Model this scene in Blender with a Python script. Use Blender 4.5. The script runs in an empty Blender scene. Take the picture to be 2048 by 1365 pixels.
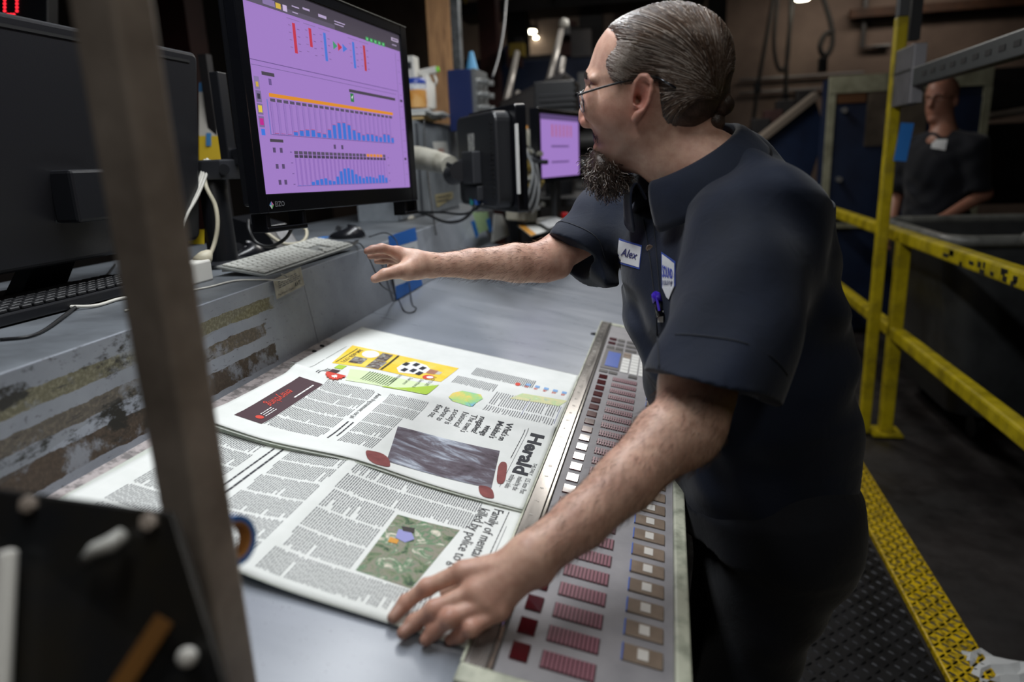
import bpy, math, random
import numpy as np
from mathutils import Vector, Matrix, noise
from mathutils.bvhtree import BVHTree
random.seed(7); RNG = np.random.default_rng(7)
scene = bpy.context.scene
COL = scene.collection

# ---------------------------------------------------------------- camera
F, CX, CY, H = 1400.0, 1024.0, 682.5, 1.43          # focal length in pixels, image centre, eye height
_y = np.array([1340 - CX, CY - 310.0, -F]); _y /= np.linalg.norm(_y)      # the desk runs towards this vanishing point
_yv = CY + ((1340 - CX) * (1240 - CX) + F * F) / (CY - 310.0)
_z = -np.array([1240 - CX, CY - _yv, -F]); _z /= np.linalg.norm(_z)
R = np.array([np.cross(_y, _z), _y, _z])              # camera -> world
CAM = np.array([0.0, 0.0, H])
cam_d = bpy.data.cameras.new('camera'); cam = bpy.data.objects.new('camera', cam_d); COL.objects.link(cam)
cam.matrix_world = Matrix([[*R[0], 0], [*R[1], 0], [*R[2], H], [0, 0, 0, 1]])
cam_d.sensor_width = 36.0; cam_d.lens = 36.0 * F / 2048
cam_d.clip_start = 0.02; cam_d.clip_end = 60
cam_d.dof.use_dof = True; cam_d.dof.focus_distance = 1.22; cam_d.dof.aperture_fstop = 2.3
scene.camera = cam

# ---------------------------------------------------------------- world, light, exposure
w = bpy.data.worlds.new('hall_ambient'); scene.world = w; w.use_nodes = True
w.node_tree.nodes['Background'].inputs[0].default_value = (0.62, 0.72, 1.0, 1)
w.node_tree.nodes['Background'].inputs[1].default_value = 0.010
def area(name, loc, size, size_y, power, color, rot=(0, 0, 0)):
    l = bpy.data.lights.new(name, 'AREA'); l.shape = 'RECTANGLE'; l.size = size; l.size_y = size_y
    l.energy = power; l.color = color
    o = bpy.data.objects.new(name, l); o.location = loc; o.rotation_euler = rot; COL.objects.link(o); return o
area('desk_tube_light', (-0.52, 1.35, 2.53), 0.16, 2.2, 38, (0.94, 0.97, 1.0))
area('desk_end_tube_light', (-0.48, 3.75, 2.55), 0.16, 1.2, 13, (1.0, 0.97, 0.92))
area('aisle_tube_light', (0.02, 5.35, 2.93), 0.3, 0.9, 22, (1.0, 0.96, 0.9))
area('far_tube_light', (-1.1, 7.3, 4.19), 0.25, 1.2, 12, (1.0, 0.97, 0.92))
area('rail_tube_light', (1.5, 0.6, 3.6), 0.3, 1.2, 5, (1.0, 0.95, 0.88))
area('rear_tube_light', (0.75, -0.9, 2.95), 0.3, 1.2, 11, (1.0, 0.96, 0.9))
area('wall_tube_light', (2.3, 9.2, 3.5), 2.2, 0.3, 13, (1.0, 0.86, 0.72))
vs = scene.view_settings
vs.view_transform = 'Standard'; vs.look = 'None'; vs.exposure = 0.0; vs.gamma = 1.0; vs.use_curve_mapping = False

# ---------------------------------------------------------------- measuring helpers
def ray(u, v): return R @ np.array([u - CX, CY - v, -F]) / F
def P(u, v, t): return CAM + t * ray(u, v)             # point seen at (u, v), t metres in front of the lens
def onplane(u, v, p0, n):
    d = ray(u, v); return CAM + d * (np.dot(np.array(p0) - CAM, n) / np.dot(d, n))
def onz(u, v, z): return onplane(u, v, (0, 0, z), np.array([0, 0, 1.]))
def ony(u, v, y): return onplane(u, v, (0, y, 0), np.array([0, 1., 0]))
def onx(u, v, x): return onplane(u, v, (x, 0, 0), np.array([1., 0, 0]))
TILT = math.radians(11.6)                              # the desk top slopes down towards the operator
TN = np.array([math.sin(TILT), 0, math.cos(TILT)]); TE = np.array([-math.cos(TILT), 0, math.sin(TILT)])
TO = np.array([-0.2016, 0, H - 0.504])
def T(s, y, off=0.0): return TO + TE * s + TN * off + np.array([0, y, 0])
def tb(u, v, off=0.0):
    q = onplane(u, v, TO + TN * off, TN); return float(np.dot(q - TO, TE)), float(q[1])

# ---------------------------------------------------------------- materials
def lin(h):
    h = h.lstrip('#'); c = [int(h[i:i + 2], 16) / 255 for i in (0, 2, 4)]
    return tuple(x / 12.92 if x <= 0.04045 else ((x + 0.055) / 1.055) ** 2.4 for x in c) + (1.0,)
MATS = {}
def new_mat(name):
    m = bpy.data.materials.new(name); m.use_nodes = True; MATS[name] = m
    return m, m.node_tree, m.node_tree.nodes['Principled BSDF']
def nd(nt, kind, **kw):
    n = nt.nodes.new(kind)
    for k, v in kw.items():
        if k in n.inputs: n.inputs[k].default_value = v
        else: setattr(n, k, v)
    return n
def coords(nt, coord='Object', scale=(1, 1, 1)):
    tc = nt.nodes.new('ShaderNodeTexCoord'); mp = nt.nodes.new('ShaderNodeMapping')
    mp.inputs['Scale'].default_value = scale
    nt.links.new(tc.outputs[coord], mp.inputs[0]); return mp.outputs[0]
def noise_fac(nt, vec, scale, lo, hi, detail=5, rough=0.6, dist=0.0):
    n = nd(nt, 'ShaderNodeTexNoise', Scale=scale, Detail=detail, Roughness=rough, Distortion=dist)
    nt.links.new(vec, n.inputs['Vector'])
    r = nd(nt, 'ShaderNodeMapRange'); r.inputs[1].default_value = lo; r.inputs[2].default_value = hi
    nt.links.new(n.outputs[0], r.inputs[0]); return r.outputs[0]
def mix(nt, fac, a, b):
    m = nt.nodes.new('ShaderNodeMix'); m.data_type = 'RGBA'
    for s, v in ((0, fac), (6, a), (7, b)):
        if hasattr(v, 'is_linked'): nt.links.new(v, m.inputs[s])
        else: m.inputs[s].default_value = v
    return m.outputs[2]
def math_n(nt, op, a, b=None, c=None, clamp=False):
    m = nt.nodes.new('ShaderNodeMath'); m.operation = op; m.use_clamp = clamp
    for i, v in enumerate((a, b, c)):
        if v is None: continue
        if hasattr(v, 'is_linked'): nt.links.new(v, m.inputs[i])
        else: m.inputs[i].default_value = v
    return m.outputs[0]
def bump(nt, b, height, strength, dist=0.002):
    n = nt.nodes.new('ShaderNodeBump'); n.inputs['Strength'].default_value = strength; n.inputs['Distance'].default_value = dist
    nt.links.new(height, n.inputs['Height']); nt.links.new(n.outputs[0], b.inputs['Normal'])
def pm(name, col, rough=0.5, metal=0.0, var=None, bmp=None, spec=0.5, scale=(1, 1, 1), coat=0.0, rvar=None, sheen=0.0):
    """plain painted, metal or plastic surface; var = (noise scale, second colour, lo, hi) worn or dirty patches"""
    if name in MATS: return MATS[name]
    m, nt, b = new_mat(name)
    b.inputs['Base Color'].default_value = lin(col); b.inputs['Roughness'].default_value = rough
    b.inputs['Metallic'].default_value = metal; b.inputs['Specular IOR Level'].default_value = spec
    b.inputs['Coat Weight'].default_value = coat; b.inputs['Sheen Weight'].default_value = sheen
    m.diffuse_color = lin(col)
    if var or bmp or rvar: vec = coords(nt, 'Object', scale)
    if var:
        f = noise_fac(nt, vec, var[0], var[2], var[3])
        nt.links.new(mix(nt, f, lin(col), lin(var[1])), b.inputs['Base Color'])
    if rvar:
        f = noise_fac(nt, vec, rvar[0], 0.3, 0.7)
        nt.links.new(math_n(nt, 'MULTIPLY_ADD', f, rvar[2] - rvar[1], rvar[1]), b.inputs['Roughness'])
    if bmp:
        n = nd(nt, 'ShaderNodeTexNoise', Scale=bmp[0], Detail=4.0); nt.links.new(vec, n.inputs['Vector'])
        bump(nt, b, n.outputs[0], bmp[1])
    return m
def em(name, col, strength=1.0):
    if name in MATS: return MATS[name]
    m, nt, b = new_mat(name)
    b.inputs['Base Color'].default_value = (0.01, 0.01, 0.01, 1); b.inputs['Roughness'].default_value = 0.3
    b.inputs['Emission Color'].default_value = lin(col); b.inputs['Emission Strength'].default_value = strength
    m.diffuse_color = lin(col)
    return m

# ---------------------------------------------------------------- mesh helpers
WM = {}
def put(o, parent):
    COL.objects.link(o)
    if parent is not None: o.parent = parent
    return o
def tag(o, label=None, cat=None, group=None, kind=None):
    for k, v in (('label', label), ('category', cat), ('group', group), ('kind', kind)):
        if v: o[k] = v
    return o
def thing(name, label, cat, loc, group=None):
    o = bpy.data.objects.new(name, None); o.empty_display_size = 0.02; put(o, None)
    o.location = tuple(float(a) for a in loc); WM[o.name] = Matrix.Translation(Vector(o.location))
    return tag(o, label, cat, group)
def unit(a): a = np.array(a, float); return a / np.linalg.norm(a)
class MB:
    """collects shapes in world coordinates and links them as ONE mesh object"""
    def __init__(s): s.v = []; s.f = []; s.mi = []; s.m = 0
    def add(s, vs, fs):
        k = len(s.v); s.v += [tuple(float(c) for c in p) for p in vs]
        s.f += [tuple(i + k for i in f) for f in fs]; s.mi += [s.m] * len(fs); return s
    def hexa(s, p):      # 8 corners: 4 below, 4 above, same winding
        return s.add(p, [(3, 2, 1, 0), (4, 5, 6, 7), (0, 1, 5, 4), (1, 2, 6, 5), (2, 3, 7, 6), (3, 0, 4, 7)])
    def box(s, c, d, ax=None):
        c = np.array(c, float); ax = np.eye(3) if ax is None else np.array(ax, float)   # rows are the axes
        q = [(-1, -1, -1), (1, -1, -1), (1, 1, -1), (-1, 1, -1), (-1, -1, 1), (1, -1, 1), (1, 1, 1), (-1, 1, 1)]
        return s.hexa([c + sum(ax[i] * (d[i] / 2 * k[i]) for i in range(3)) for k in q])
    def bar(s, a, b, wd, ht, up=(0, 0, 1)):
        a = np.array(a, float); b = np.array(b, float); L = np.linalg.norm(b - a); d = (b - a) / L
        x = np.cross(d, up); x = unit(x if np.linalg.norm(x) > 1e-6 else np.cross(d, (1, 0, 0))); z = np.cross(x, d)
        return s.box((a + b) / 2, (wd, L, ht), (x, d, z))
    def tube(s, pts, r, n=8, caps=True):
        pts = [np.array(p, float) for p in pts]; m = len(pts)
        rr = [r] * m if np.isscalar(r) else list(r)
        t = [unit(pts[min(i + 1, m - 1)] - pts[max(i - 1, 0)] + 1e-12) for i in range(m)]
        a = np.cross(t[0], (0, 0, 1)); a = unit(a if np.linalg.norm(a) > 1e-3 else np.cross(t[0], (1, 0, 0)))
        vs = []
        for i in range(m):
            a = a - t[i] * np.dot(a, t[i]); a = unit(a); b = np.cross(t[i], a)
            vs += [pts[i] + rr[i] * (math.cos(k * 2 * math.pi / n) * a + math.sin(k * 2 * math.pi / n) * b) for k in range(n)]
        fs = [(i * n + k, i * n + (k + 1) % n, (i + 1) * n + (k + 1) % n, (i + 1) * n + k) for i in range(m - 1) for k in range(n)]
        if caps: fs += [tuple(range(n))[::-1], tuple((m - 1) * n + k for k in range(n))]
        return s.add(vs, fs)
    def cyl(s, a, b, r0, r1=None, n=20): return s.tube([a, b], [r0, r0 if r1 is None else r1], n)
    def lathe(s, prof, o, ax=(0, 0, 1), n=24):
        ax = unit(ax); x = np.cross(ax, (0, 1, 0)); x = unit(x if np.linalg.norm(x) > 1e-3 else np.cross(ax, (1, 0, 0))); y = np.cross(ax, x)
        o = np.array(o, float); vs = []; m = len(prof)
        for r, h in prof: vs += [o + ax * h + r * (math.cos(k * 2 * math.pi / n) * x + math.sin(k * 2 * math.pi / n) * y) for k in range(n)]
        fs = [(i * n + k, i * n + (k + 1) % n, (i + 1) * n + (k + 1) % n, (i + 1) * n + k) for i in range(m - 1) for k in range(n)]
        fs += [tuple(range(n))[::-1], tuple((m - 1) * n + k for k in range(n))]
        return s.add(vs, fs)
    def prism(s, poly, o, ex, ey, ez, d):    # 2-D outline in (ex, ey), extruded d along ez
        o = np.array(o, float); ex, ey, ez = (np.array(a, float) for a in (ex, ey, ez)); n = len(poly)
        vs = [o + ex * a + ey * b for a, b in poly] + [o + ex * a + ey * b + ez * d for a, b in poly]
        return s.add(vs, [tuple(range(n))[::-1], tuple(range(n, 2 * n))] + [(i, (i + 1) % n, n + (i + 1) % n, n + i) for i in range(n)])
    def quad(s, a, b, c, d): return s.add([a, b, c, d], [(0, 1, 2, 3)])
    def build(s, name, mats, parent=None, smooth=False, bevel=0.0, seg=2, autosmooth=None, subd=0):
        vs = np.array(s.v, float)
        if parent is not None:
            M = WM[parent.name]; loc = Vector((0, 0, 0)); inv = M.inverted()
            vs = [inv @ Vector(p) for p in vs]
        else:
            lo, hi = vs.min(0), vs.max(0); loc = Vector(((lo[0] + hi[0]) / 2, (lo[1] + hi[1]) / 2, lo[2]))
            vs = [Vector(p) - loc for p in vs]
        me = bpy.data.meshes.new(name); me.from_pydata(vs, [], s.f); 
        mats = mats if isinstance(mats, (list, tuple)) else [mats]
        for m in mats: me.materials.append(m)
        if len(mats) > 1: me.polygons.foreach_set('material_index', s.mi)
        if smooth: me.polygons.foreach_set('use_smooth', [True] * len(me.polygons))
        me.update()
        o = bpy.data.objects.new(name, me); put(o, parent); o.location = loc
        WM[o.name] = WM[parent.name] if parent is not None else Matrix.Translation(loc)
        if bevel:
            b = o.modifiers.new('bevel', 'BEVEL'); b.width = bevel; b.segments = seg; b.limit_method = 'ANGLE'; b.angle_limit = math.radians(40)
            b.harden_normals = False
        if subd:
            b = o.modifiers.new('subsurf', 'SUBSURF'); b.levels = subd; b.render_levels = subd
        if smooth and autosmooth:
            me.set_sharp_from_angle(angle=math.radians(autosmooth))
        return o
def rrect(w, h, r, n=5, cx=0, cy=0):
    out = []
    for sx, sy, a0 in ((1, 1, 0), (-1, 1, 90), (-1, -1, 180), (1, -1, 270)):
        for k in range(n + 1):
            a = math.radians(a0 + 90 * k / n); out.append((cx + sx * (w / 2 - r) + r * math.cos(a), cy + sy * (h / 2 - r) + r * math.sin(a)))
    return out
def smooth_path(pts, n=8):
    """Catmull-Rom through the points"""
    pts = [np.array(p, float) for p in pts]; q = [2 * pts[0] - pts[1]] + pts + [2 * pts[-1] - pts[-2]]; out = []
    for i in range(1, len(q) - 2):
        for k in range(n):
            t = k / n; a, b, c, d = q[i - 1:i + 3]
            out.append(0.5 * (2 * b + (c - a) * t + (2 * a - 5 * b + 4 * c - d) * t * t + (3 * b - a - 3 * c + d) * t ** 3))
    return out + [pts[-1]]
_tc = {}
def text_mesh(txt, bold=0.0, shear=0.0):
    """2-D triangles of a line of lettering, cap height about 0.7, starting at x = 0"""
    k = (txt, bold, shear)
    if k not in _tc:
        c = bpy.data.curves.new('lettering', 'FONT'); c.body = txt; c.offset = bold; c.shear = shear; c.resolution_u = 2
        o = bpy.data.objects.new('lettering', c); me = o.to_mesh()
        me.calc_loop_triangles()
        vs = [(v.co.x, v.co.y) for v in me.vertices]; fs = [tuple(t.vertices) for t in me.loop_triangles]
        o.to_mesh_clear(); bpy.data.objects.remove(o); bpy.data.curves.remove(c); _tc[k] = (vs, fs)
    return _tc[k]
def letter(mb, txt, fn, size, x=0.0, y=0.0, bold=0.0, sx=1.0, shear=0.0, fit=None):
    """lettering mapped by fn(x, y) -> 3-D point; fit = total width"""
    vs, fs = text_mesh(txt, bold, shear)
    if not vs: return
    x1 = max(v[0] for v in vs)
    if fit: sx = fit / (x1 * size)
    mb.add([fn(x + a * size * sx, y + b * size) for a, b in vs], fs)
# ================================================================ setting
def struct(mb, name, mat, parent=None, **kw):
    o = mb.build(name, mat, parent, **kw)
    if parent is None: o['kind'] = 'structure'
    return o
concrete = pm('oily_concrete', '#2a2625', 0.55, var=(3.0, '#151313', 0.35, 0.7), bmp=(60, 0.25), rvar=(5, 0.3, 0.75))
floor = struct(MB().box((0, 5, -0.06), (16, 16, 0.1)), 'floor', concrete)
wallpaint = pm('tan_block_wall', '#86766c', 0.8, var=(1.2, '#5c4f49', 0.35, 0.75), bmp=(30, 0.2))
struct(MB().box((0, 10.05, 2.6), (16, 0.1, 5.4)), 'wall_back', wallpaint)
darkwall = pm('dark_hall_wall', '#332e2d', 0.85, var=(1.0, '#1d1a1a', 0.35, 0.7))
struct(MB().box((-5.05, 5, 2.6), (0.1, 16, 5.4)), 'wall_left', darkwall)
struct(MB().box((7.05, 5, 2.6), (0.1, 16, 5.4)), 'wall_right', darkwall)
struct(MB().box((0, -3.05, 2.6), (16, 0.1, 5.4)), 'wall_front', darkwall)
struct(MB().box((0, 5, 5.35), (16, 16, 0.1)), 'ceiling', pm('dark_ceiling', '#2a2626', 0.9, var=(2, '#161414', 0.3, 0.7)))
# tread plate the operator stands on, with its raised lugs
tread = pm('black_tread_plate', '#232326', 0.42, 0.55, var=(6, '#17171a', 0.3, 0.7), rvar=(9, 0.3, 0.6))
plate = struct(MB().box((0.39, 2.1, 0.0), (0.72, 4.4, 0.02)), 'floor_tread_plate', tread)
lug = MB()
def lug_at(mb, x, y, z, ang, L=0.030, W=0.010, hh=0.0035):
    c, s_ = math.cos(ang), math.sin(ang); o = np.array([x, y, z]); a = np.array([c, s_, 0]); b = np.array([-s_, c, 0]); n = 6
    ring = [o + a * (L / 2 * math.cos(k * 2 * math.pi / n)) + b * (W / 2 * math.sin(k * 2 * math.pi / n)) for k in range(n)]
    mb.add(ring + [o + a * L * 0.22 + (0, 0, hh), o - a * L * 0.22 + (0, 0, hh)],
           [(0, 1, 6), (1, 2, 7, 6), (2, 3, 7), (3, 4, 7), (4, 5, 6, 7), (5, 0, 6)])
for i in range(24):
    for j in range(105):
        lug_at(lug, 0.05 + i * 0.030, 0.9 + j * 0.030, 0.0101, math.radians(45 if (i + j) % 2 else -45))
tag(lug.build('lugs', tread, plate, smooth=False), kind='stuff')
yellow_tread = pm('worn_yellow_tread_paint', '#d8b400', 0.45, var=(70, '#5b4c08', 0.42, 0.66), rvar=(30, 0.3, 0.6))
strip = thing('safety_edge_strip', 'yellow painted tread strip edging the black diamond plate floor', 'floor strip', (0.83, 2.6, 0.0))
strip_m = MB().box((0.828, 2.3, 0.012), (0.13, 5.2, 0.024)).build('plate', yellow_tread, strip, bevel=0.004)
lg = MB(); dark_lug = pm('bare_tread_lugs', '#2a2710', 0.35, 0.6)
for i in range(5):
    for j in range(140):
        lug_at(lg, 0.778 + i * 0.0245, 1.2 + j * 0.0245, 0.0241, math.radians(45 if (i + j) % 2 else -45), 0.028, 0.009, 0.004)
tag(lg.build('lugs', dark_lug, strip), kind='stuff')
q = onz(2030, 1362, 0.0)
sc = MB(); k0 = []
for a in range(9):
    for b in range(7):
        x, y = (a - 4) * 0.028, (b - 3) * 0.022
        k0.append(q + np.array([x + 0.006 * math.sin(b * 2.1), y + 0.02 * math.sin(a), 0.012 + 0.02 * abs(math.sin(a * 1.3 + b * 1.9))]))
sc.add(k0, [(a * 7 + b, a * 7 + b + 1, a * 7 + b + 8, a * 7 + b + 7) for a in range(8) for b in range(6)])
tag(sc.build('paper_scrap', pm('scrap_paper', '#c9cbcb', 0.8)), 'crumpled white paper scrap lying on the dark floor', 'paper')

# ================================================================ the sloped control desk
desk_grey = None
def desk_top_material():
    m, nt, b = new_mat('smudged_grey_desk_top')
    vec = coords(nt, 'Object', (1, 1, 1)); vs2 = coords(nt, 'Object', (1.4, 5, 1.4))
    f1 = noise_fac(nt, vs2, 2.2, 0.15, 0.85, 6, 0.6, 0.3); f2 = noise_fac(nt, vec, 22.0, 0.62, 0.78, 5)
    f3 = noise_fac(nt, vec, 300.0, 0.68, 0.74, 2)
    c = mix(nt, f1, lin('#7c828b'), lin('#9196a0')); c = mix(nt, math_n(nt, 'MULTIPLY', f2, 0.45), c, lin('#5c5f63'))
    c = mix(nt, math_n(nt, 'MULTIPLY', f3, 0.8), c, lin('#2d2d2d'))
    nt.links.new(c, b.inputs['Base Color'])
    nt.links.new(math_n(nt, 'MULTIPLY_ADD', f1, 0.16, 0.22), b.inputs['Roughness'])
    return m
desk_grey = desk_top_material()
def riser_material(worn):
    m, nt, b = new_mat('scuffed_grey_panel_paint' if not worn else 'grey_panel_paint_with_torn_tape_bands')
    tc = nt.nodes.new('ShaderNodeUVMap'); mp = nt.nodes.new('ShaderNodeMapping'); nt.links.new(tc.outputs[0], mp.inputs[0])
    mp.inputs['Scale'].default_value = (1, 1, 1); uv = mp.outputs[0]
    fine = noise_fac(nt, uv, 90, 0.62, 0.74, 3); soft = noise_fac(nt, uv, 7, 0.3, 0.7, 6)
    c = mix(nt, soft, lin('#858a93'), lin('#9ea3ac'))
    c = mix(nt, math_n(nt, 'MULTIPLY', fine, 0.55), c, lin('#3a3a3c'))
    if worn:
        sep = nt.nodes.new('ShaderNodeSeparateXYZ'); nt.links.new(uv, sep.inputs[0]); V = sep.outputs[1]; U = sep.outputs[0]
        edge = nd(nt, 'ShaderNodeTexNoise', Scale=14.0, Detail=6.0, Roughness=0.7); nt.links.new(uv, edge.inputs['Vector'])
        wob = math_n(nt, 'MULTIPLY_ADD', edge.outputs[0], 0.016, -0.008)
        Vw = math_n(nt, 'ADD', V, wob)
        tear = noise_fac(nt, uv, 9, 0.40, 0.47, 8, 0.7)
        speck = noise_fac(nt, uv, 160, 0.45, 0.65, 3)
        for lo, hi, u1, ca, cb in ((0.118, 0.142, 1.28, '#6b664f', '#8d8a72'), (0.072, 0.096, 1.22, '#5a5248', '#746a5c'), (0.014, 0.050, 1.24, '#463b32', '#574a3e')):
            band = math_n(nt, 'MULTIPLY', math_n(nt, 'GREATER_THAN', Vw, lo), math_n(nt, 'LESS_THAN', Vw, hi))
            band = math_n(nt, 'MULTIPLY', band, math_n(nt, 'LESS_THAN', math_n(nt, 'MULTIPLY_ADD', wob, 6.0, U), u1))
            band = math_n(nt, 'MULTIPLY', band, math_n(nt, 'MULTIPLY_ADD', tear, 0.75, 0.25))
            c = mix(nt, band, c, mix(nt, speck, lin(ca), lin(cb)))
        scr_ = noise_fac(nt, coords_uv_scaled(nt, (1.0, 5.0, 1)), 16, 0.62, 0.64, 6, 0.75)
        c = mix(nt, math_n(nt, 'MULTIPLY', scr_, 0.85), c, lin('#3d3a37'))
        blot = noise_fac(nt, coords_uv_scaled(nt, (1.0, 1.8, 1)), 6.5, 0.54, 0.60, 6, 0.7)
        blot = math_n(nt, 'MULTIPLY', blot, math_n(nt, 'LESS_THAN', U, 1.0))
        c = mix(nt, blot, c, lin('#26241f'))
    nt.links.new(c, b.inputs['Base Color']); b.inputs['Roughness'].default_value = 0.42
    bump(nt, b, fine, 0.15, 0.001)
    return m
def coords_uv_scaled(nt, sc):
    tc = nt.nodes.new('ShaderNodeUVMap'); mp = nt.nodes.new('ShaderNodeMapping'); nt.links.new(tc.outputs[0], mp.inputs[0])
    mp.inputs['Scale'].default_value = sc; return mp.outputs[0]
def set_uv(o, fn):
    me = o.data; lay = me.uv_layers.new(name='UVMap'); M = WM[o.name]
    for l in me.loops:
        lay.data[l.index].uv = fn(M @ me.vertices[l.vertex_index].co)
LEDGE = 1.212
def riser_base(y): return T(0.578 + 0.02 * (y - 1.0), y)
def riser_top(y): return np.array([-0.779 - 0.05 * (y - 1.0), y, LEDGE])
desk = thing('control_desk', 'long grey sloping press control desk with raised back ledge', 'desk', (-0.5, 1.5, 0.0))
y_seam = tb(1222, 608)[1]
for ya, yb in ((0.47, y_seam - 0.0015), (y_seam + 0.0015, 3.24)):
    MB().hexa([T(-0.234, ya, -0.03), T(0.60, ya, -0.03), T(0.60 if ya < 1 else 0.66, yb, -0.03), T(-0.234, yb, -0.03),
               T(-0.234, ya), T(0.60, ya), T(0.60 if ya < 1 else 0.66, yb), T(-0.234, yb)]).build('top_plate', desk_grey, desk, bevel=0.002)
body_m = pm('desk_body_paint', '#4a4d52', 0.5, var=(5, '#2e3033', 0.4, 0.7))
a = T(-0.215, 0, -0.032)
MB().hexa([(a[0], 0.5, 0), (-1.45, 0.5, 0), (-1.45, 3.22, 0), (a[0], 3.22, 0), (a[0], 0.5, a[2]), (-1.45, 0.5, 1.0), (-1.45, 3.22, 1.0), (a[0], 3.22, a[2])]).build('body', body_m, desk)
MB().box((-1.17, 2.04, (LEDGE - 0.02) / 2), (0.55, 3.12, LEDGE - 0.022)).build('ledge_body', body_m, desk)
worn, plain = riser_material(True), riser_material(False)
for i, (ya, yb, m) in enumerate(((0.35, 1.4115, worn), (1.4145, 1.886, plain), (1.889, 2.52, plain), (2.523, 3.22, plain))):
    pr_ = MB(); q = []
    th = np.array([-0.03, 0, 0]); f = np.array([0.006 if i == 2 else 0, 0, 0])
    pr_.hexa([riser_base(ya) + f, riser_base(yb) + f, riser_base(yb) + th, riser_base(ya) + th,
              riser_top(ya) + f, riser_top(yb) + f, riser_top(yb) + th, riser_top(ya) + th])
    o = pr_.build('riser_panel', m, desk, bevel=0.0015)
    set_uv(o, lambda p: (p.y, p.z - 1.04))
ledge_m = pm('scuffed_ledge_paint', '#6d7278', 0.42, var=(6, '#4b4e52', 0.4, 0.72), bmp=(80, 0.1), scale=(1, 1.5, 1))
for ya, yb in ((0.35, 1.413), (1.414, 3.6)):
    MB().hexa([riser_top(ya) + (-0.0015, 0, -0.02), riser_top(yb) + (-0.0015, 0, -0.02), (-1.45, yb, LEDGE - 0.02), (-1.45, ya, LEDGE - 0.02),
               riser_top(ya) + (-0.0015, 0, 0.0005), riser_top(yb) + (-0.0015, 0, 0.0005), (-1.45, yb, LEDGE), (-1.45, ya, LEDGE)]).build('ledge', ledge_m, desk, bevel=0.002)
screw = pm('black_screw', '#15161a', 0.3, 0.8)
for (u, v) in ((644, 694), (629, 705)):
    s_, y_ = tb(u, v); p = T(s_, y_)
    MB().lathe([(0.0055, 0.0), (0.0055, 0.002), (0.004, 0.0045), (0.001, 0.005)], p, TN, 12).build('screw', screw, desk, smooth=True)
MB().hexa([T(0.545, 0.48, 0.0), T(0.585, 0.48, 0.0), T(0.588, 1.46, 0.0), T(0.547, 1.46, 0.0), T(0.547, 0.48, 0.0015), T(0.583, 0.48, 0.0015), T(0.587, 1.46, 0.0015), T(0.549, 1.46, 0.0015)]).build(
    'edge_strip', pm('scratched_pinkish_strip', '#a9a09f', 0.5, var=(60, '#6f6a69', 0.45, 0.6)), desk)
s_, y_ = tb(1188, 670); MB().box(T(s_, y_, 0.003), (0.02, 0.006, 0.006)).build('clip', screw, desk, bevel=0.001)

# ================================================================ ink key console along the operator's edge
CO = 0.014
cons = thing('ink_key_console', 'long grey ink key console with red displays and button rows', 'control console', T(-0.12, 1.33, 0.0))
cream = pm('cream_console_frame', '#b9bba8', 0.45, var=(25, '#7c8070', 0.45, 0.7))
panel_m = pm('grey_console_panel', '#8f8c8e', 0.5, var=(18, '#7d7b7e', 0.35, 0.7))
Y0, Y1 = 0.575, 2.112
def tbox(mb, s0, s1, y0, y1, o0, o1):
    return mb.hexa([T(s0, y0, o0), T(s0, y1, o0), T(s1, y1, o0), T(s1, y0, o0), T(s0, y0, o1), T(s0, y1, o1), T(s1, y1, o1), T(s1, y0, o1)])
tbox(MB(), -0.003, -0.232, Y0, Y1, -0.001, CO - 0.003).build('tray', pm('console_tray', '#6d6b6c', 0.5), cons)
tbox(MB(), -0.034, -0.2165, Y0 + 0.004, Y1 - 0.02, CO - 0.004, CO).build('face_panel', panel_m, cons)
tbox(MB(), -0.217, -0.235, Y0 - 0.004, Y1, -0.03, CO + 0.006).build('front_rail', cream, cons, bevel=0.003)
tbox(MB(), 0.0, -0.235, Y0 - 0.028, Y0 - 0.0005, -0.03, CO + 0.006).build('end_cap', cream, cons, bevel=0.004)
tbox(MB(), 0.0, -0.235, Y1 - 0.012, Y1 + 0.008, -0.01, CO + 0.002).build('end_cap', cream, cons, bevel=0.003)
tbox(MB(), 0.0, -0.0025, Y0, Y1, -0.004, CO + 0.004).build('side_strip', cream, cons)
steel = pm('brushed_steel_ruler', '#8d8985', 0.22, 0.75, rvar=(40, 0.14, 0.3), scale=(1, 0.1, 1))
rul = tbox(MB(), -0.003, -0.0265, Y0, Y1, CO - 0.003, CO + 0.003).build('ruler', steel, cons, bevel=0.0008)
tbox(MB(), -0.0275, -0.0325, Y0, Y1, CO - 0.004, CO + 0.0045).build('trim_rail', pm('polished_trim', '#c9c6bf', 0.12, 0.9), cons, bevel=0.001)
pale = pm('pale_engraving', '#b9b5ad', 0.5)
num = MB()
for k in range(34):
    y_ = 0.68 + k * 0.0421
    letter(num, str(k + 1), lambda a, b, y_=y_: T(-0.011 - b, y_ - a, CO + 0.0034), 0.009)
tag(num.build('numerals', pale, rul), kind='stuff')
lt = MB(); letter(lt, 'hurl', lambda a, b: T(-0.010 - b, 1.775 - a, CO + 0.0034), 0.014, bold=0.012); lt.build('lettering', pale, rul)
led_m = []
def led_material():
    m, nt, b = new_mat('dark_red_display_window'); info = nt.nodes.new('ShaderNodeObjectInfo')
    c = mix(nt, info.outputs['Random'], lin('#3c0d14'), lin('#4f1016'))
    nt.links.new(c, b.inputs['Base Color']); b.inputs['Roughness'].default_value = 0.12; b.inputs['Coat Weight'].default_value = 1.0; b.inputs['Coat Roughness'].default_value = 0.04
    return m
ledm = led_material()
slot_dark = pm('dark_slot', '#3a2228', 0.35); slot_bar = pm('maroon_slot_bar', '#8a5f68', 0.3); slot_pale = pm('pale_slot_divider', '#a08f93', 0.4)
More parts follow.
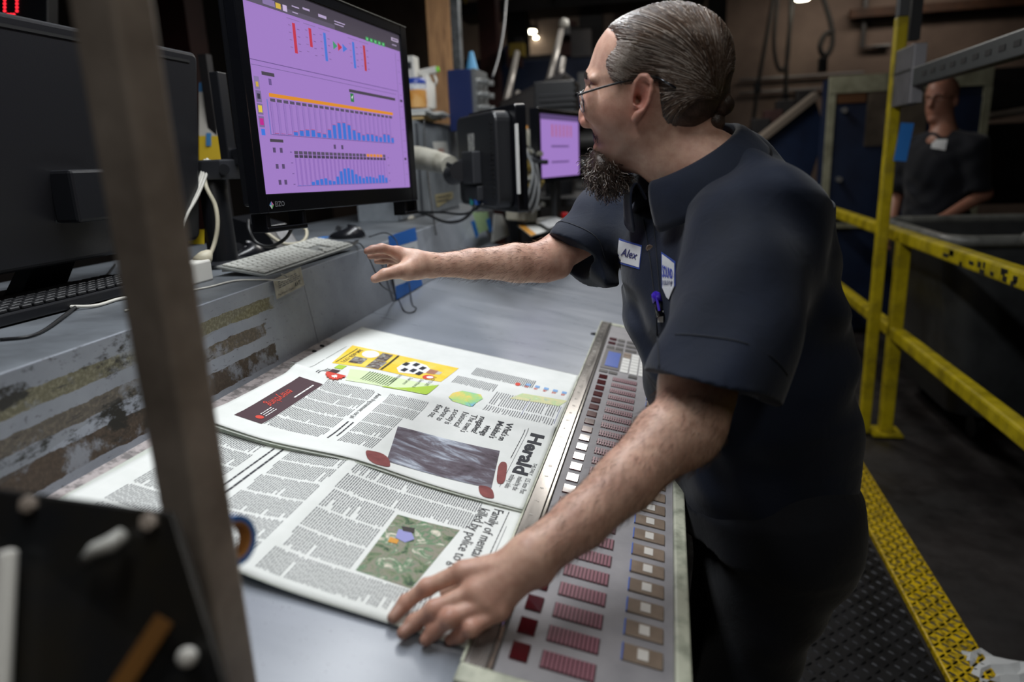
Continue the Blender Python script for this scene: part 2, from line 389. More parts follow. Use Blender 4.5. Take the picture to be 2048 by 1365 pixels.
brown_key = pm('brown_key', '#7d6d5e', 0.45, var=(30, '#6b5c4f', 0.4, 0.7)); white_key = pm('pale_key_lamp', '#c6c2bb', 0.4); blue_edge = pm('blue_key_edge_line', '#3a63b8', 0.4)
for k in range(24):
    y = 0.615 + k * 0.0421
    wdw = tbox(MB(), -0.0445, -0.0640, y - 0.0135, y + 0.0135, CO, CO + 0.0022).build('display_window', ledm, cons, bevel=0.0006, seg=1)
    sm = MB(); tbox(sm, -0.0772, -0.1352, y - 0.0135, y + 0.0135, CO, CO + 0.0006); sm.m = 1
    for j in range(12):
        a = -0.0785 - j * 0.00472; tbox(sm, a, a - 0.0030, y - 0.0125, y + 0.0125, CO, CO + 0.002)
    sm.m = 2
    if k > 11: tbox(sm, -0.0772, -0.1352, y - 0.0008, y + 0.0008, CO, CO + 0.0023)
    sm.build('indicator_strip', [slot_dark, slot_bar, slot_pale], cons)
    yb = y + 0.046
    if yb < 1.62:
        bt = MB(); tbox(bt, -0.1605, -0.2045, yb - 0.0135, yb + 0.0135, CO, CO + 0.0025)
        kb_ = bt.build('key_pair', brown_key, cons, bevel=0.0008, seg=1)
        tbox(MB(), -0.1765, -0.1885, yb - 0.0085, yb + 0.0085, CO + 0.0022, CO + 0.0033).build('lamp', white_key, kb_)
        tbox(MB(), -0.1595, -0.1607, yb - 0.0135, yb + 0.0135, CO, CO + 0.0027).build('edge', blue_edge, kb_)  # thin blue strip along one side of the key pair
lcdp = tbox(MB(), -0.0405, -0.0865, 1.652, 1.834, CO, CO + 0.0015).build('display_bezel', pm('dark_display_bezel', '#4b4747', 0.4), cons)
tbox(MB(), -0.0495, -0.0825, 1.674, 1.803, CO + 0.0012, CO + 0.0024).build('blue_screen', em('blue_lcd', '#1c4fae', 0.75), lcdp)
dk = pm('dark_console_key', '#3a3838', 0.45); wk = pm('white_console_key', '#d3d2cd', 0.45)
for i, (sa, sb_) in enumerate(((-0.0405, -0.0615), (-0.0648, -0.0852), (-0.0905, -0.122), (-0.127, -0.158))):
    for j in range(3):
        yy = 1.936 - j * 0.043
        tbox(MB(), sa, sb_, yy - 0.012, yy + 0.012, CO, CO + 0.002).build('console_key', ledm if (i == 0 and j < 2) else dk, cons, bevel=0.0006, seg=1)
for i in range(3):
    for j in range(7):
        yy = 1.812 - j * 0.0255; sa = -0.0895 - i * 0.0225
        tbox(MB(), sa, sa - 0.0195, yy - 0.0108, yy + 0.0108, CO, CO + 0.002).build('keypad_key', wk if not (i == 0 and j < 2) else brown_key, cons, bevel=0.0006, seg=1)
for sa in (-0.0405, -0.064, -0.112):
    tbox(MB(), sa, sa - 0.021, 1.618, 1.637, CO, CO + 0.002).build('console_key', dk, cons, bevel=0.0006, seg=1)
# ================================================================ newspapers lying open on the desk
def paper_material(name, col):
    m, nt, b = new_mat(name); vec = coords(nt, 'Object')
    f = noise_fac(nt, vec, 14, 0.3, 0.7, 5)
    nt.links.new(mix(nt, f, lin(col), lin('#d9dcd8')), b.inputs['Base Color']); b.inputs['Roughness'].default_value = 0.75
    b.inputs['Specular IOR Level'].default_value = 0.25
    return m
newsprint = paper_material('newsprint', '#e4e6e3'); underpaper = paper_material('newsprint_inner_sheets', '#c9d0c2')
ink = pm('black_newspaper_ink', '#33343a', 0.8); grey_ink = pm('body_text_ink', '#6a6c70', 0.8)
def sst(x, a, b): t = min(max((x - a) / (b - a), 0), 1); return t * t * (3 - 2 * t)
def h2(s, y):     # the lower paper, with its half-page crease along the desk
    r = 0.013 * math.exp(-abs(s - 0.272) / 0.075) * (1 - 0.55 * sst(y, 0.9, 1.2))
    return 0.003 + r + 0.0025 * math.sin(9 * s + 6 * y) ** 2 + 0.006 * sst(s, 0.42, 0.57) * (1 - sst(y, 0.9, 1.1))
def h1(s, y):     # the upper paper: a fold between its two pages, a lifted front edge
    b = 0.010 + 0.007 * math.exp(-((s - 0.27) / 0.09) ** 2) * (1 - sst(y, 1.1, 1.3))
    b += 0.010 * math.exp(-((y - 1.203) / 0.022) ** 2) + 0.004 * math.sin(s * 17 + 1) ** 2 * math.exp(-((y - 1.28) / 0.06) ** 2)
    b += 0.009 * sst(s, 0.40, 0.56) * (1 - sst(y, 1.18, 1.26)) + 0.005 * (1 - sst(y, 0.91, 1.0)) * sst(s, 0.05, 0.3)
    return b - 0.006 * sst(y, 1.45, 1.6)
def sheet(hf, s0, s1, y0, y1, d=0.0, ns=60, ny=50, thick=0.0006):
    """a grid with thickness; s0(y) right edge, s1(y) left edge"""
    mb = MB(); top = []; bot = []
    for i in range(ns + 1):
        for j in range(ny + 1):
            y = y0 + (y1 - y0) * j / ny; s = s0 + (s1(y) - s0) * i / ns
            top.append(T(s, y, hf(s, y) + d)); bot.append(T(s, y, hf(s, y) + d - thick))
    k = lambda i, j: i * (ny + 1) + j; N = len(top)
    fs = [(k(i, j), k(i, j + 1), k(i + 1, j + 1), k(i + 1, j)) for i in range(ns) for j in range(ny)]
    fs = [f[::-1] for f in fs] + [tuple(N + q for q in f) for f in fs]
    for i in range(ns): fs += [(k(i, 0), N + k(i, 0), N + k(i + 1, 0), k(i + 1, 0)), (k(i, ny), k(i + 1, ny), N + k(i + 1, ny), N + k(i, ny))]
    for j in range(ny): fs += [(k(0, j), k(0, j + 1), N + k(0, j + 1), N + k(0, j)), (k(ns, j), N + k(ns, j), N + k(ns, j + 1), k(ns, j + 1))]
    return mb.add(top + bot, fs)
class Page:
    """print on a sheet: letters read towards -y, letter tops point to the console"""
    def __init__(s, hf, parent): s.h = hf; s.o = parent
    def pt(s, a, y, e=0.0005): return T(a, y, s.h(a, y) + e)
    def patch(s, name, q, mat, e=0.0004, n=8, m=8):
        """q: four (s, y) corners"""
        q = [np.array(c, float) for c in q]; vs = []
        for i in range(n + 1):
            for j in range(m + 1):
                a, b = i / n, j / m; c = (q[0] * (1 - a) + q[1] * a) * (1 - b) + (q[3] * (1 - a) + q[2] * a) * b
                vs.append(s.pt(c[0], c[1], e))
        mb = MB(); fs = [(i * (m + 1) + j, i * (m + 1) + j + 1, (i + 1) * (m + 1) + j + 1, (i + 1) * (m + 1) + j) for i in range(n) for j in range(m)]
        nrm = np.cross(np.array(vs[1]) - vs[0], np.array(vs[m + 1]) - vs[0])
        if np.dot(nrm, TN) < 0: fs = [f[::-1] for f in fs]
        mb.add(vs, fs); return mb.build(name, mat, s.o)
    def rect(s, name, s0, s1, y0, y1, mat, e=0.0004, n=8, m=8): return s.patch(name, [(s0, y0), (s0, y1), (s1, y1), (s1, y0)], mat, e, n, m)
    def poly(s, name, pts, mat, e=0.0006):
        mb = MB(); vs = [s.pt(a, y, e) for a, y in pts]; c = np.mean(vs, 0); k = len(vs)
        fs = [(i, (i + 1) % k, k) for i in range(k)]
        if np.dot(np.cross(vs[0] - c, vs[1] - c), TN) < 0: fs = [f[::-1] for f in fs]
        mb.add(vs + [c], fs); return mb.build(name, mat, s.o)
    def line(s, mb, txt, s0, y0, size, **kw):
        e = kw.pop('e', 0.0008); letter(mb, txt, lambda a, b: s.pt(s0 - b, y0 - a, e), size, **kw)
    def column(s, mb, s0, s1, y0, y1, lead=0.0036, ht=0.0014, w=(0.003, 0.011), e=0.0005, full=0.97):
        a = s0
        while a < s1 - ht:
            y = y1 - (0.003 if RNG.random() < 0.12 else 0); end = y0 + (0 if RNG.random() < 0.9 else RNG.random() * (y1 - y0) * 0.7)
            while y > end + 0.002:
                L = min(w[0] + RNG.random() * (w[1] - w[0]), y - end)
                p = [s.pt(a, y, e), s.pt(a, y - L, e), s.pt(a + ht, y - L, e), s.pt(a + ht, y, e)]
                mb.quad(*p); y -= L + 0.0013
            a += lead
def noise_photo(name, cols, scale, dist=0.5, sc=(1, 1, 1)):
    m, nt, b = new_mat(name); vec = coords(nt, 'Object', sc)
    n = nd(nt, 'ShaderNodeTexNoise', Scale=scale, Detail=8.0, Roughness=0.65, Distortion=dist); nt.links.new(vec, n.inputs['Vector'])
    r = nt.nodes.new('ShaderNodeValToRGB'); nt.links.new(n.outputs[0], r.inputs[0]); e = r.color_ramp.elements
    ps = np.linspace(0.32, 0.68, len(cols)); e[0].position = ps[0]; e[0].color = lin(cols[0]); e[1].position = ps[-1]; e[1].color = lin(cols[-1])
    for p_, c_ in list(zip(ps, cols))[1:-1]: e.new(p_).color = lin(c_)
    nt.links.new(r.outputs[0], b.inputs['Base Color']); b.inputs['Roughness'].default_value = 0.7
    return m
# ---- lower paper
np2 = thing('newspaper', 'lower newspaper with a green woodland photo, under the hand resting on the desk', 'newspaper', T(0.27, 0.8), 'newspapers on the desk')
sheet(h2, 0.0, lambda y: 0.545 - 0.03 * (y - 0.6), 0.613, 1.18).build('sheet', newsprint, np2, smooth=True)
for k in (1, 2): sheet(h2, 0.0, lambda y: 0.548, 0.610 + 0.0016 * k, 1.18, -0.0009 * k, 30, 24).build('inner_sheet', underpaper, np2, smooth=True)
pg = Page(h2, np2); bt = MB(); hd = MB()
for (y0, y1) in ((0.628, 0.672), (0.8285, 0.872), (0.877, 0.922)):
    pg.column(bt, 0.062, 0.262, y0, y1)
for (y0, y1) in ((0.678, 0.722), (0.727, 0.772), (0.777, 0.823)):
    pg.column(bt, 0.168, 0.262, y0, y1)
for (y0, y1) in ((0.628, 0.672), (0.678, 0.722), (0.727, 0.772), (0.777, 0.823), (0.8285, 0.872), (0.877, 0.922)):
    pg.column(bt, 0.280, 0.372, y0, y1); pg.column(bt, 0.416, 0.505, y0, y1)
pg.line(hd, 'Family of mental', 0.042, 0.900, 0.0215, sx=0.92); pg.line(hd, 'killed by police to get', 0.0615, 0.893, 0.0215, sx=0.92)
pg.column(hd, 0.384, 0.391, 0.66, 0.915, 0.009, 0.0036, (0.004, 0.022)); pg.column(hd, 0.398, 0.404, 0.76, 0.905, 0.009, 0.0030, (0.004, 0.02))
pg.column(hd, 0.0195, 0.0225, 0.70, 0.90, 0.004, 0.0012); pg.rect('rule', 0.0145, 0.0152, 0.63, 0.86, grey_ink)
tag(bt.build('body_text', grey_ink, np2), kind='stuff'); hd.build('headline', ink, np2)['kind'] = 'stuff'
forest = noise_photo('woodland_photo', ['#1c2620', '#3f5b3c', '#6f7f5e', '#8d8478', '#4c7a52', '#b9b4a4', '#d8d2c0'], 38, 0.8)
pg.patch('photo', [tb(795, 1030, .006), tb(920, 1060, .006), tb(822, 1180, .006), tb(711, 1143, .006)], forest)
sq = lambda u, v: tb(u, v, 0.007)
pg.poly('photo_figure', [sq(797, 1058), sq(822, 1062), sq(829, 1078), sq(810, 1085), sq(791, 1075)], pm('lilac_print', '#8f8fc4', 0.7), 0.0009)
pg.poly('photo_figure', [sq(803, 1052), sq(830, 1056), sq(828, 1066), sq(806, 1062)], pm('dark_hair_print', '#2a211f', 0.7), 0.0010)
pg.poly('photo_figure', [sq(780, 1074), sq(798, 1080), sq(794, 1088), sq(776, 1084)], pm('orange_print', '#d0912e', 0.7), 0.0010)
# ---- upper paper
np1 = thing('newspaper', 'upper open newspaper with front page and yellow advert, white margins', 'newspaper', T(0.27, 1.25), 'newspapers on the desk')
left = lambda y: 0.541 - 0.012 * (y - 0.91) / 0.3 if y < 1.215 else 0.548 + 0.02 * (y - 1.215)
sheet(h1, 0.002, left, 0.908, 1.584, 0.0, 70, 90).build('sheet', newsprint, np1, smooth=True)
for k in (1, 2, 3):
    sheet(lambda s, y: max(h1(s, y) * (1 - 0.16 * k), 0.004), 0.002, lambda y: left(y) + 0.001 * k, 0.904 + 0.0012 * k, 1.588, -0.0007, 40, 50).build('inner_sheet', underpaper, np1, smooth=True)
pg = Page(h1, np1); bt = MB(); hd = MB(); bl = MB()
sp = lambda u, v: tb(u, v, 0.013)
maroon = pm('maroon_print', '#41272f', 0.7); red_p = pm('red_print', '#d0402f', 0.7); yel = pm('yellow_print', '#ecc62c', 0.7, var=(20, '#f2d96a', 0.4, 0.7))
white_p = pm('white_print', '#eef0ee', 0.7); green_l = pm('pale_green_print', '#d3e3b4', 0.7); green_d = pm('lime_print', '#a5c53a', 0.7); blue_p = pm('blue_print', '#7fa8d6', 0.7)
# front page, head to foot
pg.line(hd, 'Herald', 0.0405, 1.178, 0.0345, bold=0.035, fit=0.166)
pg.line(bl, 'THE DAILY', 0.0145, 1.062, 0.0085, fit=0.045)
for i, tx in enumerate(('U.S. letter Post', 'mailed by the', 'military sides')): pg.line(bl, tx, 0.0165 + i * 0.0125, 1.004, 0.0125, fit=(0.052, 0.048, 0.047)[i])
pg.rect('rule', 0.0485, 0.0492, 0.955, 1.186, grey_ink); pg.column(bl, 0.0535, 0.0565, 1.06, 1.18, 0.004, 0.0012); rd = MB(); pg.column(rd, 0.0535, 0.0565, 0.98, 1.03, 0.004, 0.0014); rd.build('red_line', red_p, np1)
starts = [(1022, 869), (1003, 866), (981, 868), (963, 851), (945, 848), (927, 848), (908, 842), (890, 838), (873, 834)]
for i, (tx, uv) in enumerate(zip(("What's on", "Mukilteo's", 'vintage', 'negatives?', "The town's", 'historical', 'society is', 'about to', 'find out.'), starts)):
    s_, y_ = sp(*uv); s_ = 0.0905 + i * 0.0172
    pg.line(hd if i < 4 else bl, tx, s_ , 1.187 if i != 2 else 1.165, 0.0175, bold=0.012 if i < 4 else 0.0, sx=0.95)
neg = noise_photo('old_negative_photo', ['#2b2229', '#4b3f49', '#5f5862', '#8d93a0', '#c9d0da'], 9, 1.2, (1, 2.6, 1))
skin_print = pm('red_skin_print', '#6a2c2e', 0.7, var=(30, '#8f4a46', 0.35, 0.7))
pg.patch('photo', [sp(795, 858), sp(1000, 900), sp(983, 975), sp(772, 930)], neg, 0.0007, 14, 10)
for (u0_, v0_, ru, rv, sk) in ((755, 926, 24, 14, 0.35), (1004, 944, 9, 22, -0.2), (973, 982, 15, 12, 0.3)):
    pg.poly('photo_finger', [sp(u0_ + ru * math.copysign(abs(math.cos(t)) ** 0.7, math.cos(t)) + sk * rv * math.sin(t), v0_ + rv * math.copysign(abs(math.sin(t)) ** 0.7, math.sin(t)) + 0.25 * ru * math.cos(t)) for t in np.linspace(0, 6.2832, 21)[:-1]], skin_print, 0.0010)
for (y0, y1) in ((0.958, 1.000), (1.005, 1.047), (1.052, 1.094), (1.099, 1.141), (1.146, 1.186)):
    pg.column(bt, 0.352, 0.452, y0, y1); pg.column(bt, 0.262 if y1 < 1.12 else 0.245, 0.322, y0, y1)
pg.line(hd, 'Auto drug treatment, not jail', 0.345, 1.180, 0.0125, bold=0.004, fit=0.125)
pg.column(hd, 0.338, 0.3425, 0.962, 1.040, 0.009, 0.0028, (0.004, 0.014)); pg.column(hd, 0.329, 0.333, 0.975, 1.040, 0.009, 0.0026, (0.004, 0.014))
pg.rect('banner', 0.452, 0.5015, 0.938 + 0.016, 1.168, maroon, 0.0006, 8, 20)
ev = MB(); letter(ev, 'everything', lambda a, b: pg.pt(0.489 - b, 1.105 - a, 0.0011), 0.026, shear=0.3, fit=0.082); ev.build('banner_script', red_p, np1)
wl = MB(); pg.column(wl, 0.462, 0.4655, 1.08, 1.155, 0.005, 0.003, (0.006, 0.016), e=0.0011)
pg.column(wl, 0.4625, 0.476, 0.985, 1.02, 0.005, 0.0016, e=0.0011); wl.build('banner_text', white_p, np1)
pg.poly('banner_emblem', [(0.468 + 0.007 * math.cos(t), 0.975 + 0.007 * math.sin(t)) for t in np.linspace(0, 6.28, 13)[:-1]], red_p, 0.0011)
# back page: weather at the head, adverts at the foot
pg.patch('advert', [sp(705, 689), sp(918, 735), sp(882, 763), sp(664, 724)], yel, 0.0006, 16, 8)
def ya(a, b):      # position inside the yellow advert: a along its length, b down
    q = [np.array(sp(*c)) for c in ((705, 689), (918, 735), (882, 763), (664, 724))]
    c = (q[0] * (1 - a) + q[1] * a) * (1 - b) + (q[3] * (1 - a) + q[2] * a) * b; return c[0], c[1]
def yrect(name, a0, a1, b0, b1, mat, e=0.0011): pg.patch(name, [ya(a0, b0), ya(a1, b0), ya(a1, b1), ya(a0, b1)], mat, e, 4, 4)
collage = noise_photo('small_advert_photo', ['#1c1a1a', '#5d4a44', '#8c8b86', '#c6c9c2'], 90, 0.4)
yrect('advert_photo', 0.12, 0.24, 0.52, 0.86, collage); yrect('advert_photo', 0.30, 0.40, 0.06, 0.5, collage); yrect('advert_photo', 0.30, 0.42, 0.52, 0.98, collage)
yrect('advert_band', 0.435, 0.455, 0.02, 0.98, pm('dark_yellow_print', '#3d3413', 0.7))
pg.poly('advert_badge', [ya(0.22 + 0.075 * math.cos(t), 0.26 + 0.2 * math.sin(t)) for t in np.linspace(0, 6.28, 17)[:-1]], white_p, 0.0011)
t_ = MB(); a0 = ya(0.095, 0.12); letter(t_, '360-653-1771', lambda a, b: pg.pt(a0[0] - b, a0[1] - a, 0.0012), 0.013, bold=0.01, fit=0.10); pg.column(t_, a0[0] + 0.005, a0[0] + 0.009, a0[1] - 0.11, a0[1], 0.005, 0.0022, e=0.0012); t_.build('advert_text', ink, np1)
blk = pm('black_print', '#20202a', 0.7)
pg.poly('advert_figure', [ya(*c_) for c_ in ((0.55, 0.36), (0.62, 0.16), (0.74, 0.24), (0.80, 0.40), (0.80, 0.66), (0.72, 0.84), (0.60, 0.92), (0.54, 0.70))], white_p, 0.0011)
for (a0_, b0_) in ((0.56, 0.30), (0.60, 0.62), (0.64, 0.22), (0.67, 0.56), (0.72, 0.34), (0.74, 0.64)): pg.patch('advert_figure', [ya(a0_, b0_), ya(a0_ + 0.045, b0_ + 0.03), ya(a0_ + 0.035, b0_ + 0.22), ya(a0_ - 0.01, b0_ + 0.18)], blk, 0.0016, 2, 2); yrect('advert_figure', 0.78, 0.88, 0.40, 0.66, pm('face_print', '#d9a58a', 0.7)); yrect('advert_figure', 0.88, 0.92, 0.44, 0.62, white_p)
pg.poly('advert_badge', [ya(0.86 + 0.05 * math.cos(t), 0.86 + 0.13 * math.sin(t)) for t in np.linspace(0, 6.28, 13)[:-1]], red_p, 0.0014)
pg.poly('advert_badge', [ya(0.875 + 0.03 * math.cos(t), 0.86 + 0.07 * math.sin(t)) for t in np.linspace(0, 6.28, 13)[:-1]], white_p, 0.0016)
pg.patch('advert', [sp(700, 738), sp(868, 768), sp(845, 797), sp(690, 768)], green_l, 0.0006, 12, 6)
pg.patch('advert', [sp(790, 776), sp(878, 770), sp(846, 798), sp(762, 783)], green_d, 0.0009, 8, 6)
g_ = MB()
for (u, v, tx, sz, ft) in ((868, 752, 'A LOT TO LIKE', 0.011, 0.062), (842, 757, 'Charity Matters &', 0.010, 0.055), (820, 754, 'Dean Lemons', 0.010, 0.045), (800, 748, 'ONE EMPRESS', 0.008, 0.055)):
    s_, y_ = sp(u, v); letter(g_, tx, lambda a, b, s_=s_, y_=y_: pg.pt(s_ - b, y_ - a, 0.0013), sz, fit=ft)
a_, b_ = sp(735, 745), sp(795, 757); pg.column(g_, b_[0], a_[0], b_[1] - 0.055, b_[1], 0.0052, 0.0018, e=0.0011)
g_.build('advert_text', pm('dark_green_ink', '#2f4a2a', 0.7), np1)
c_ = sp(671, 759); pg.poly('advert_starburst', [(c_[0] + (0.021 if k % 2 else 0.0185) * math.cos(k * math.pi / 16), c_[1] + (0.021 if k % 2 else 0.0185) * math.sin(k * math.pi / 16)) for k in range(32)], red_p, 0.0024)
for (u, v, m_) in ((681, 733, green_d), (668, 742, maroon)):
    c_ = sp(u, v); pg.rect('advert_square', c_[0] - 0.009, c_[0] + 0.009, c_[1] - 0.012, c_[1] + 0.012, m_, 0.0009, 3, 3)
for (u, v) in ((652, 738), (640, 749)):
    c_ = sp(u, v); pg.column(bl, c_[0] - 0.006, c_[0] + 0.006, c_[1] - 0.02, c_[1] + 0.01, 0.005, 0.0024)
for y0, y1 in ((1.225, 1.30), (1.305, 1.41)): pg.column(bl, 0.515, 0.520, y0, y1, 0.007, 0.001)
# weather page
dots = MB(); pg.column(dots, 0.012, 0.150, 1.222, 1.262, 0.0048, 0.0017, (0.0015, 0.004)); pg.column(dots, 0.012, 0.072, 1.27, 1.345, 0.0048, 0.0017, (0.0015, 0.004)); pg.column(dots, 0.078, 0.150, 1.27, 1.345, 0.0048, 0.0017, (0.0015, 0.004))
pg.column(dots, 0.085, 0.225, 1.41, 1.462, 0.004, 0.002, (0.003, 0.008)); pg.column(dots, 0.155, 0.245, 1.335, 1.385, 0.004, 0.0018, (0.002, 0.007))
tag(dots.build('table_text', grey_ink, np1), kind='stuff')
mp_ = noise_photo('weather_map_print', ['#e7a35a', '#ecd06a', '#b9d67a', '#8fcf9a', '#7fb6d6'], 14, 0.3)
pg.poly('weather_map', [sp(*a_) for a_ in ((897, 796), (905, 788), (925, 783), (962, 789), (966, 797), (952, 806), (944, 815), (940, 822), (928, 818), (905, 808))], mp_, 0.0007)
pg.patch('weather_map', [sp(1045, 785), sp(1135, 800), sp(1118, 812), sp(1020, 795)], noise_photo('terrain_map_print', ['#cfe0c0', '#b9cf9a', '#d9d2a0', '#9fc0b0'], 30), 0.0006, 6, 4)
c_ = sp(1036, 767); pg.poly('sun_icon', [(c_[0] + 0.006 * math.cos(t), c_[1] + 0.010 * math.sin(t)) for t in np.linspace(0, 6.28, 13)[:-1]], red_p, 0.0009)
for i in range(5):
    c_ = sp(1056 + i * 18, 768 + i * 4); pg.rect('forecast_icon', c_[0] - 0.006, c_[0] + 0.004, c_[1] - 0.006, c_[1] + 0.008, blue_p, 0.0008, 2, 2)
    pg.line(rd_ := MB(), str(58 - 2 * i), c_[0] + 0.004, c_[1] - 0.008, 0.011, bold=0.01); rd_.build('forecast_number', red_p, np1)
for (s_, y0, y1) in ((0.075, 1.25, 1.345), (0.009, 1.24, 1.34)): pg.rect('rule', s_, s_ + 0.0008, y0, y1, pm('violet_rule', '#5a5a9a', 0.7), 0.0007, 2, 6)
tag(bt.build('body_text', grey_ink, np1), kind='stuff'); tag(hd.build('headline', ink, np1), kind='stuff'); tag(bl.build('small_headline', ink, np1), kind='stuff')
# ================================================================ the large purple-screened monitor
black_plastic = pm('black_matte_plastic', '#15161a', 0.38, bmp=(400, 0.05)); gloss_black = pm('glossy_black_plastic', '#101115', 0.2)
dark_grey = pm('dark_grey_plastic', '#2b2c30', 0.45); silver = pm('satin_aluminium', '#b4b6b6', 0.3, 0.8); white_pl = pm('off_white_plastic', '#d5d3cc', 0.45)
MC = np.array([-0.685, 1.457, 1.564]); MX = unit((0.110, 0.994, -0.024)); MN = unit((0.994, -0.109, 0.014)); MZ = np.cross(MN, MX) * -1
if MZ[2] < 0: MZ = -MZ
MN = np.cross(MX, MZ); MN = MN if MN[0] > 0 else -MN
SW, SH = 0.58, 0.363
def S(u, v, e=0.0): return MC + MX * (u - 0.5) * SW + MZ * (0.5 - v) * SH + MN * e
mon = thing('monitor', 'large black monitor with a purple screen of blue bar charts', 'monitor', (MC[0] - 0.12, MC[1], LEDGE))
fr = MB()
def sbox(mb, u0, u1, v0, v1, e0, e1): return mb.hexa([S(u0, v1, e0), S(u1, v1, e0), S(u1, v0, e0), S(u0, v0, e0), S(u0, v1, e1), S(u1, v1, e1), S(u1, v0, e1), S(u0, v0, e1)])
sbox(fr, -0.040, 0.0, -0.066, 1.095, -0.018, 0.006); sbox(fr, 1.0, 1.053, -0.066, 1.095, -0.018, 0.006)
sbox(fr, 0.0, 1.0, -0.066, 0.0, -0.018, 0.006); sbox(fr, 0.0, 1.0, 1.0, 1.095, -0.018, 0.006)
fr.build('bezel', gloss_black, mon, bevel=0.002)
sbox(MB(), 0.0, 1.01, -0.03, 1.06, -0.050, -0.017).build('back_shell', black_plastic, mon, bevel=0.006)
sbox(MB(), -0.040, 1.053, -0.069, -0.064, -0.016, 0.007).build('top_edge', pm('scuffed_silver_edge', '#8f8e88', 0.35, 0.6), mon)
for u0, u1 in ((-0.01, 0.20), (0.93, 1.05)):
    b = MB(); sbox(b, u0, u0 + 0.02, 1.095, 1.185, -0.03, 0.004); sbox(b, u1 - 0.02, u1, 1.095, 1.185, -0.03, 0.004); sbox(b, u0, u1, 1.165, 1.19, -0.03, 0.006)
    b.build('foot_bracket', gloss_black, mon, bevel=0.002)
# the interface on the screen
UI = {}
def ui(c):
    if c not in UI: UI[c] = em('screen_colour_' + c.strip('#'), c, 0.92)
    return UI[c]
PURP = '#a47fca'; sm = MB(); ui_cols = []
def R_(u0, u1, v0, v1, c, e=0.0012):
    if c not in ui_cols: ui_cols.append(c)
    sm.m = ui_cols.index(c); sm.quad(S(u0, v1, e), S(u1, v1, e), S(u1, v0, e), S(u0, v0, e))
def tri(p, c, e=0.0016):
    if c not in ui_cols: ui_cols.append(c)
    sm.m = ui_cols.index(c); sm.add([S(*q, e) for q in p], [(0, 1, 2)])
R_(0, 1, 0, 1, PURP, 0.0006)
R_(0.0, 1, 0.0, 0.101, '#4a4450'); R_(0.0, 0.5, 0.075, 0.101, '#5d5568', 0.0013)
R_(0.10, 0.16, 0.06, 0.09, '#8a78a8', 0.0016); R_(0.164, 0.19, 0.064, 0.09, '#d8b648', 0.0016); R_(0.20, 0.222, 0.062, 0.092, '#cbb8de', 0.0016)
for a, b, c, d in ((0.25, 0.29, 0.05, 0.056), (0.31, 0.35, 0.04, 0.05), (0.40, 0.45, 0.045, 0.06), (0.50, 0.57, 0.05, 0.056), (0.50, 0.56, 0.065, 0.07), (0.25, 0.28, 0.08, 0.085), (0.93, 0.97, 0.07, 0.075)): R_(a, b, c, d, '#b7a6cc', 0.0016)
for k in range(5): R_(0.715 + k * 0.032, 0.738 + k * 0.032, 0.080, 0.104, '#3f9a58', 0.0016); R_(0.720 + k * 0.032, 0.731 + k * 0.032, 0.086, 0.097, '#6fd08a', 0.0018)
R_(0.928, 0.988, 0.028, 0.048, '#c9b9d6', 0.0016); R_(0.934, 0.982, 0.033, 0.043, '#6a5e78', 0.0018)
for u, c in ((0.25, '#c4364e'), (0.341, '#c4364e'), (0.428, '#4a78d6'), (0.618, '#4a78d6'), (0.697, '#b8383c')):
    R_(u - 0.008, u + 0.008, 0.136, 0.285 if u != 0.341 else 0.232, c)
    for k in range(4): R_(u - 0.03, u - 0.016, 0.15 + k * 0.036, 0.154 + k * 0.036, '#8a6aa4'); R_(u + 0.016, u + 0.030, 0.16 + k * 0.036, 0.164 + k * 0.036, '#7a5c96')
    R_(u - 0.035, u + 0.035, 0.118, 0.122, '#8a70a8')
R_(0.328, 0.347, 0.136, 0.19, '#4a78d6', 0.0015) if False else None
tri([(0.477, 0.165), (0.505, 0.187), (0.477, 0.212)], '#3f9a70'); tri([(0.508, 0.165), (0.536, 0.187), (0.508, 0.212)], '#c4364e'); tri([(0.540, 0.165), (0.572, 0.187), (0.540, 0.212)], '#4a78d6')
R_(0.008, 0.945, 0.362, 0.366, '#6d5590'); R_(0.012, 0.935, 0.386, 0.389, '#7a629c'); R_(0.952, 0.955, 0.12, 0.99, '#7a629c')
R_(0.056, 0.118, 0.411, 0.428, '#4a4450'); R_(0.559, 0.922, 0.413, 0.430, '#4a4450'); R_(0.565, 0.588, 0.436, 0.484, '#2f7f45'); tri([(0.570, 0.458), (0.575, 0.470), (0.584, 0.444)], '#e0e8e0')
R_(0.016, 0.040, 0.440, 0.500, '#8a78a8'); R_(0.022, 0.034, 0.465, 0.488, '#c8a84a', 0.0015); R_(0.016, 0.042, 0.505, 0.56, '#7d6c98'); R_(0.022, 0.036, 0.52, 0.545, '#3a3448', 0.0015)
R_(0.016, 0.042, 0.566, 0.618, '#7d6c98'); R_(0.020, 0.038, 0.575, 0.608, '#e0c64a', 0.0015); R_(0.016, 0.042, 0.626, 0.678, '#7d6c98'); R_(0.020, 0.038, 0.636, 0.668, '#c02a90', 0.0015); R_(0.022, 0.040, 0.686, 0.716, '#3f78e0')
R_(0.080, 0.891, 0.509, 0.527, '#e0902c'); R_(0.086, 0.10, 0.44, 0.47, '#6d5590')
bars1 = [0.01, 0.01, 0.01, 0.12, 0.18, 0.22, 0.24, 0.16, 0.13, 0.30, 0.50, 0.60, 0.62, 0.56, 0.38, 0.30, 0.22, 0.28, 0.28, 0.24, 0.20, 0.34, 0.33, 0.22]
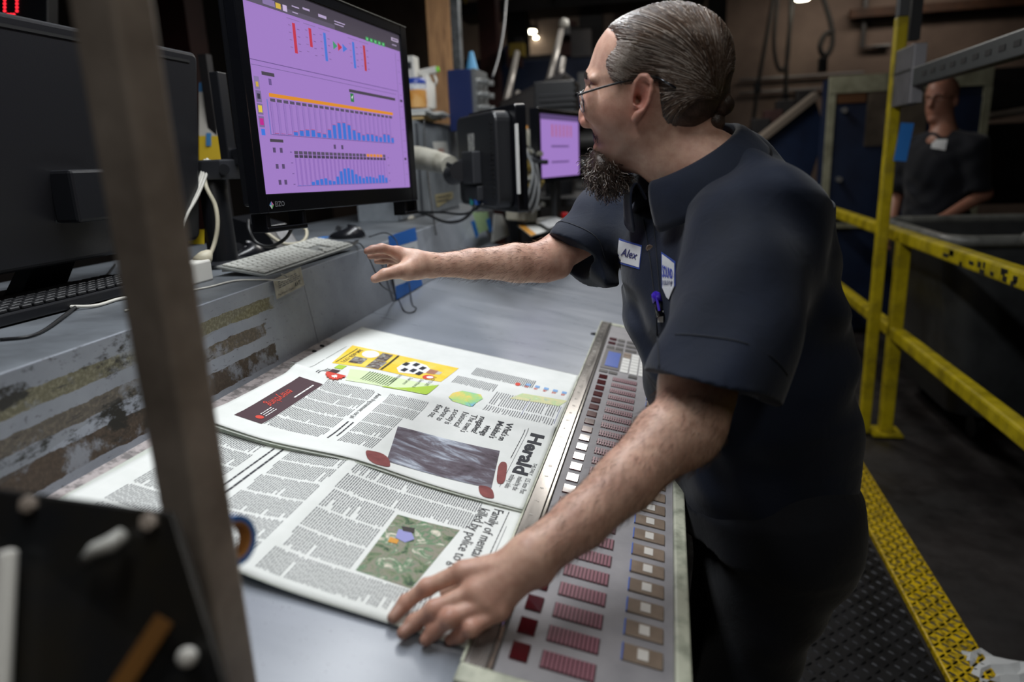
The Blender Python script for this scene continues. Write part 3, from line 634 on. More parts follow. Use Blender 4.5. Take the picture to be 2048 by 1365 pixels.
for k, b in enumerate(bars1):
    u = 0.083 + k * 0.0336
    R_(u, u + 0.025, 0.534, 0.549, '#5a5068'); R_(u - 0.004, u - 0.001, 0.552, 0.708, '#8464ae'); R_(u, u + 0.010, 0.552, 0.708, '#9a78c2')
    R_(u + 0.003, u + 0.025, 0.706 - b * 0.150, 0.706, '#3f74d4', 0.0015); R_(u + 0.003, u + 0.025, 0.706 - b * 0.150 - 0.003, 0.706 - b * 0.150, '#b0507a', 0.0016)
R_(0.065, 0.07, 0.54, 0.71, '#6f78c8'); R_(0.07, 0.88, 0.708, 0.711, '#6d5590')
R_(0.059, 0.126, 0.731, 0.746, '#4a4450')
for u, v in ((0.075, 0.785), (0.11, 0.785), (0.08, 0.865), (0.112, 0.865), (0.085, 0.945), (0.115, 0.945), (0.425, 0.752), (0.475, 0.752)): R_(u - 0.007, u + 0.007, v - 0.012, v + 0.012, '#5a4a70')
for k, b in enumerate(bars1):
    u = 0.178 + k * 0.0260; c = '#e0902c' if 18 <= k <= 22 else '#5a5068'
    R_(u, u + 0.021, 0.785, 0.802, c); R_(u, u + 0.021, 0.805, 0.820, '#4a4058'); R_(u + 0.023, u + 0.0245, 0.822, 0.965, '#7a58a4'); R_(u, u + 0.008, 0.822, 0.965, '#9470be')
    R_(u + 0.002, u + 0.021, 0.965 - b * 0.150, 0.965, '#3f74d4', 0.0015)
R_(0.174, 0.80, 0.966, 0.968, '#6d5590')
for k in range(4): R_(0.155, 0.166, 0.79 + k * 0.055, 0.794 + k * 0.055, '#6d5590'); R_(0.815, 0.824, 0.80 + k * 0.05, 0.806 + k * 0.05, '#6d5590')
for k in range(11): R_(0.968, 0.985, 0.16 + k * 0.075, 0.163 + k * 0.075, '#7a629c')
R_(0.965, 0.988, 0.415, 0.43, '#4a4058'); R_(0.965, 0.985, 0.80, 0.815, '#4a4058')
sm.build('screen', [ui(c) for c in ui_cols], mon)
lg = MB(); lp = lambda a, b: S(a, b, 0.0068)
for c_, q_ in (('#5aa0d8', ((0.006, 1.055), (0.017, 1.055), (0.017, 1.036))), ('#d87ab0', ((0.017, 1.036), (0.017, 1.055), (0.028, 1.055))), ('#7ac070', ((0.028, 1.055), (0.017, 1.055), (0.017, 1.076))), ('#d8d8e8', ((0.017, 1.076), (0.017, 1.055), (0.006, 1.055)))):
    z_ = MB(); z_.add([lp(*a_) for a_ in q_], [(0, 1, 2)]); z_.build('emblem_facet', pm('emblem_' + c_.strip('#'), c_, 0.3), mon)
letter(lg, 'EIZO', lambda a, b: S(0.034 + a / SW, 1.064 - b / SH, 0.0068), 0.013, bold=0.01); lg.build('emblem_lettering', pm('grey_emblem', '#7d7f84', 0.4), mon)

# ---- black column that carries the monitor arm
pole = thing('monitor_column', 'black monitor column clamped above a round base beside the large monitor', 'stand', (-1.05, 1.52, LEDGE))
pz = LEDGE
MB().lathe([(0.075, 0), (0.078, 0.004), (0.076, 0.010), (0.03, 0.014)], (-1.05, 1.50, pz), n=32).build('base', dark_grey, pole, smooth=True, autosmooth=40)
MB().lathe([(0.034, 0.012), (0.031, 0.20), (0.029, 0.205)], (-1.05, 1.50, pz), n=24).build('foot_sleeve', black_plastic, pole, smooth=True, autosmooth=40)
MB().box((-1.012, 1.52, pz + 0.34), (0.022, 0.034, 0.20)).build('upright', black_plastic, pole, bevel=0.002)
MB().box((-1.012, 1.52, pz + 0.43), (0.010, 0.014, 0.005)).build('cap', silver, pole)
cl = MB(); cl.box((-1.03, 1.51, pz + 0.225), (0.07, 0.10, 0.045)); cl.build('clamp', dark_grey, pole, bevel=0.004)
MB().cyl((-0.995, 1.47, pz + 0.225), (-0.985, 1.455, pz + 0.225), 0.012).build('knob', black_plastic, pole, smooth=True, autosmooth=40)
MB().bar((-1.0, 1.53, pz + 0.25), (-0.77, 1.50, pz + 0.30), 0.03, 0.04).build('arm', black_plastic, pole, bevel=0.004)

# ---- keyboard with its keys
KC = np.array([-0.89, 1.543, 1.232]); KX = unit((0.013, 1.0, 0.029)); KZ = unit(np.array([-0.985, 0.008, 0.174])); KN = np.cross(KX, KZ); KN = KN if KN[2] > 0 else -KN
def K(a, b, e=0.0): return KC + KX * a + KZ * b + KN * e     # a: towards the far end, b: towards the back
kbd = thing('keyboard', 'thin white computer keyboard lying on the ledge under the large monitor', 'keyboard', KC)
def kbox(mb, a0, a1, b0, b1, e0, e1): return mb.hexa([K(a0, b0, e0), K(a1, b0, e0), K(a1, b1, e0), K(a0, b1, e0), K(a0, b0, e1), K(a1, b0, e1), K(a1, b1, e1), K(a0, b1, e1)])
kbox(MB(), -0.215, 0.215, -0.059, 0.059, -0.006, 0.0).build('tray', pm('aluminium_keyboard_tray', '#a9aba8', 0.35, 0.5), kbd, bevel=0.002)
MB().hexa([K(-0.2, 0.02, -0.006), K(0.2, 0.02, -0.006), K(0.2, 0.055, -0.006), K(-0.2, 0.055, -0.006), K(-0.2, 0.02, -0.008), K(0.2, 0.02, -0.008), K(0.2, 0.055, -0.016), K(-0.2, 0.055, -0.016)]).build('foot', white_pl, kbd)
key_m = pm('grimy_white_key', '#c9cac4', 0.5, var=(40, '#98978f', 0.4, 0.7)); key_mesh = {}
def key(a0, a1, b0, b1):
    w_, h_ = round(a1 - a0, 4), round(b1 - b0, 4); c = K((a0 + a1) / 2, (b0 + b1) / 2, 0.0022)
    if (w_, h_) not in key_mesh:
        m_ = MB().box((0, 0, 0), (w_, h_, 0.0036), (KX, KZ, KN)); k_ = m_.build('key', key_m, kbd, bevel=0.0012, seg=1); key_mesh[(w_, h_)] = k_
        me = k_.data; off = -(WM[kbd.name].inverted() @ Vector((0, 0, 0)))
        for v_ in me.vertices: v_.co += off
    else:
        k_ = key_mesh[(w_, h_)].copy(); COL.objects.link(k_); k_.parent = kbd
    k_.location = WM[kbd.name].inverted() @ Vector(c)
rows = [(0.045, 0.0095, [1.0] * 19), (0.030, 0.0155, [1.0] * 13 + [1.9]), (0.0115, 0.0155, [1.5] + [1.0] * 13), (-0.007, 0.0155, [1.9] + [1.0] * 11 + [1.9]), (-0.0255, 0.0155, [2.4] + [1.0] * 10 + [2.4]), (-0.044, 0.0155, [1.3, 1.0, 1.3, 1.4, 5.6, 1.4, 1.3, 1.0, 1.3])]
for b0, hh, ws in rows:
    tot = sum(ws); L = 0.274 if len(ws) != 19 else 0.418; a = -0.209
    for w_ in ws:
        dw = L * w_ / tot; key(a + 0.0012, a + dw - 0.0012, b0 - hh / 2, b0 + hh / 2); a += dw
for i in range(3):
    for b0 in (0.030, 0.0115): key(0.0735 + i * 0.019, 0.090 + i * 0.019, b0 - 0.0077, b0 + 0.0077)
    key(0.0735 + i * 0.019, 0.090 + i * 0.019, -0.0517, -0.0363)
key(0.0925, 0.109, -0.0332, -0.0178)
for i in range(4):
    for b0 in (0.030, 0.0115, -0.007, -0.0255, -0.044): key(0.1365 + i * 0.019, 0.153 + i * 0.019, b0 - 0.0077, b0 + 0.0077)

# ---- mice
def mouse(label, p, ang, sc=1.0):
    m_ = thing('computer_mouse', label, 'mouse', p, 'mice on the ledge')
    ca, sa = math.cos(ang), math.sin(ang); ax, ay = np.array([ca, sa, 0]), np.array([-sa, ca, 0]); b = MB(); n, r = 20, 9; vs = []
    for i in range(r + 1):
        ph = i / r * math.pi / 2
        for k in range(n):
            t = k / n * 2 * math.pi; x = math.cos(t); y = math.sin(t)
            vs.append(np.array(p) + sc * (ax * 0.058 * x * math.cos(ph) * (1 + 0.06 * x) + ay * (0.031 - 0.004 * x * x) * y * math.cos(ph)) + np.array([0, 0, sc * (0.004 + 0.034 * math.sin(ph) * (1 - 0.25 * (x + 0.2)))]))
    fs = [(i * n + k, i * n + (k + 1) % n, (i + 1) * n + (k + 1) % n, (i + 1) * n + k) for i in range(r) for k in range(n)] + [tuple(range(n))[::-1]]
    b.add(vs, fs).build('shell', pm('black_mouse_shell', '#17181c', 0.25), m_, smooth=True)
    o_ = np.array(p) + np.array([0, 0, sc * 0.033])
    MB().cyl(o_ + ax * 0.028 * sc - ay * 0.004, o_ + ax * 0.028 * sc + ay * 0.004, 0.009 * sc, n=14).build('scroll_wheel', dark_grey, m_)
    MB().bar(o_ + ax * 0.04 * sc - (0, 0, 0.006), o_ + ax * 0.012 * sc + (0, 0, 0.003), 0.001, 0.003).build('button_seam', pm('black_gap', '#050506', 0.7), m_)
    return m_
m1 = onz(697, 477, LEDGE); mouse('black mouse on the ledge next to the keyboard end, cable tied beside it', m1, math.radians(200))
m2 = onz(497, 516, LEDGE); mouse('dark mouse behind the keyboard at the foot of the black column', m2, math.radians(255))
cable_black = pm('black_cable', '#17181a', 0.45); cable_white = pm('white_cable', '#c9c7be', 0.5); cable_cream = pm('cream_power_cable', '#b9b29c', 0.5)
def cable(label, pts, r, mat, cat='cable', n=8, group=None, name='cable'):
    return tag(MB().tube(smooth_path(pts, n), r, 8).build(name, mat, None, smooth=True), label, cat, group)
cable('black mouse cable looping from the ledge down to the desk top',
      [P(738, 474, 1.98), P(770, 466, 1.98), P(790, 478, 1.96), P(797, 500, 1.93), P(804, 540, 1.86), T(*tb(812, 585)) + TN * 0.05, T(*tb(824, 610), 0.004), T(*tb(832, 618), 0.003), T(*tb(825, 627), 0.003), T(*tb(808, 624), 0.003), T(*tb(792, 600), 0.012), P(764, 572, 1.72), P(752, 548, 1.74), P(735, 510, 1.80), P(722, 489, 1.86), onz(712, 487, LEDGE + 0.006)], 0.0016, cable_black)
b = MB()
for k in range(5):
    c_ = onz(695, 487, LEDGE + 0.008 + 0.002 * k)
    b.tube([c_ + (0.012 * math.sin(t) + 0.002 * k, 0.05 * math.cos(t), 0.003 * math.sin(3 * t)) for t in np.linspace(0, 6.28, 25)], 0.0016, 6)
tag(b.build('cable_bundle', cable_black, None, smooth=True), 'black tied bundle of mouse cable at the keyboard end', 'cable')
cable('cream power cable arching down in front of the black column', [P(408, 330, 1.62), P(412, 372, 1.60), P(430, 410, 1.60), P(435, 450, 1.60), P(428, 490, 1.60), P(412, 525, 1.58), P(398, 545, 1.56)], 0.0048, cable_cream)
b = MB()
for k, (dx, dz) in enumerate(((0, 0), (6, 3), (-5, 2))):
    b.tube(smooth_path([P(415 + dx, 318 + dz, 1.62), P(405 + dx, 355, 1.60), P(388 + dx, 395, 1.58), P(368 + dx, 430, 1.56), P(355 + dx, 470, 1.55), P(360 + dx, 510, 1.55)], 6), 0.0034, 8)
    b.build('cable', cable_white, None, smooth=True) if False else None
    tag(b.build('cable', cable_white, None, smooth=True), ('pale cable hanging behind the blurred post, inner strand of three', 'pale cable hanging behind the blurred post, nearest the black column', 'pale cable hanging behind the blurred post, lowest strand of three')[k], 'cable', 'pale cables hanging behind the post'); b = MB()
plug = thing('power_plug', 'white plug adapter block standing on the ledge', 'plug', onz(388, 566, LEDGE))
pc = onz(388, 566, LEDGE) + (0, 0, 0.022)
MB().box(pc, (0.045, 0.07, 0.044)).build('body', white_pl, plug, bevel=0.004)
MB().lathe([(0.018, 0), (0.015, 0.02), (0.009, 0.032), (0.006, 0.036)], pc + (0.0, 0.03, 0.015), unit((0.1, 0.8, 0.5)), 16).build('connector', cable_cream, plug, smooth=True)
cable('thin white keyboard cable running along the ledge edge', [onz(563, 548, 1.222), onz(575, 556, 1.218), onz(560, 560, LEDGE + 0.003), onz(520, 560, LEDGE + 0.003), onz(470, 562, LEDGE + 0.003), onz(420, 574, LEDGE + 0.003), onz(370, 585, LEDGE + 0.003), onz(250, 622, LEDGE + 0.003)], 0.0019, cable_white)
cable('thin white cable trailing along the ledge behind the post, upper', [onz(0, 640, LEDGE + 0.004), onz(60, 615, LEDGE + 0.004), onz(160, 610, LEDGE + 0.004), onz(240, 585, LEDGE + 0.004), onz(330, 575, LEDGE + 0.004)], 0.003, cable_white)
cable('thin white cable trailing along the ledge behind the post, lower', [onz(0, 636, LEDGE + 0.004), onz(65, 632, LEDGE + 0.004), onz(125, 615, LEDGE + 0.008), onz(190, 612, LEDGE + 0.004), onz(245, 597, LEDGE + 0.004), onz(320, 590, LEDGE + 0.004)], 0.003, cable_white)
cable('dark cable snaking over the ledge at the far left', [onz(0, 680, LEDGE + 0.003), onz(70, 670, LEDGE + 0.003), onz(130, 630, LEDGE + 0.006), onz(190, 580, LEDGE + 0.006), onz(230, 530, LEDGE + 0.004)], 0.0026, cable_black)
cable('white cable with plug curling behind the large monitor foot', [P(600, 452, 1.9), P(612, 460, 1.9), P(612, 475, 1.88), P(600, 486, 1.86), P(570, 488, 1.84), P(545, 475, 1.84), P(530, 460, 1.84), P(522, 440, 1.84)], 0.0045, cable_cream)
cable('black cable loop hanging under the large monitor corner', [P(585, 455, 1.6), P(570, 478, 1.6), P(540, 493, 1.6), P(512, 485, 1.6), P(498, 460, 1.6), P(496, 440, 1.62)], 0.004, cable_black)
bk = onz(582, 500, LEDGE); cab2 = thing('desk_box', 'dark box with a slanted grey face behind the large monitor foot', 'box', bk + (-0.03, 0.02, 0))
MB().hexa([bk + (0, -0.06, 0), bk + (0, 0.06, 0), bk + (-0.14, 0.06, 0), bk + (-0.14, -0.06, 0), bk + (-0.04, -0.06, 0.07), bk + (-0.04, 0.06, 0.07), bk + (-0.14, 0.06, 0.1), bk + (-0.14, -0.06, 0.1)]).build('body', black_plastic, cab2, bevel=0.003)
MB().hexa([bk + (0.001, -0.02, 0.002), bk + (0.001, 0.05, 0.002), bk + (-0.004, 0.05, 0.002), bk + (-0.004, -0.02, 0.002), bk + (-0.039, -0.02, 0.07), bk + (-0.039, 0.05, 0.07), bk + (-0.043, 0.05, 0.07), bk + (-0.043, -0.02, 0.07)]).build('face', pm('grey_box_face', '#74767a', 0.4, var=(60, '#5a5c60', 0.4, 0.6)), cab2)

# ---- black keyboard and clutter at the near left of the ledge
k2 = thing('keyboard', 'black keyboard lying on the near ledge behind the blurred post', 'keyboard', (-1.055, 0.98, LEDGE))
MB().box((-1.055, 0.98, LEDGE + 0.012), (0.132, 0.46, 0.018)).build('tray', black_plastic, k2, bevel=0.003)
bk_key = pm('black_key', '#121316', 0.55); proto = None
for i in range(6):
    for j in range(20):
        if proto is None:
            proto = MB().box((0, 0, 0), (0.017, 0.018, 0.006)).build('key', bk_key, k2, bevel=0.0015, seg=1)
            for v_ in proto.data.vertices: v_.co -= WM[k2.name].inverted() @ Vector((0, 0, 0))
            kk = proto
        else: kk = proto.copy(); COL.objects.link(kk); kk.parent = k2
        kk.location = Vector((-1.055 - 0.052 + i * 0.0208, 0.98 - 0.211 + j * 0.0222, LEDGE + 0.024)) - k2.location
# ---- the black monitor seen from behind at the left
lm = thing('monitor', 'big black monitor seen from behind at the left, vent slot along its top', 'monitor', (-1.12, 1.12, LEDGE))
x0 = -1.0; yr, zt = 1.44, 1.678
def Lp(y, z, x): return np.array([x, y, z])
bodym = MB(); prof = rrect(0.62, 0.40, 0.018, 5, 1.13, 1.482)
bodym.prism([(a, b_) for a, b_ in prof], (x0 - 0.03, 0, 0), (0, 1, 0), (0, 0, 1), (1, 0, 0), 0.03)
sat = pm('satin_black_monitor_back', '#1f1f22', 0.34, bmp=(500, 0.06))
lean = lambda m_: setattr(m_, 'v', [(x + (z - 1.68) * 0.15, y, z) for x, y, z in m_.v]) or m_
lean(bodym).build('back_shell', sat, lm, bevel=0.008, seg=3)
lean(MB().box((x0 + 0.0004, 1.11, 1.662), (0.002, 0.60, 0.005))).build('vent_slot', pm('black_gap', '#050506', 0.7), lm)
lean(MB().prism(rrect(0.60, 0.38, 0.012, 4, 1.13, 1.482), (x0 - 0.055, 0, 0), (0, 1, 0), (0, 0, 1), (1, 0, 0), 0.026)).build('front_frame', black_plastic, lm, bevel=0.002)
MB().box((x0 - 0.02, 1.08, 1.40), (0.05, 0.09, 0.09)).build('mount_block', black_plastic, lm, bevel=0.006)
MB().hexa([(x0 - 0.19, 1.03, LEDGE + 0.012), (x0 - 0.19, 1.13, LEDGE + 0.012), (x0 - 0.145, 1.13, LEDGE + 0.012), (x0 - 0.145, 1.03, LEDGE + 0.012), (x0 - 0.03, 1.04, 1.42), (x0 - 0.03, 1.12, 1.42), (x0 + 0.0, 1.12, 1.42), (x0 + 0.0, 1.04, 1.42)]).build('neck', black_plastic, lm, bevel=0.004)
MB().box((x0 - 0.20, 1.08, LEDGE + 0.006), (0.14, 0.26, 0.012)).build('base', dark_grey, lm, bevel=0.005)
# ---- red dot-matrix counter
dm = thing('led_counter', 'black counter box showing a red dot-matrix digit', 'display', P(-10, 60, 2.4))
cx0 = P(15, 5, 2.4); dX = R[:, 0]; dY = R[:, 1]; dZ = R[:, 2]
MB().box(cx0 - dZ * 0.04, (0.26, 0.16, 0.06), (dX, dY, dZ)).build('case', black_plastic, dm, bevel=0.004)
dots = em('red_led_dot', '#ff2a38', 3.0); dig = ['01110', '10001', '10001', '10001', '10001', '10001', '01110']; d0 = None
b = MB()
for col in range(1):
    for r_, row in enumerate(dig):
        for c_, ch in enumerate(row):
            if ch == '1':
                o_ = cx0 + dX * ((c_ - 2) * 0.0105 - col * 0.075 + 0.005) + dY * ((3 - r_) * 0.0125 + 0.0) - dZ * 0.0095
                MB().cyl(o_, o_ + dZ * 0.002, 0.0038, n=8).build('led_dot', dots, dm)
MB().bar(cx0 - dZ * 0.05 + np.array([0, 0, 0.07]), np.array([cx0[0], cx0[1], 5.28]) - dZ * 0.05, 0.02, 0.02, (0, 1, 0)).build('hanger', dark_grey, dm)
# ---- printed labels and signs stuck to the riser
def riser_pt(u, v, e=0.0):
    n_ = unit(np.cross(riser_base(2) - riser_base(1), riser_top(1) - riser_base(1))); n_ = n_ if n_[0] > 0 else -n_
    return onplane(u, v, riser_base(1.3) + n_ * e, n_), n_
def quad_sign(name, label, cat, px, mat, e=0.001, th=0.0008, parent=None, npx=None):
    c = [riser_pt(*q_, e)[0] for q_ in px]; n_ = riser_pt(0, 500)[1]
    mb = MB().hexa([a_ for a_ in c] + [a_ + n_ * th for a_ in c])
    o_ = mb.build(name, mat, parent)
    if parent is None: tag(o_, label, cat)
    return o_, c, n_
def bil(c, a, b): return (c[0] * (1 - a) + c[1] * a) * (1 - b) + (c[3] * (1 - a) + c[2] * a) * b
lab = thing('sticker', 'torn grey sticker below the keyboard, printed in black with a bold maker mark', 'sticker', riser_pt(575, 595)[0])
o_, c_, n_ = quad_sign('paper', None, None, [(546, 560), (601, 534), (608, 571), (553, 599)], pm('grimy_sticker', '#a7a49a', 0.6, var=(50, '#8a867c', 0.4, 0.7)), parent=lab)
t_ = MB(); letter(t_, "The Printer's Choice", lambda a, b: bil(c_, 0.06 + a, 0.90 - b) + n_ * 0.0012, 0.16, fit=0.55); t_.build('lettering', ink, lab)
t_ = MB(); letter(t_, 'AVT.', lambda a, b: bil(c_, 0.66 + a, 0.86 - b) + n_ * 0.0012, 0.34, bold=0.02, fit=0.24); t_.build('maker_mark', ink, lab)
t_ = MB()
for k in range(4):
    a_ = 0.12
    while a_ < 0.8:
        L = 0.05 + random.random() * 0.1; t_.quad(*[bil(c_, x, y) + n_ * 0.0012 for x, y in ((a_, 0.24 + k * 0.1), (a_ + L, 0.24 + k * 0.1), (a_ + L, 0.19 + k * 0.1), (a_, 0.19 + k * 0.1))]); a_ += L + 0.03
tag(t_.build('small_print', grey_ink, lab), kind='stuff')
sg = thing('sign', 'blue and white sign stuck on the riser behind the reaching hand', 'sign', riser_pt(808, 590, 0.007)[0])
blue_s = pm('blue_sign_print', '#2f6fc4', 0.45); white_s = pm('white_sign_card', '#d6d9dc', 0.5)
e_ = 0.0075
quad_sign('card', None, None, [(776, 473), (830, 455), (845, 570), (793, 600)], white_s, e_, 0.001, sg)
o_, c_, n_ = quad_sign('blue_band', None, None, [(776, 473), (830, 455), (834, 481), (779, 497)], blue_s, e_ + 0.0005, 0.001, sg)
quad_sign('blue_band', None, None, [(790, 573), (841, 553), (845, 570), (793, 600)], blue_s, e_ + 0.0005, 0.001, sg)
cc = [riser_pt(*q_, e_ + 0.002)[0] for q_ in ((776, 473), (830, 455), (845, 570), (793, 600))]
t_ = MB(); letter(t_, 'SOUND', lambda a, b: bil(cc, 0.60 + a, 0.36 - b), 0.075, bold=0.01, fit=0.26); t_.build('lettering', ink, sg)
t_ = MB(); letter(t_, 'PUBLISHING', lambda a, b: bil(cc, 0.60 + a, 0.42 - b), 0.04, fit=0.26); t_.build('lettering', blue_s, sg)
tape = pm('blue_masking_tape', '#2a78c8', 0.55)
tp = onz(640, 477, LEDGE + 0.001); tag(MB().box(tp, (0.03, 0.10, 0.0008)).build('tape_strip', tape), 'strip of blue masking tape on the ledge behind the mouse', 'tape')
# ================================================================ along the ledge, beyond the monitor
cab_grey = pm('grey_cabinet_paint', '#83898f', 0.45, var=(8, '#62676c', 0.4, 0.72), bmp=(90, 0.12))
cab = thing('electrical_cabinet', 'grey upright electrical cabinet standing on the ledge behind the white arm', 'cabinet', (-1.12, 3.0, LEDGE))
MB().box((-1.14, 3.13, (LEDGE + 1.615) / 2), (0.17, 0.94, 1.615 - LEDGE)).build('body', cab_grey, cab, bevel=0.004)
for ya_, yb_ in ((2.67, 2.905), (2.94, 3.58)): MB().box((-1.048, (ya_ + yb_) / 2, 1.41), (0.012, yb_ - ya_, 0.385)).build('door', cab_grey, cab, bevel=0.003)
MB().box((-1.043, 2.922, 1.41), (0.006, 0.016, 0.38)).build('hinge_strip', pm('dark_strip', '#3a3d42', 0.4), cab)
def on_cab(u, v, x=-1.0405): return onx(u, v, x)
def card(name, label, cat, px, mat, x=-1.0405, th=0.001, parent=None):
    c = [on_cab(u, v, x) for u, v in px]; mb = MB().hexa([a_ for a_ in c] + [a_ + np.array([th, 0, 0]) for a_ in c]); o_ = mb.build(name, mat, parent)
    if parent is None: tag(o_, label, cat)
    return o_, c
white_card = pm('white_card', '#d9d9d4', 0.6)
pc_ = thing('photo_card', 'white card with a small figure picture taped to the grey cabinet', 'card', on_cab(880, 310))
card('card', None, None, [(865, 284), (893, 283), (899, 319), (871, 314)], white_card, parent=pc_)
card('picture', None, None, [(876, 298), (887, 297), (890, 316), (879, 314)], noise_photo('figure_print', ['#3a2a28', '#b07a68', '#d8c8c0'], 40), x=-1.0392, parent=pc_)
yl = thing('label_plate', 'yellowed printed label on the lower grey cabinet door', 'label', on_cab(888, 400))
card('plate', None, None, [(870, 390), (905, 384), (906, 394), (897, 411), (874, 415)][:1] + [(905, 384), (906, 396), (874, 415)], pm('yellowed_label', '#a59a72', 0.6), parent=yl)
_, cq = card('line', None, None, [(874, 394), (902, 389), (902, 392), (874, 397)], ink, x=-1.0392, parent=yl); card('line', None, None, [(874, 402), (898, 397), (898, 400), (874, 405)], ink, x=-1.0392, parent=yl)
# things on top of the cabinet
ct = 1.615
def top_at(u, v): return onz(u, v, ct)
bx_ = onx(821, 214, -1.12)
y0_ = bx_[1]
def cp(u, v): return ony(u, v, y0_ + 0.02)
tub = thing('wipes_tub', 'orange wipes tub with a blue lid on the grey cabinet', 'tub', cp(834, 216))
a_, b_ = cp(834, 216), cp(833, 157); hgt = b_[2] - a_[2]; rr = np.linalg.norm(cp(854, 190) - cp(815, 190)) / 2; rr_ = rr
MB().lathe([(rr * 0.94, 0), (rr, 0.006), (rr, hgt * 0.62)], a_, n=28).build('body', pm('orange_tub_plastic', '#d08a34', 0.4, var=(14, '#e0b070', 0.4, 0.6)), tub, smooth=True, autosmooth=40)
MB().lathe([(rr * 1.005, 0), (rr * 1.005, hgt * 0.20)], a_ + (0, 0, hgt * 0.60), n=28).build('label_band', pm('white_blue_label', '#d3d6dc', 0.5, var=(60, '#3a55b0', 0.5, 0.62)), tub, smooth=True, autosmooth=40)
MB().lathe([(rr * 1.03, 0), (rr * 1.03, hgt * 0.12), (rr * 0.85, hgt * 0.2)], a_ + (0, 0, hgt * 0.80), n=28).build('lid', pm('blue_lid', '#24409c', 0.35), tub, smooth=True, autosmooth=40)
spr = thing('spray_bottle', 'white spray bottle with a green nozzle behind the wipes tub', 'bottle', cp(846, 216) + (0, 0.10, 0))
s0 = cp(846, 216) + (-0.01, 0.10, 0); s1 = cp(843, 140) + (0, 0.11, 0)
MB().lathe([(0.035, 0), (0.038, 0.01), (0.038, 0.10), (0.018, 0.14), (0.014, max(s1[2] - s0[2] - 0.03, 0.15))], s0, n=20).build('body', white_pl, spr, smooth=True)
MB().bar(s1 + (-0.05, 0, 0), s1 + (0.035, 0, 0.012), 0.022, 0.028).build('head', white_pl, spr, bevel=0.004); MB().bar(s1 + (0.025, 0, 0.01), s1 + (0.045, 0, 0.013), 0.02, 0.022).build('nozzle', pm('green_nozzle', '#7ad028', 0.35), spr, bevel=0.003)
MB().tube([s1 + (0.02, 0, -0.01), s1 + (0.03, 0, -0.035), s1 + (0.02, 0, -0.06)], 0.006, 6).build('trigger', white_pl, spr, smooth=True)
ca_ = cp(820, 216) + (-0.02, 0.06, 0); hh_ = cp(820, 108)[2] - ca_[2]
cart_ = thing('carton', 'white carton with a dark printed square behind the wipes tub', 'carton', ca_); MB().box(ca_ + (0, 0.02, hh_ / 2), (0.07, 0.07, hh_)).build('body', white_pl, cart_, bevel=0.003); MB().box(ca_ + (0.012, -0.0155, hh_ * 0.82), (0.024, 0.002, 0.028)).build('print', dark_grey, cart_)
pz_ = ct
for k, (m_, lab_) in enumerate(((pm('tan_card', '#b59a6a', 0.7), 'tan cardboard sheet at the bottom of the papers on the cabinet'), (white_card, 'white paper bundle in the middle of the papers on the cabinet'), (pm('pale_paper', '#c5c8c8', 0.7), 'white paper pad on top of the papers on the cabinet'))):
    b = MB(); c_ = cp(852, 232); n_ = 7; z_ = ct + 0.002 + k * 0.013; vs = []
    for i in range(n_):
        for j in range(2):
            x_ = -1.19 + 0.16 * j; y_ = y0_ - 0.10 + (0.26 + 0.03 * k) * i / (n_ - 1); vs.append((x_ + 0.01 * k, y_, z_ + 0.012 + 0.006 * math.sin(i * 1.4 + k)))
    vs = vs + [(p_[0], p_[1], p_[2] - 0.010) for p_ in vs]; o2 = n_ * 2
    fs = [(2 * i, 2 * i + 1, 2 * i + 3, 2 * i + 2) for i in range(n_ - 1)]; fs = fs + [tuple(o2 + q_ for q_ in f)[::-1] for f in fs] + [(2 * i, 2 * i + 2, o2 + 2 * i + 2, o2 + 2 * i) for i in range(n_ - 1)] + [(2 * i + 1, o2 + 2 * i + 1, o2 + 2 * i + 3, 2 * i + 3) for i in range(n_ - 1)] + [(0, o2, o2 + 1, 1), (2 * n_ - 2, 2 * n_ - 1, o2 + 2 * n_ - 1, o2 + 2 * n_ - 2)]
    tag(b.add(vs, fs).build('paper_bundle', m_), lab_, 'papers', 'papers on the cabinet')
# wooden post and strut behind
def wood_material():
    m, nt, b = new_mat('rough_pine_post'); vec = coords(nt, 'Object', (9, 9, 0.8))
    f = noise_fac(nt, vec, 5, 0.3, 0.7, 6, 0.6, 1.0); g = noise_fac(nt, coords(nt, 'Object', (30, 30, 3)), 8, 0.6, 0.72, 4)
    c = mix(nt, f, lin('#7d5a3c'), lin('#b48a5e')); c = mix(nt, math_n(nt, 'MULTIPLY', g, 0.6), c, lin('#3f2c20')); nt.links.new(c, b.inputs['Base Color']); b.inputs['Roughness'].default_value = 0.75; return m
wp = P(880, 120, 3.75); wp[2] = 0
tag(MB().box((wp[0], wp[1], 1.8), (0.125, 0.125, 3.6), ((0.93, 0.36, 0), (-0.36, 0.93, 0), (0, 0, 1))).build('wooden_post', wood_material(), None, bevel=0.004), 'rough pine post rising behind the grey cabinet', 'post')
sp0 = P(912, 70, 3.72)
tag(MB().box((sp0[0] + 0.012, sp0[1] - 0.03, 2.6), (0.05, 0.045, 1.9)).build('steel_channel', pm('galvanised_channel', '#8d9194', 0.35, 0.7, var=(20, '#5a5d60', 0.4, 0.7)), None, bevel=0.004), 'galvanised steel channel standing against the wooden post', 'channel')
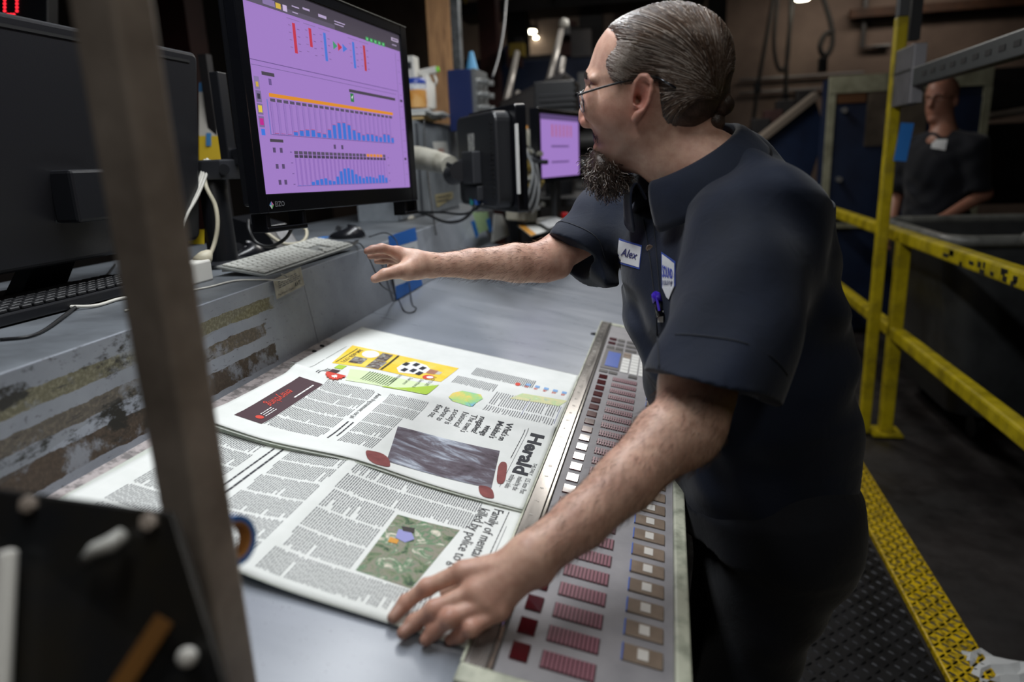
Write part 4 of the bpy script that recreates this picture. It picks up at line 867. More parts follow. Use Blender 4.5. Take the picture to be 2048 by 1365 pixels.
# blue computer tower with silver connectors, blue cone on it
tw = thing('equipment_case', 'dark blue equipment case with silver connectors right of the wooden post', 'case', P(936, 250, 3.3))
tc0 = P(936, 205, 3.35); MB().box(tc0, (0.115, 0.26, 0.27)).build('case', pm('dark_blue_case', '#1a2858', 0.35), tw, bevel=0.006)
MB().box(tc0 + (0.068, -0.02, 0.0), (0.02, 0.22, 0.27)).build('connector_plate', pm('grey_connector_plate', '#6d7072', 0.4, 0.3), tw, bevel=0.002)
for j in range(4):
    z_ = tc0[2] + 0.085 - j * 0.058
    for i in range(2):
        y_ = tc0[1] - 0.07 + i * 0.09; MB().cyl((tc0[0] + 0.078, y_, z_), (tc0[0] + 0.125, y_, z_ - 0.004), 0.013, n=12).build('connector', silver, tw, smooth=True, autosmooth=40)
MB().cyl((tc0[0], tc0[1], tc0[2] + 0.14), (tc0[0], tc0[1], tc0[2] + 0.135), 0.03).build('pad', dark_grey, tw)
cn = P(944, 142, 3.35); tag(MB().lathe([(0.032, 0), (0.030, 0.005), (0.014, 0.075), (0.010, 0.09)], (cn[0], cn[1], tc0[2] + 0.142), n=20).build('blue_cone', pm('pale_blue_plastic', '#5a9cc8', 0.4), None, smooth=True, autosmooth=50), 'pale blue plastic cone standing on the dark blue case', 'cone')
# white arm and the monitor turned away
arm = thing('monitor_support', 'off-white monitor arm swung out from a round base on the ledge', 'monitor arm', onz(787, 440, LEDGE))
ab_ = onz(787, 440, LEDGE); armc = pm('aged_white_arm', '#b3b0a4', 0.45, var=(20, '#8d897c', 0.45, 0.7))
MB().lathe([(0.085, 0), (0.088, 0.006), (0.080, 0.016), (0.05, 0.024), (0.048, 0.03)], ab_, n=32).build('base', armc, arm, smooth=True, autosmooth=45)
MB().lathe([(0.052, 0.028), (0.044, 0.10), (0.040, 0.24), (0.046, 0.27)], ab_, n=24).build('column', armc, arm, smooth=True, autosmooth=45)
e0 = np.array([ab_[0], ab_[1], P(800, 318, 2.5)[2]]); e1_ = P(900, 332, 2.42)
pa = []
for k in range(9): t_ = k / 8; pa.append(e0 * (1 - t_) + e1_ * t_ + np.array([0, 0, 0.018 * math.sin(t_ * 3.1)]))
MB().tube(pa, [0.052 - 0.018 * k / 8 for k in range(9)], 14).build('arm', armc, arm, smooth=True, autosmooth=50)
MB().cyl(P(905, 350, 2.40), P(932, 338, 2.30), 0.035, n=20).build('joint', dark_grey, arm, smooth=True, autosmooth=40)
MB().cyl(P(918, 342, 2.285), P(919, 342, 2.265), 0.030, n=20).build('joint_cap', black_plastic, arm, smooth=True, autosmooth=40)
MB().bar(P(893, 328, 2.30), P(912, 338, 2.30), 0.012, 0.014).build('lever', black_plastic, arm)
bm_ = thing('monitor', 'small black monitor turned away, its vented back towards the wooden post', 'monitor', P(985, 430, 2.2))
pL, pRt = P(922, 335, 2.42), P(1012, 326, 2.06); wx = unit(np.array([pRt[0] - pL[0], pRt[1] - pL[1], 0])); wz = np.array([0, 0, 1.0]); wn = np.cross(wx, wz); wn = wn if wn @ np.array([1, 0, 0]) > 0 else -wn
bc = (pL + pRt) / 2; bc[2] = 1.435
BW, BH = 0.40, 0.315
def Bp(a, b, e): return bc + wx * a + wz * b + wn * e
def bprism(nm, w_, h_, e0_, e1x, mat, r=0.02, bev=0.004): MB().prism(rrect(w_, h_, r, 5), bc + wn * e0_, wx, wz, wn, e1x - e0_).build(nm, mat, bm_, bevel=bev)
bprism('back_shell', BW * 0.86, BH * 0.90, -0.02, 0.035, pm('black_monitor_shell', '#1c1d20', 0.42, bmp=(400, 0.08)), 0.03, 0.008); bprism('front_frame', BW, BH, 0.035, 0.07, gloss_black, 0.012, 0.003)
for k in range(16):
    MB().box(Bp(BW * 0.36, -0.11 + k * 0.0145, -0.020), (0.022, 0.006, 0.003), (wx, wz, wn)).build('vent', pm('black_gap', '#050506', 0.7), bm_)
MB().box(Bp(-0.03, 0.055, -0.0212), (0.055, 0.06, 0.001), (wx, wz, wn)).build('sticker', pm('pale_sticker', '#a7a7a0', 0.6, var=(90, '#77777a', 0.45, 0.6)), bm_)
MB().box(Bp(0.0, -0.02, -0.035), (0.10, 0.10, 0.03), (wx, wz, wn)).build('mount_plate', dark_grey, bm_, bevel=0.004)
MB().box(Bp(-0.01, -0.10, -0.027), (0.12, 0.045, 0.02), (wx, wz, wn)).build('port_block', dark_grey, bm_, bevel=0.003)
for k, (dx, col_) in enumerate(((-0.02, '#2a8a8a'), (0.02, '#2f5fb8'))): MB().box(Bp(dx, -0.125, -0.03), (0.02, 0.03, 0.014), (wx, wz, wn)).build('plug', pm('plug_' + col_[1:], col_, 0.4), bm_, bevel=0.002)
tag(MB().hexa([Bp(0.205, -0.10, 0.03), Bp(0.222, -0.10, 0.03), Bp(0.222, -0.10, 0.034), Bp(0.205, -0.10, 0.034), Bp(0.205, 0.10, 0.03), Bp(0.222, 0.10, 0.03), Bp(0.222, 0.10, 0.034), Bp(0.205, 0.10, 0.034)]).build('paper_strip', white_card), 'white paper strip stuck on the edge of the turned-away monitor', 'paper')
cable('black cables drooping from the turned-away monitor to the arm base', [Bp(-0.02, -0.14, -0.03), P(950, 415, 2.22), P(925, 440, 2.30), P(890, 444, 2.36), P(850, 428, 2.44), P(812, 424, 2.48)], 0.005, cable_black)
cable('second dark cable drooping below the turned-away monitor', [Bp(0.02, -0.14, -0.03), P(965, 410, 2.2), P(930, 428, 2.28), P(880, 425, 2.36), P(830, 424, 2.46)], 0.004, cable_black)
cable('thin dark cord hanging over the grey cabinet door', [P(848, 240, 2.75), P(850, 290, 2.72), P(858, 370, 2.6), P(866, 430, 2.5), P(872, 470, 2.45)], 0.003, cable_black)
# notes taped to the end of the riser
def rq(px, e): return [riser_pt(u, v, e)[0] for u, v in px]
nn = riser_pt(900, 480)[1]
def note(name, label, px, mat, e=0.01, cat='paper'):
    c = rq(px, e); return tag(MB().hexa(c + [a_ + nn * 0.0012 for a_ in c]).build(name, mat), label, cat)
note('note', 'pale green handwritten note held by blue tape below the turned-away monitor', [(945, 425), (975, 424), (980, 458), (956, 468)], pm('green_note', '#b9d8a0', 0.7, var=(160, '#8aa67c', 0.5, 0.6)))
note('tape_strip', 'blue tape strip on the left edge of the green note', [(941, 443), (949, 441), (957, 470), (952, 478)], tape, 0.012, 'tape'); note('tape_strip', 'blue tape strip on the right edge of the green note', [(972, 440), (980, 436), (985, 462), (979, 466)], tape, 0.012, 'tape')
note('paper_sheet', 'white paper sheet hanging beside the green note', [(988, 428), (1004, 430), (1019, 470), (983, 486)], white_card)
note('paper_slip', 'curled grey paper slip under the dark upright of the arm', [(919, 408), (942, 404), (943, 420), (919, 421)], pm('grey_slip', '#a9acae', 0.7), 0.05)
# press side panel with hoses, screens and small items
pp_ = thing('press_side_unit', 'pale cluttered press side panel with hoses and a small dark screen', 'machine panel', P(1045, 440, 3.0))
pal = pm('pale_machine_paint', '#8f8c7f', 0.5, var=(12, '#5f5d54', 0.42, 0.7))
pb0 = P(1040, 350, 3.05)
MB().hexa([P(1012, 440, 2.9), P(1075, 445, 2.95), P(1075, 445, 3.4), P(1012, 440, 3.35), P(1008, 258, 2.9), P(1072, 262, 2.95), P(1072, 262, 3.4), P(1008, 258, 3.35)]).build('body', pal, pp_, bevel=0.006)
MB().hexa([P(1022, 300, 2.885), P(1040, 298, 2.885), P(1040, 298, 2.92), P(1022, 300, 2.92), P(1020, 392, 2.885), P(1046, 395, 2.885), P(1046, 395, 2.92), P(1020, 392, 2.92)][::-1] if False else [P(1024, 392, 2.88), P(1047, 395, 2.88), P(1047, 395, 2.92), P(1024, 392, 2.92), P(1020, 296, 2.88), P(1040, 298, 2.88), P(1040, 298, 2.92), P(1020, 296, 2.92)]).build('screen', dark_grey, pp_)
MB().bar(P(1010, 256, 2.9), P(1054, 255, 2.92), 0.03, 0.012).build('shelf', pm('orange_shelf', '#c98a40', 0.5), pp_)
MB().bar(P(1050, 262, 2.9), P(1070, 300, 2.9), 0.03, 0.03).build('bracket', pal, pp_, bevel=0.003)
rj = random.Random(3)
for k in range(26):
    u, v = 1044 + rj.random() * 36, 290 + rj.random() * 130; p_ = P(u, v, 2.86 + rj.random() * 0.05); d_ = unit(np.array([rj.uniform(-1, 1), -0.6, rj.uniform(-1, 1)]))
    MB().cyl(p_, p_ + d_ * rj.uniform(0.02, 0.06), rj.uniform(0.006, 0.014), n=8).build('fitting', (silver, dark_grey, pal, pm('brass_fitting', '#a08a4a', 0.35, 0.7))[k % 4], pp_)
for k in range(5):
    MB().tube(smooth_path([P(1052 + 5 * k, 300 + 6 * k, 2.86), P(1066 + 3 * k, 340 + 8 * k, 2.82), P(1058 + 4 * k, 385 + 6 * k, 2.83), P(1040 + 6 * k, 425, 2.86)], 5), 0.006, 6).build('hose', cable_black if k % 2 else pm('grey_hose', '#77797a', 0.4), pp_, smooth=True)
tag(MB().box(P(1018, 236, 2.95), (0.04, 0.06, 0.055)).build('small_box', pm('green_white_box', '#8fbf9a', 0.6, var=(40, '#1f8a4a', 0.45, 0.55)), None, bevel=0.002), 'small green and white box on the press panel shelf', 'box')
for k, (px, lab_, m_) in enumerate(((((1035, 452), (1090, 440), (1118, 456), (1062, 474)), 'white form with an orange edge lying on the far desk end', white_card), (((1068, 440), (1108, 434), (1140, 446), (1098, 458)), 'lined white form lying beyond the orange-edged form', pm('lined_form', '#b9bbbb', 0.7, var=(90, '#8f9294', 0.45, 0.55))))):
    c_ = [onz(u, v, 1.16 + 0.02 * k) for u, v in px]; o_ = tag(MB().hexa([a_ for a_ in c_] + [a_ + np.array([0, 0, 0.003]) for a_ in c_]).build('paper_form', m_), lab_, 'paper', 'forms on the far desk end')
    if k == 0: MB().hexa([c_[0] + (0, 0, 0.003), c_[3] + (0, 0, 0.003), c_[3] * 0.82 + c_[2] * 0.18 + (0, 0, 0.003), c_[0] * 0.82 + c_[1] * 0.18 + (0, 0, 0.003), c_[0] + (0, 0, 0.004), c_[3] + (0, 0, 0.004), c_[3] * 0.82 + c_[2] * 0.18 + (0, 0, 0.004), c_[0] * 0.82 + c_[1] * 0.18 + (0, 0, 0.004)]).build('orange_edge', pm('orange_print', '#d0912e', 0.7), o_)
stp = thing('stop_button', 'red push button in a yellow collar at the far desk end', 'button', P(1128, 446, 3.2)); sb0 = P(1128, 447, 3.2)
MB().lathe([(0.032, 0), (0.032, 0.02), (0.02, 0.022)], sb0, n=18).build('collar', pm('yellow_collar', '#d8b820', 0.4), stp, smooth=True, autosmooth=40); MB().lathe([(0.014, 0.02), (0.014, 0.03), (0.024, 0.034), (0.024, 0.045), (0.012, 0.05)], sb0, n=18).build('cap', pm('red_button_cap', '#c0202a', 0.3), stp, smooth=True, autosmooth=40)
MB().box(sb0 + (0, 0, -0.05), (0.08, 0.08, 0.1)).build('housing', dark_grey, stp, bevel=0.004)
# far monitor with purple screen, black box above it, its stand
fmn = thing('monitor', 'far small monitor with a plain purple screen, behind the beard', 'monitor', P(1118, 365, 3.05))
f0, f1 = P(1078, 295, 2.85), P(1160, 290, 3.25); fx = unit(np.array([f1[0] - f0[0], f1[1] - f0[1], 0])); fz = np.array([0, 0, 1.0]); fn_ = np.cross(fx, fz); fn_ = fn_ if fn_ @ np.array([0, -1, 0]) > 0 else -fn_; fc = (f0 + f1) / 2; FW = np.linalg.norm((f1 - f0)[:2]); FH = 0.30
def Fp(a, b, e): return fc + fx * a + fz * b + fn_ * e
MB().box(fc - fn_ * 0.02, (FW, FH, 0.04), (fx, fz, fn_)).build('case', gloss_black, fmn, bevel=0.003)
scm = MB(); fcols = [ui(PURP), ui('#5d4a78'), ui('#b85a6a'), ui('#6a5088')]
def fq(a0, a1, b0, b1, m, e): scm.m = m; scm.quad(Fp(a0, b0, e), Fp(a1, b0, e), Fp(a1, b1, e), Fp(a0, b1, e))
hw, hh2 = FW / 2 - 0.02, FH / 2 - 0.022
fq(-hw, hw, -hh2, hh2, 0, 0.001); fq(-hw, hw, hh2 - 0.022, hh2, 1, 0.0015)
for k in range(6): fq(-0.10 + k * 0.042, -0.088 + k * 0.042, hh2 - 0.09, hh2 - 0.04, 2, 0.0015)
fq(-0.11, 0.09, -0.005, 0.003, 3, 0.0015); fq(-0.11, 0.09, -0.07, -0.062, 3, 0.0015); scm.build('screen', fcols, fmn)
MB().box(Fp(0, -FH / 2 - 0.10, -0.03), (0.06, 0.20, 0.03), (fx, fz, fn_)).build('stand', dark_grey, fmn, bevel=0.004)
MB().box(Fp(0, -FH / 2 - 0.20, -0.02), (0.26, 0.02, 0.18), (fx, fz, fn_)).build('base', dark_grey, fmn, bevel=0.004)
ebx = thing('equipment_box', 'black ribbed equipment box on a shelf above the far purple monitor', 'box', P(1115, 232, 3.5)); MB().box(P(1115, 200, 3.5), (0.20, 0.2, 0.16)).build('case', black_plastic, ebx, bevel=0.005)
eq_ = P(1115, 230, 3.5)
for k in range(5): MB().box(P(1115, 178 + k * 11, 3.395), (0.18, 0.006, 0.008)).build('rib', dark_grey, ebx)
mt = thing('machine_table', 'dark steel machine table carrying the far purple monitor', 'table', P(1130, 450, 3.6)); tb0 = P(1150, 390, 3.3)
MB().box((tb0[0] + 0.1, tb0[1] + 0.3, tb0[2] - 0.03), (0.9, 0.7, 0.04)).build('top', pm('dark_machine_steel', '#26272a', 0.45, 0.4), mt, bevel=0.004)
for dx in (-0.3, 0.5):
    for dy in (0.02, 0.58): MB().box((tb0[0] + dx, tb0[1] + dy, (tb0[2] - 0.05) / 2), (0.05, 0.05, tb0[2] - 0.05)).build('leg', pm('dark_machine_steel', '#26272a', 0.45, 0.4), mt)

MB().hexa([(eq_[0] - 0.07, eq_[1], tb0[2] - 0.01), (eq_[0] + 0.07, eq_[1], tb0[2] - 0.01), (eq_[0] + 0.07, eq_[1] + 0.1, tb0[2] - 0.01), (eq_[0] - 0.07, eq_[1] + 0.1, tb0[2] - 0.01), (eq_[0] - 0.07, eq_[1], eq_[2] + 0.02), (eq_[0] + 0.07, eq_[1], eq_[2] + 0.02), (eq_[0] + 0.07, eq_[1] + 0.1, eq_[2] + 0.02), (eq_[0] - 0.07, eq_[1] + 0.1, eq_[2] + 0.02)]).build('stand', black_plastic, ebx)
# ================================================================ far hall
black_steel = pm('dark_press_steel', '#1d1c1e', 0.5, 0.3, var=(4, '#2d2a2a', 0.4, 0.7)); oxide = pm('oxide_red_steel', '#3f1f1c', 0.6, var=(6, '#2a1513', 0.4, 0.7)); navy_paint = pm('navy_machine_paint', '#16243f', 0.45, var=(5, '#0f1930', 0.4, 0.7)); grey_tube = pm('grey_tube_steel', '#5c5d5f', 0.4, 0.5)
for k, (u, w_, t_, m_, lab_) in enumerate(((388, 0.18, 4.4, oxide, 'dark red steel column behind the left monitor'), (985, 0.16, 6.4, oxide, 'dark red steel column beyond the blue equipment case'), (1040, 0.20, 7.2, black_steel, 'black steel column left of the hanging lamp reflections'), (1185, 0.24, 7.6, black_steel, 'black steel column directly above the forehead'), (1428, 0.20, 8.2, black_steel, 'dark steel column behind the ponytail'), (1240, 0.14, 8.8, oxide, 'thin dark red column farthest back in the press hall'))):
    p_ = P(u, 200, t_); tag(MB().bar((p_[0], p_[1], 0), (p_[0], p_[1], 5.3), w_, w_, (0, 1, 0)).build('steel_column', m_), lab_, 'column', 'steel columns of the press hall')
pu = thing('press_unit', 'dark printing press unit with rollers deep in the hall', 'printing press', (-0.9, 7.4, 0))
MB().box((-0.9, 7.6, 1.2), (2.2, 1.2, 2.4)).build('frame', black_steel, pu, bevel=0.02); MB().box((-0.9, 6.98, 2.1), (2.0, 0.06, 0.5)).build('guard_panel', navy_paint, pu, bevel=0.01)
for k in range(4): MB().cyl((-1.9, 6.93, 1.15 + k * 0.22), (0.1, 6.93, 1.15 + k * 0.22), 0.08, n=16).build('roller', grey_tube, pu, smooth=True, autosmooth=40)
MB().box((-0.9, 7.5, 2.9), (2.4, 0.5, 0.12)).build('catwalk', black_steel, pu)
for k in range(6): MB().cyl((-2.0 + k * 0.44, 7.25, 2.95), (-2.0 + k * 0.44, 7.25, 3.9), 0.02, n=8).build('rail_post', pm('dull_yellow', '#6a5a1a', 0.5), pu)
MB().cyl((-2.1, 7.25, 3.9), (0.3, 7.25, 3.9), 0.022, n=8).build('handrail', pm('dull_yellow', '#6a5a1a', 0.5), pu); MB().cyl((-2.1, 7.25, 3.45), (0.3, 7.25, 3.45), 0.022, n=8).build('handrail', pm('dull_yellow', '#6a5a1a', 0.5), pu)
for k in range(18):
    u, v, t_ = rj.uniform(960, 1180), rj.uniform(60, 240), rj.uniform(5.6, 6.8); p_ = P(u, v, t_); MB().box(p_, (rj.uniform(0.05, 0.16), 0.1, rj.uniform(0.05, 0.22))).build('fitting', (black_steel, navy_paint, grey_tube, pm('dull_yellow', '#6a5a1a', 0.5), oxide)[k % 5], pu)
lvm = pm('pale_lever_steel', '#9a9590', 0.35, 0.4)
lvb = thing('lever_bank', 'pale slanted machine levers on a dark pedestal behind the black equipment box', 'machine', P(1060, 330, 4.6) * np.array([1, 1, 0]))
lp0, lp1 = P(1008, 215, 4.5), P(1120, 165, 4.7)
MB().hexa([(lp0[0], 4.45, 0), (lp1[0] + 0.1, 4.45, 0), (lp1[0] + 0.1, 4.95, 0), (lp0[0], 4.95, 0), (lp0[0], 4.45, lp0[2] + 0.02), (lp1[0] + 0.1, 4.45, lp1[2] + 0.02), (lp1[0] + 0.1, 4.95, lp1[2] + 0.02), (lp0[0], 4.95, lp0[2] + 0.02)]).build('pedestal', black_steel, lvb, bevel=0.02)
for (a, b_, t_) in (((1096, 175), (1122, 62), 4.55), ((1008, 225), (1034, 105), 4.5), ((1020, 235), (1036, 186), 4.42), ((1116, 175), (1126, 118), 4.7)):
    MB().tube([P(*a, t_), P(*b_, t_ + 0.2)], [0.026, 0.020], 10).build('lever', lvm, lvb, smooth=True)
MB().tube([P(1122, 66, 4.74), P(1127, 54, 4.8)], 0.008, 8).build('knob_stem', lvm, lvb); MB().lathe([(0.002, 0), (0.03, 0.012), (0.036, 0.035), (0.03, 0.058), (0.002, 0.07)], P(1128, 58, 4.8), n=14).build('knob', white_pl, lvb, smooth=True)
cable('thin pale rod rising from the blue equipment case', [P(985, 155, 3.4), P(998, 110, 3.5), P(1008, 50, 3.6), P(1013, -20, 3.7)], 0.006, grey_tube, 'rod', name='rod')
# lamps of the hall (three are in view) and the tube fixtures that light the desk and aisle
def pendant(u, v, t_, r, lab_, pw):
    p_ = P(u, v, t_); o_ = thing('pendant_lamp', lab_, 'lamp', p_, 'hall pendant lamps'); MB().lathe([(r, 0), (r * 1.02, 0.01), (r * 0.6, r * 0.8), (r * 0.25, r * 1.0)], p_, n=20).build('shade', black_steel, o_, smooth=True)
    MB().lathe([(r * 0.92, -0.02), (r * 0.94, 0.004)], p_, n=20).build('bulb', em('lamp_glow', '#fff4d8', 18.0), o_); MB().cyl(p_ + (0, 0, r), (p_[0], p_[1], 5.3), 0.012, n=6).build('rod', black_steel, o_)
pendant(953, 34, 8.8, 0.055, 'small lit pendant lamp beyond the steel channel', 3); pendant(1060, 62, 9.2, 0.085, 'larger lit pendant lamp left of the head', 6); pendant(1605, -4, 8.0, 0.08, 'lit pendant lamp above the hanging cables at the tan wall', 6)
pendant(1072, 74, 9.4, 0.03, 'tiny lit pendant lamp just below the larger one', 1)
def fixture(lab_, loc, wx_, ly):
    o_ = thing('tube_fixture', lab_, 'lamp', loc, 'tube light fixtures'); x, y, z = loc
    MB().hexa([(x - wx_, y - ly, z + 0.02), (x + wx_, y - ly, z + 0.02), (x + wx_, y + ly, z + 0.02), (x - wx_, y + ly, z + 0.02), (x - wx_ * 0.5, y - ly, z + 0.09), (x + wx_ * 0.5, y - ly, z + 0.09), (x + wx_ * 0.5, y + ly, z + 0.09), (x - wx_ * 0.5, y + ly, z + 0.09)]).build('housing', white_pl, o_)
    for dx in (-0.5, 0.5): MB().cyl((x + dx * wx_, y - ly, z + 0.015), (x + dx * wx_, y + ly, z + 0.015), 0.013, n=10).build('tube', white_pl, o_)
    for dy in (-0.8, 0.8): MB().cyl((x, y + dy * ly, z + 0.09), (x, y + dy * ly, 5.3), 0.006, n=6).build('hanger', black_steel, o_)
fixture('twin tube fixture hung over the control desk', (-0.52, 1.35, 2.54), 0.14, 1.15); fixture('twin tube fixture over the aisle beyond the desk', (0.02, 5.35, 2.94), 0.18, 0.5); fixture('twin tube fixture over the far end of the desk', (-0.48, 3.75, 2.56), 0.14, 0.65); fixture('twin tube fixture behind the photographer', (0.75, -0.9, 2.96), 0.18, 0.65); fixture('twin tube fixture deep in the press hall', (-1.1, 7.3, 4.2), 0.18, 0.6); fixture('twin tube fixture near the yellow railing', (1.5, 0.6, 3.61), 0.18, 0.65)
# cables and conduit against the tan wall
for k, (px, lab_, r_) in enumerate((([(1548, -10), (1532, 80), (1518, 160), (1508, 230), (1500, 270)], 'long pull cord hanging slantwise on the tan wall', 0.02), ([(1556, -10), (1548, 80), (1554, 130), (1566, 140), (1576, 110), (1582, -10)], 'cable loop hanging on the tan wall', 0.018), ([(1588, -10), (1576, 90), (1572, 160), (1571, 195)], 'straight hanging cord with a dark end on the tan wall', 0.02), ([(1645, -10), (1662, 50), (1664, 90), (1650, 112), (1640, 95), (1650, 70), (1668, 62)], 'coiled cable hung up on the tan wall', 0.025))):
    cable(lab_, [P(u, v, 8.2) for u, v in px], r_ * 1.25, pm('dull_black_rubber', '#0e0e0f', 0.8), group='cables hanging on the tan wall')
tag(MB().box(P(1645, 130, 8.2), (0.10, 0.08, 0.16)).build('pendant_switch', black_plastic, None, bevel=0.01), 'dark hanging switch box below the coiled cable', 'switch'); tag(MB().box(P(1571, 198, 8.2), (0.07, 0.07, 0.13)).build('cord_end', black_plastic, None, bevel=0.01), 'dark plug at the end of the straight hanging cord', 'plug'); tag(MB().box(P(1515, 175, 8.2), (0.08, 0.07, 0.14)).build('cord_grip', black_plastic, None, bevel=0.01), 'dark grip on the slanting pull cord', 'handle')
for k, (v, lab_) in enumerate(((166, 'upper thin conduit running along the tan wall'), (190, 'lower thin conduit running along the tan wall'))):
    tag(MB().cyl((P(1470, v, 9.6)[0], 9.96, P(1560, v, 9.6)[2]), (P(1690, v, 9.6)[0], 9.96, P(1560, v, 9.6)[2]), 0.016, n=8).build('conduit', grey_tube), lab_, 'pipe', 'wall conduits')
tag(MB().tube([(P(1690, 10, 9.5)[0], 9.95, 3.9), (P(1690, 10, 9.5)[0], 9.95, P(1690, 115, 9.5)[2]), (P(1735, 115, 9.5)[0], 9.95, P(1690, 115, 9.5)[2])], 0.03, 8).build('conduit', grey_tube), 'conduit bent to the right beside the yellow post', 'pipe', 'wall conduits')
tag(MB().box((4.2, 9.9, 3.0), (4.2, 0.1, 0.10)).build('wall_beam', pm('rust_brown_beam', '#4a3020', 0.6, var=(6, '#2e1d14', 0.4, 0.7)), None), 'rust brown beam along the upper tan wall', 'beam')
# slanted blue conveyor
cv = thing('conveyor', 'dark blue inclined conveyor casing with a pale edge behind the shoulder', 'conveyor', P(1570, 420, 6.0))
def slab(px, t_, d_): a_ = [P(u, v, t_) for u, v in px]; return a_ + [q_ + np.array([0, d_, 0]) for q_ in a_]
poly = [(1490, 420), (1600, 420), (1652, 265), (1630, 196), (1500, 300)]
a_ = [P(u, v, 6.0) for u, v in poly]; mb = MB(); n5 = len(a_); mb.add(a_ + [q_ + np.array([0.05, 0.8, 0]) for q_ in a_], [tuple(range(n5)), tuple(range(n5, 2 * n5))[::-1]] + [(i, n5 + i, n5 + (i + 1) % n5, (i + 1) % n5) for i in range(n5)]); mb.build('casing', navy_paint, cv, bevel=0.01)
MB().bar(P(1493, 300, 5.96), P(1632, 190, 5.96), 0.08, 0.06).build('edge_rail', pm('pale_edge_rail', '#8a7f74', 0.5), cv, bevel=0.006)
for (u, v) in ((1545, 245), (1570, 225), (1520, 262), (1610, 205)): MB().box(P(u, v - 8, 6.2), (0.16, 0.12, 0.14)).build('bracket', oxide if u % 3 == 0 else black_steel, cv, bevel=0.01)
for (u, v0_) in ((1520, 415), (1590, 415)): p_ = P(u, v0_, 6.3); MB().bar((p_[0], p_[1], 0), (p_[0], p_[1], p_[2] + 0.2), 0.08, 0.08, (0, 1, 0)).build('leg', black_steel, cv)
# blue control cabinet
bcab = thing('control_cabinet', 'blue control cabinet with cream frame behind the far worker', 'cabinet', P(1820, 700, 6.2)); y6 = 5.9
L_, R2 = ony(1650, 300, y6), ony(1978, 200, y6); zt_ = ony(1700, 153, y6)[2]; creamf = pm('cream_cabinet_frame', '#9a9a84', 0.5, var=(10, '#74745f', 0.4, 0.7)); cw = R2[0] - L_[0]; cxm = (R2[0] + L_[0]) / 2
MB().box((cxm, y6 + 0.14, zt_ / 2), (cw, 0.24, zt_)).build('body', navy_paint, bcab, bevel=0.01)
for (xa_, za_, wa_, ha_) in ((-cw / 2 + 0.02, zt_ / 2, 0.05, zt_), (cw / 2 - 0.02, zt_ / 2, 0.05, zt_), (0, zt_ - 0.055, cw, 0.12), (0, zt_ - 1.09, cw - 0.1, 0.035)): MB().box((cxm + xa_, y6 - 0.008 - (0.004 if wa_ > 0.1 else 0), za_), (wa_, 0.03, ha_)).build('frame', creamf, bcab)
MB().box((cxm, y6 + 0.01, zt_ - 0.17 - 0.45), (cw - 0.07, 0.04, 0.86)).build('door', navy_paint, bcab, bevel=0.006); MB().box((cxm, y6 + 0.01, (zt_ - 1.12) / 2), (cw - 0.07, 0.04, zt_ - 1.16)).build('door', navy_paint, bcab, bevel=0.006)
wx0, wx1 = ony(1730, 250, y6)[0], ony(1850, 250, y6)[0]; MB().box(((wx0 + wx1) / 2, y6 - 0.014, ony(1780, 235, y6)[2]), (wx1 - wx0, 0.012, 0.40)).build('window', pm('dull_window', '#5f564c', 0.3, var=(4, '#3a342e', 0.4, 0.7)), bcab)
MB().box((ony(1702, 196, y6)[0], y6 - 0.014, ony(1702, 196, y6)[2]), (0.2, 0.01, 0.07)).build('name_plate', pm('brown_plate', '#5a3a20', 0.5), bcab)
for k in range(2): MB().cyl((cxm - cw * 0.40, y6 - 0.02, 1.2 + 0.5 * k), (cxm - cw * 0.40, y6 - 0.06, 1.2 + 0.5 * k), 0.02, n=10).build('handle', silver, bcab)
for k, (u, v, w_, h_, m_, lab_) in enumerate(((2015, 250, 0.7, 0.12, 'pale_edge_rail', 'pale bundle of pipes stacked right of the blue cabinet'), (2020, 180, 0.5, 0.3, 'dark_press_steel', 'dark machine housing at the right edge behind the far worker'))):
    p_ = ony(u, v, 6.6); b = MB(); o_ = thing('machine_part', lab_, 'machine', p_ * np.array([1, 1, 0]))
    MB().box((p_[0], p_[1], p_[2] - (0.3 if k == 0 else 0.0)), (w_, 0.5, h_ + (0.5 if k == 0 else 0))).build('block', black_steel, o_, bevel=0.01)
    if k == 0:
        for j in range(6): MB().cyl((p_[0] - 0.4, p_[1] - 0.2 + 0.06 * j, p_[2] + 0.04 + 0.02 * (j % 2)), (p_[0] + 0.45, p_[1] - 0.3 + 0.08 * j, p_[2] + 0.16), 0.03, n=8).build('pipe', pm('pale_edge_rail', '#8a7f74', 0.5), o_)
# ================================================================ yellow railing, strut post, carts
gal0 = pm('dark_galvanised', '#5a5d5d', 0.4, 0.6); yel_rail = pm('worn_yellow_rail_paint', '#b8a410', 0.42, var=(9, '#6f620c', 0.42, 0.75), bmp=(60, 0.1), rvar=(12, 0.3, 0.6)); rail_chip = pm('black_paint_chip', '#16160f', 0.6)
pb = onz(1727, 864, 0.0); rl = thing('railing', 'worn yellow tubular safety railing with chipped paint', 'railing', (pb[0] + 0.1, pb[1], 0))
rx = pb[0] + 0.10; zr = ony(1768, 474, pb[1])[2]; zm = ony(1754, 664, pb[1])[2]
tk = 0.060
MB().box((rx, pb[1], zr / 2), (tk, tk, zr)).build('post', yel_rail, rl, bevel=0.006); MB().box((rx, pb[1], 0.006), (0.14, 0.14, 0.012)).build('foot_plate', yel_rail, rl)
MB().bar((rx, pb[1], zr), (rx, 0.9, zr), tk, tk).build('top_rail', yel_rail, rl, bevel=0.01); MB().bar((rx, pb[1], zm), (rx, 0.9, zm), tk, tk).build('mid_rail', yel_rail, rl, bevel=0.01)
fy = onx(1650, 420, rx)[1]; fy = min(max(fy, pb[1] + 0.8), 6.5)
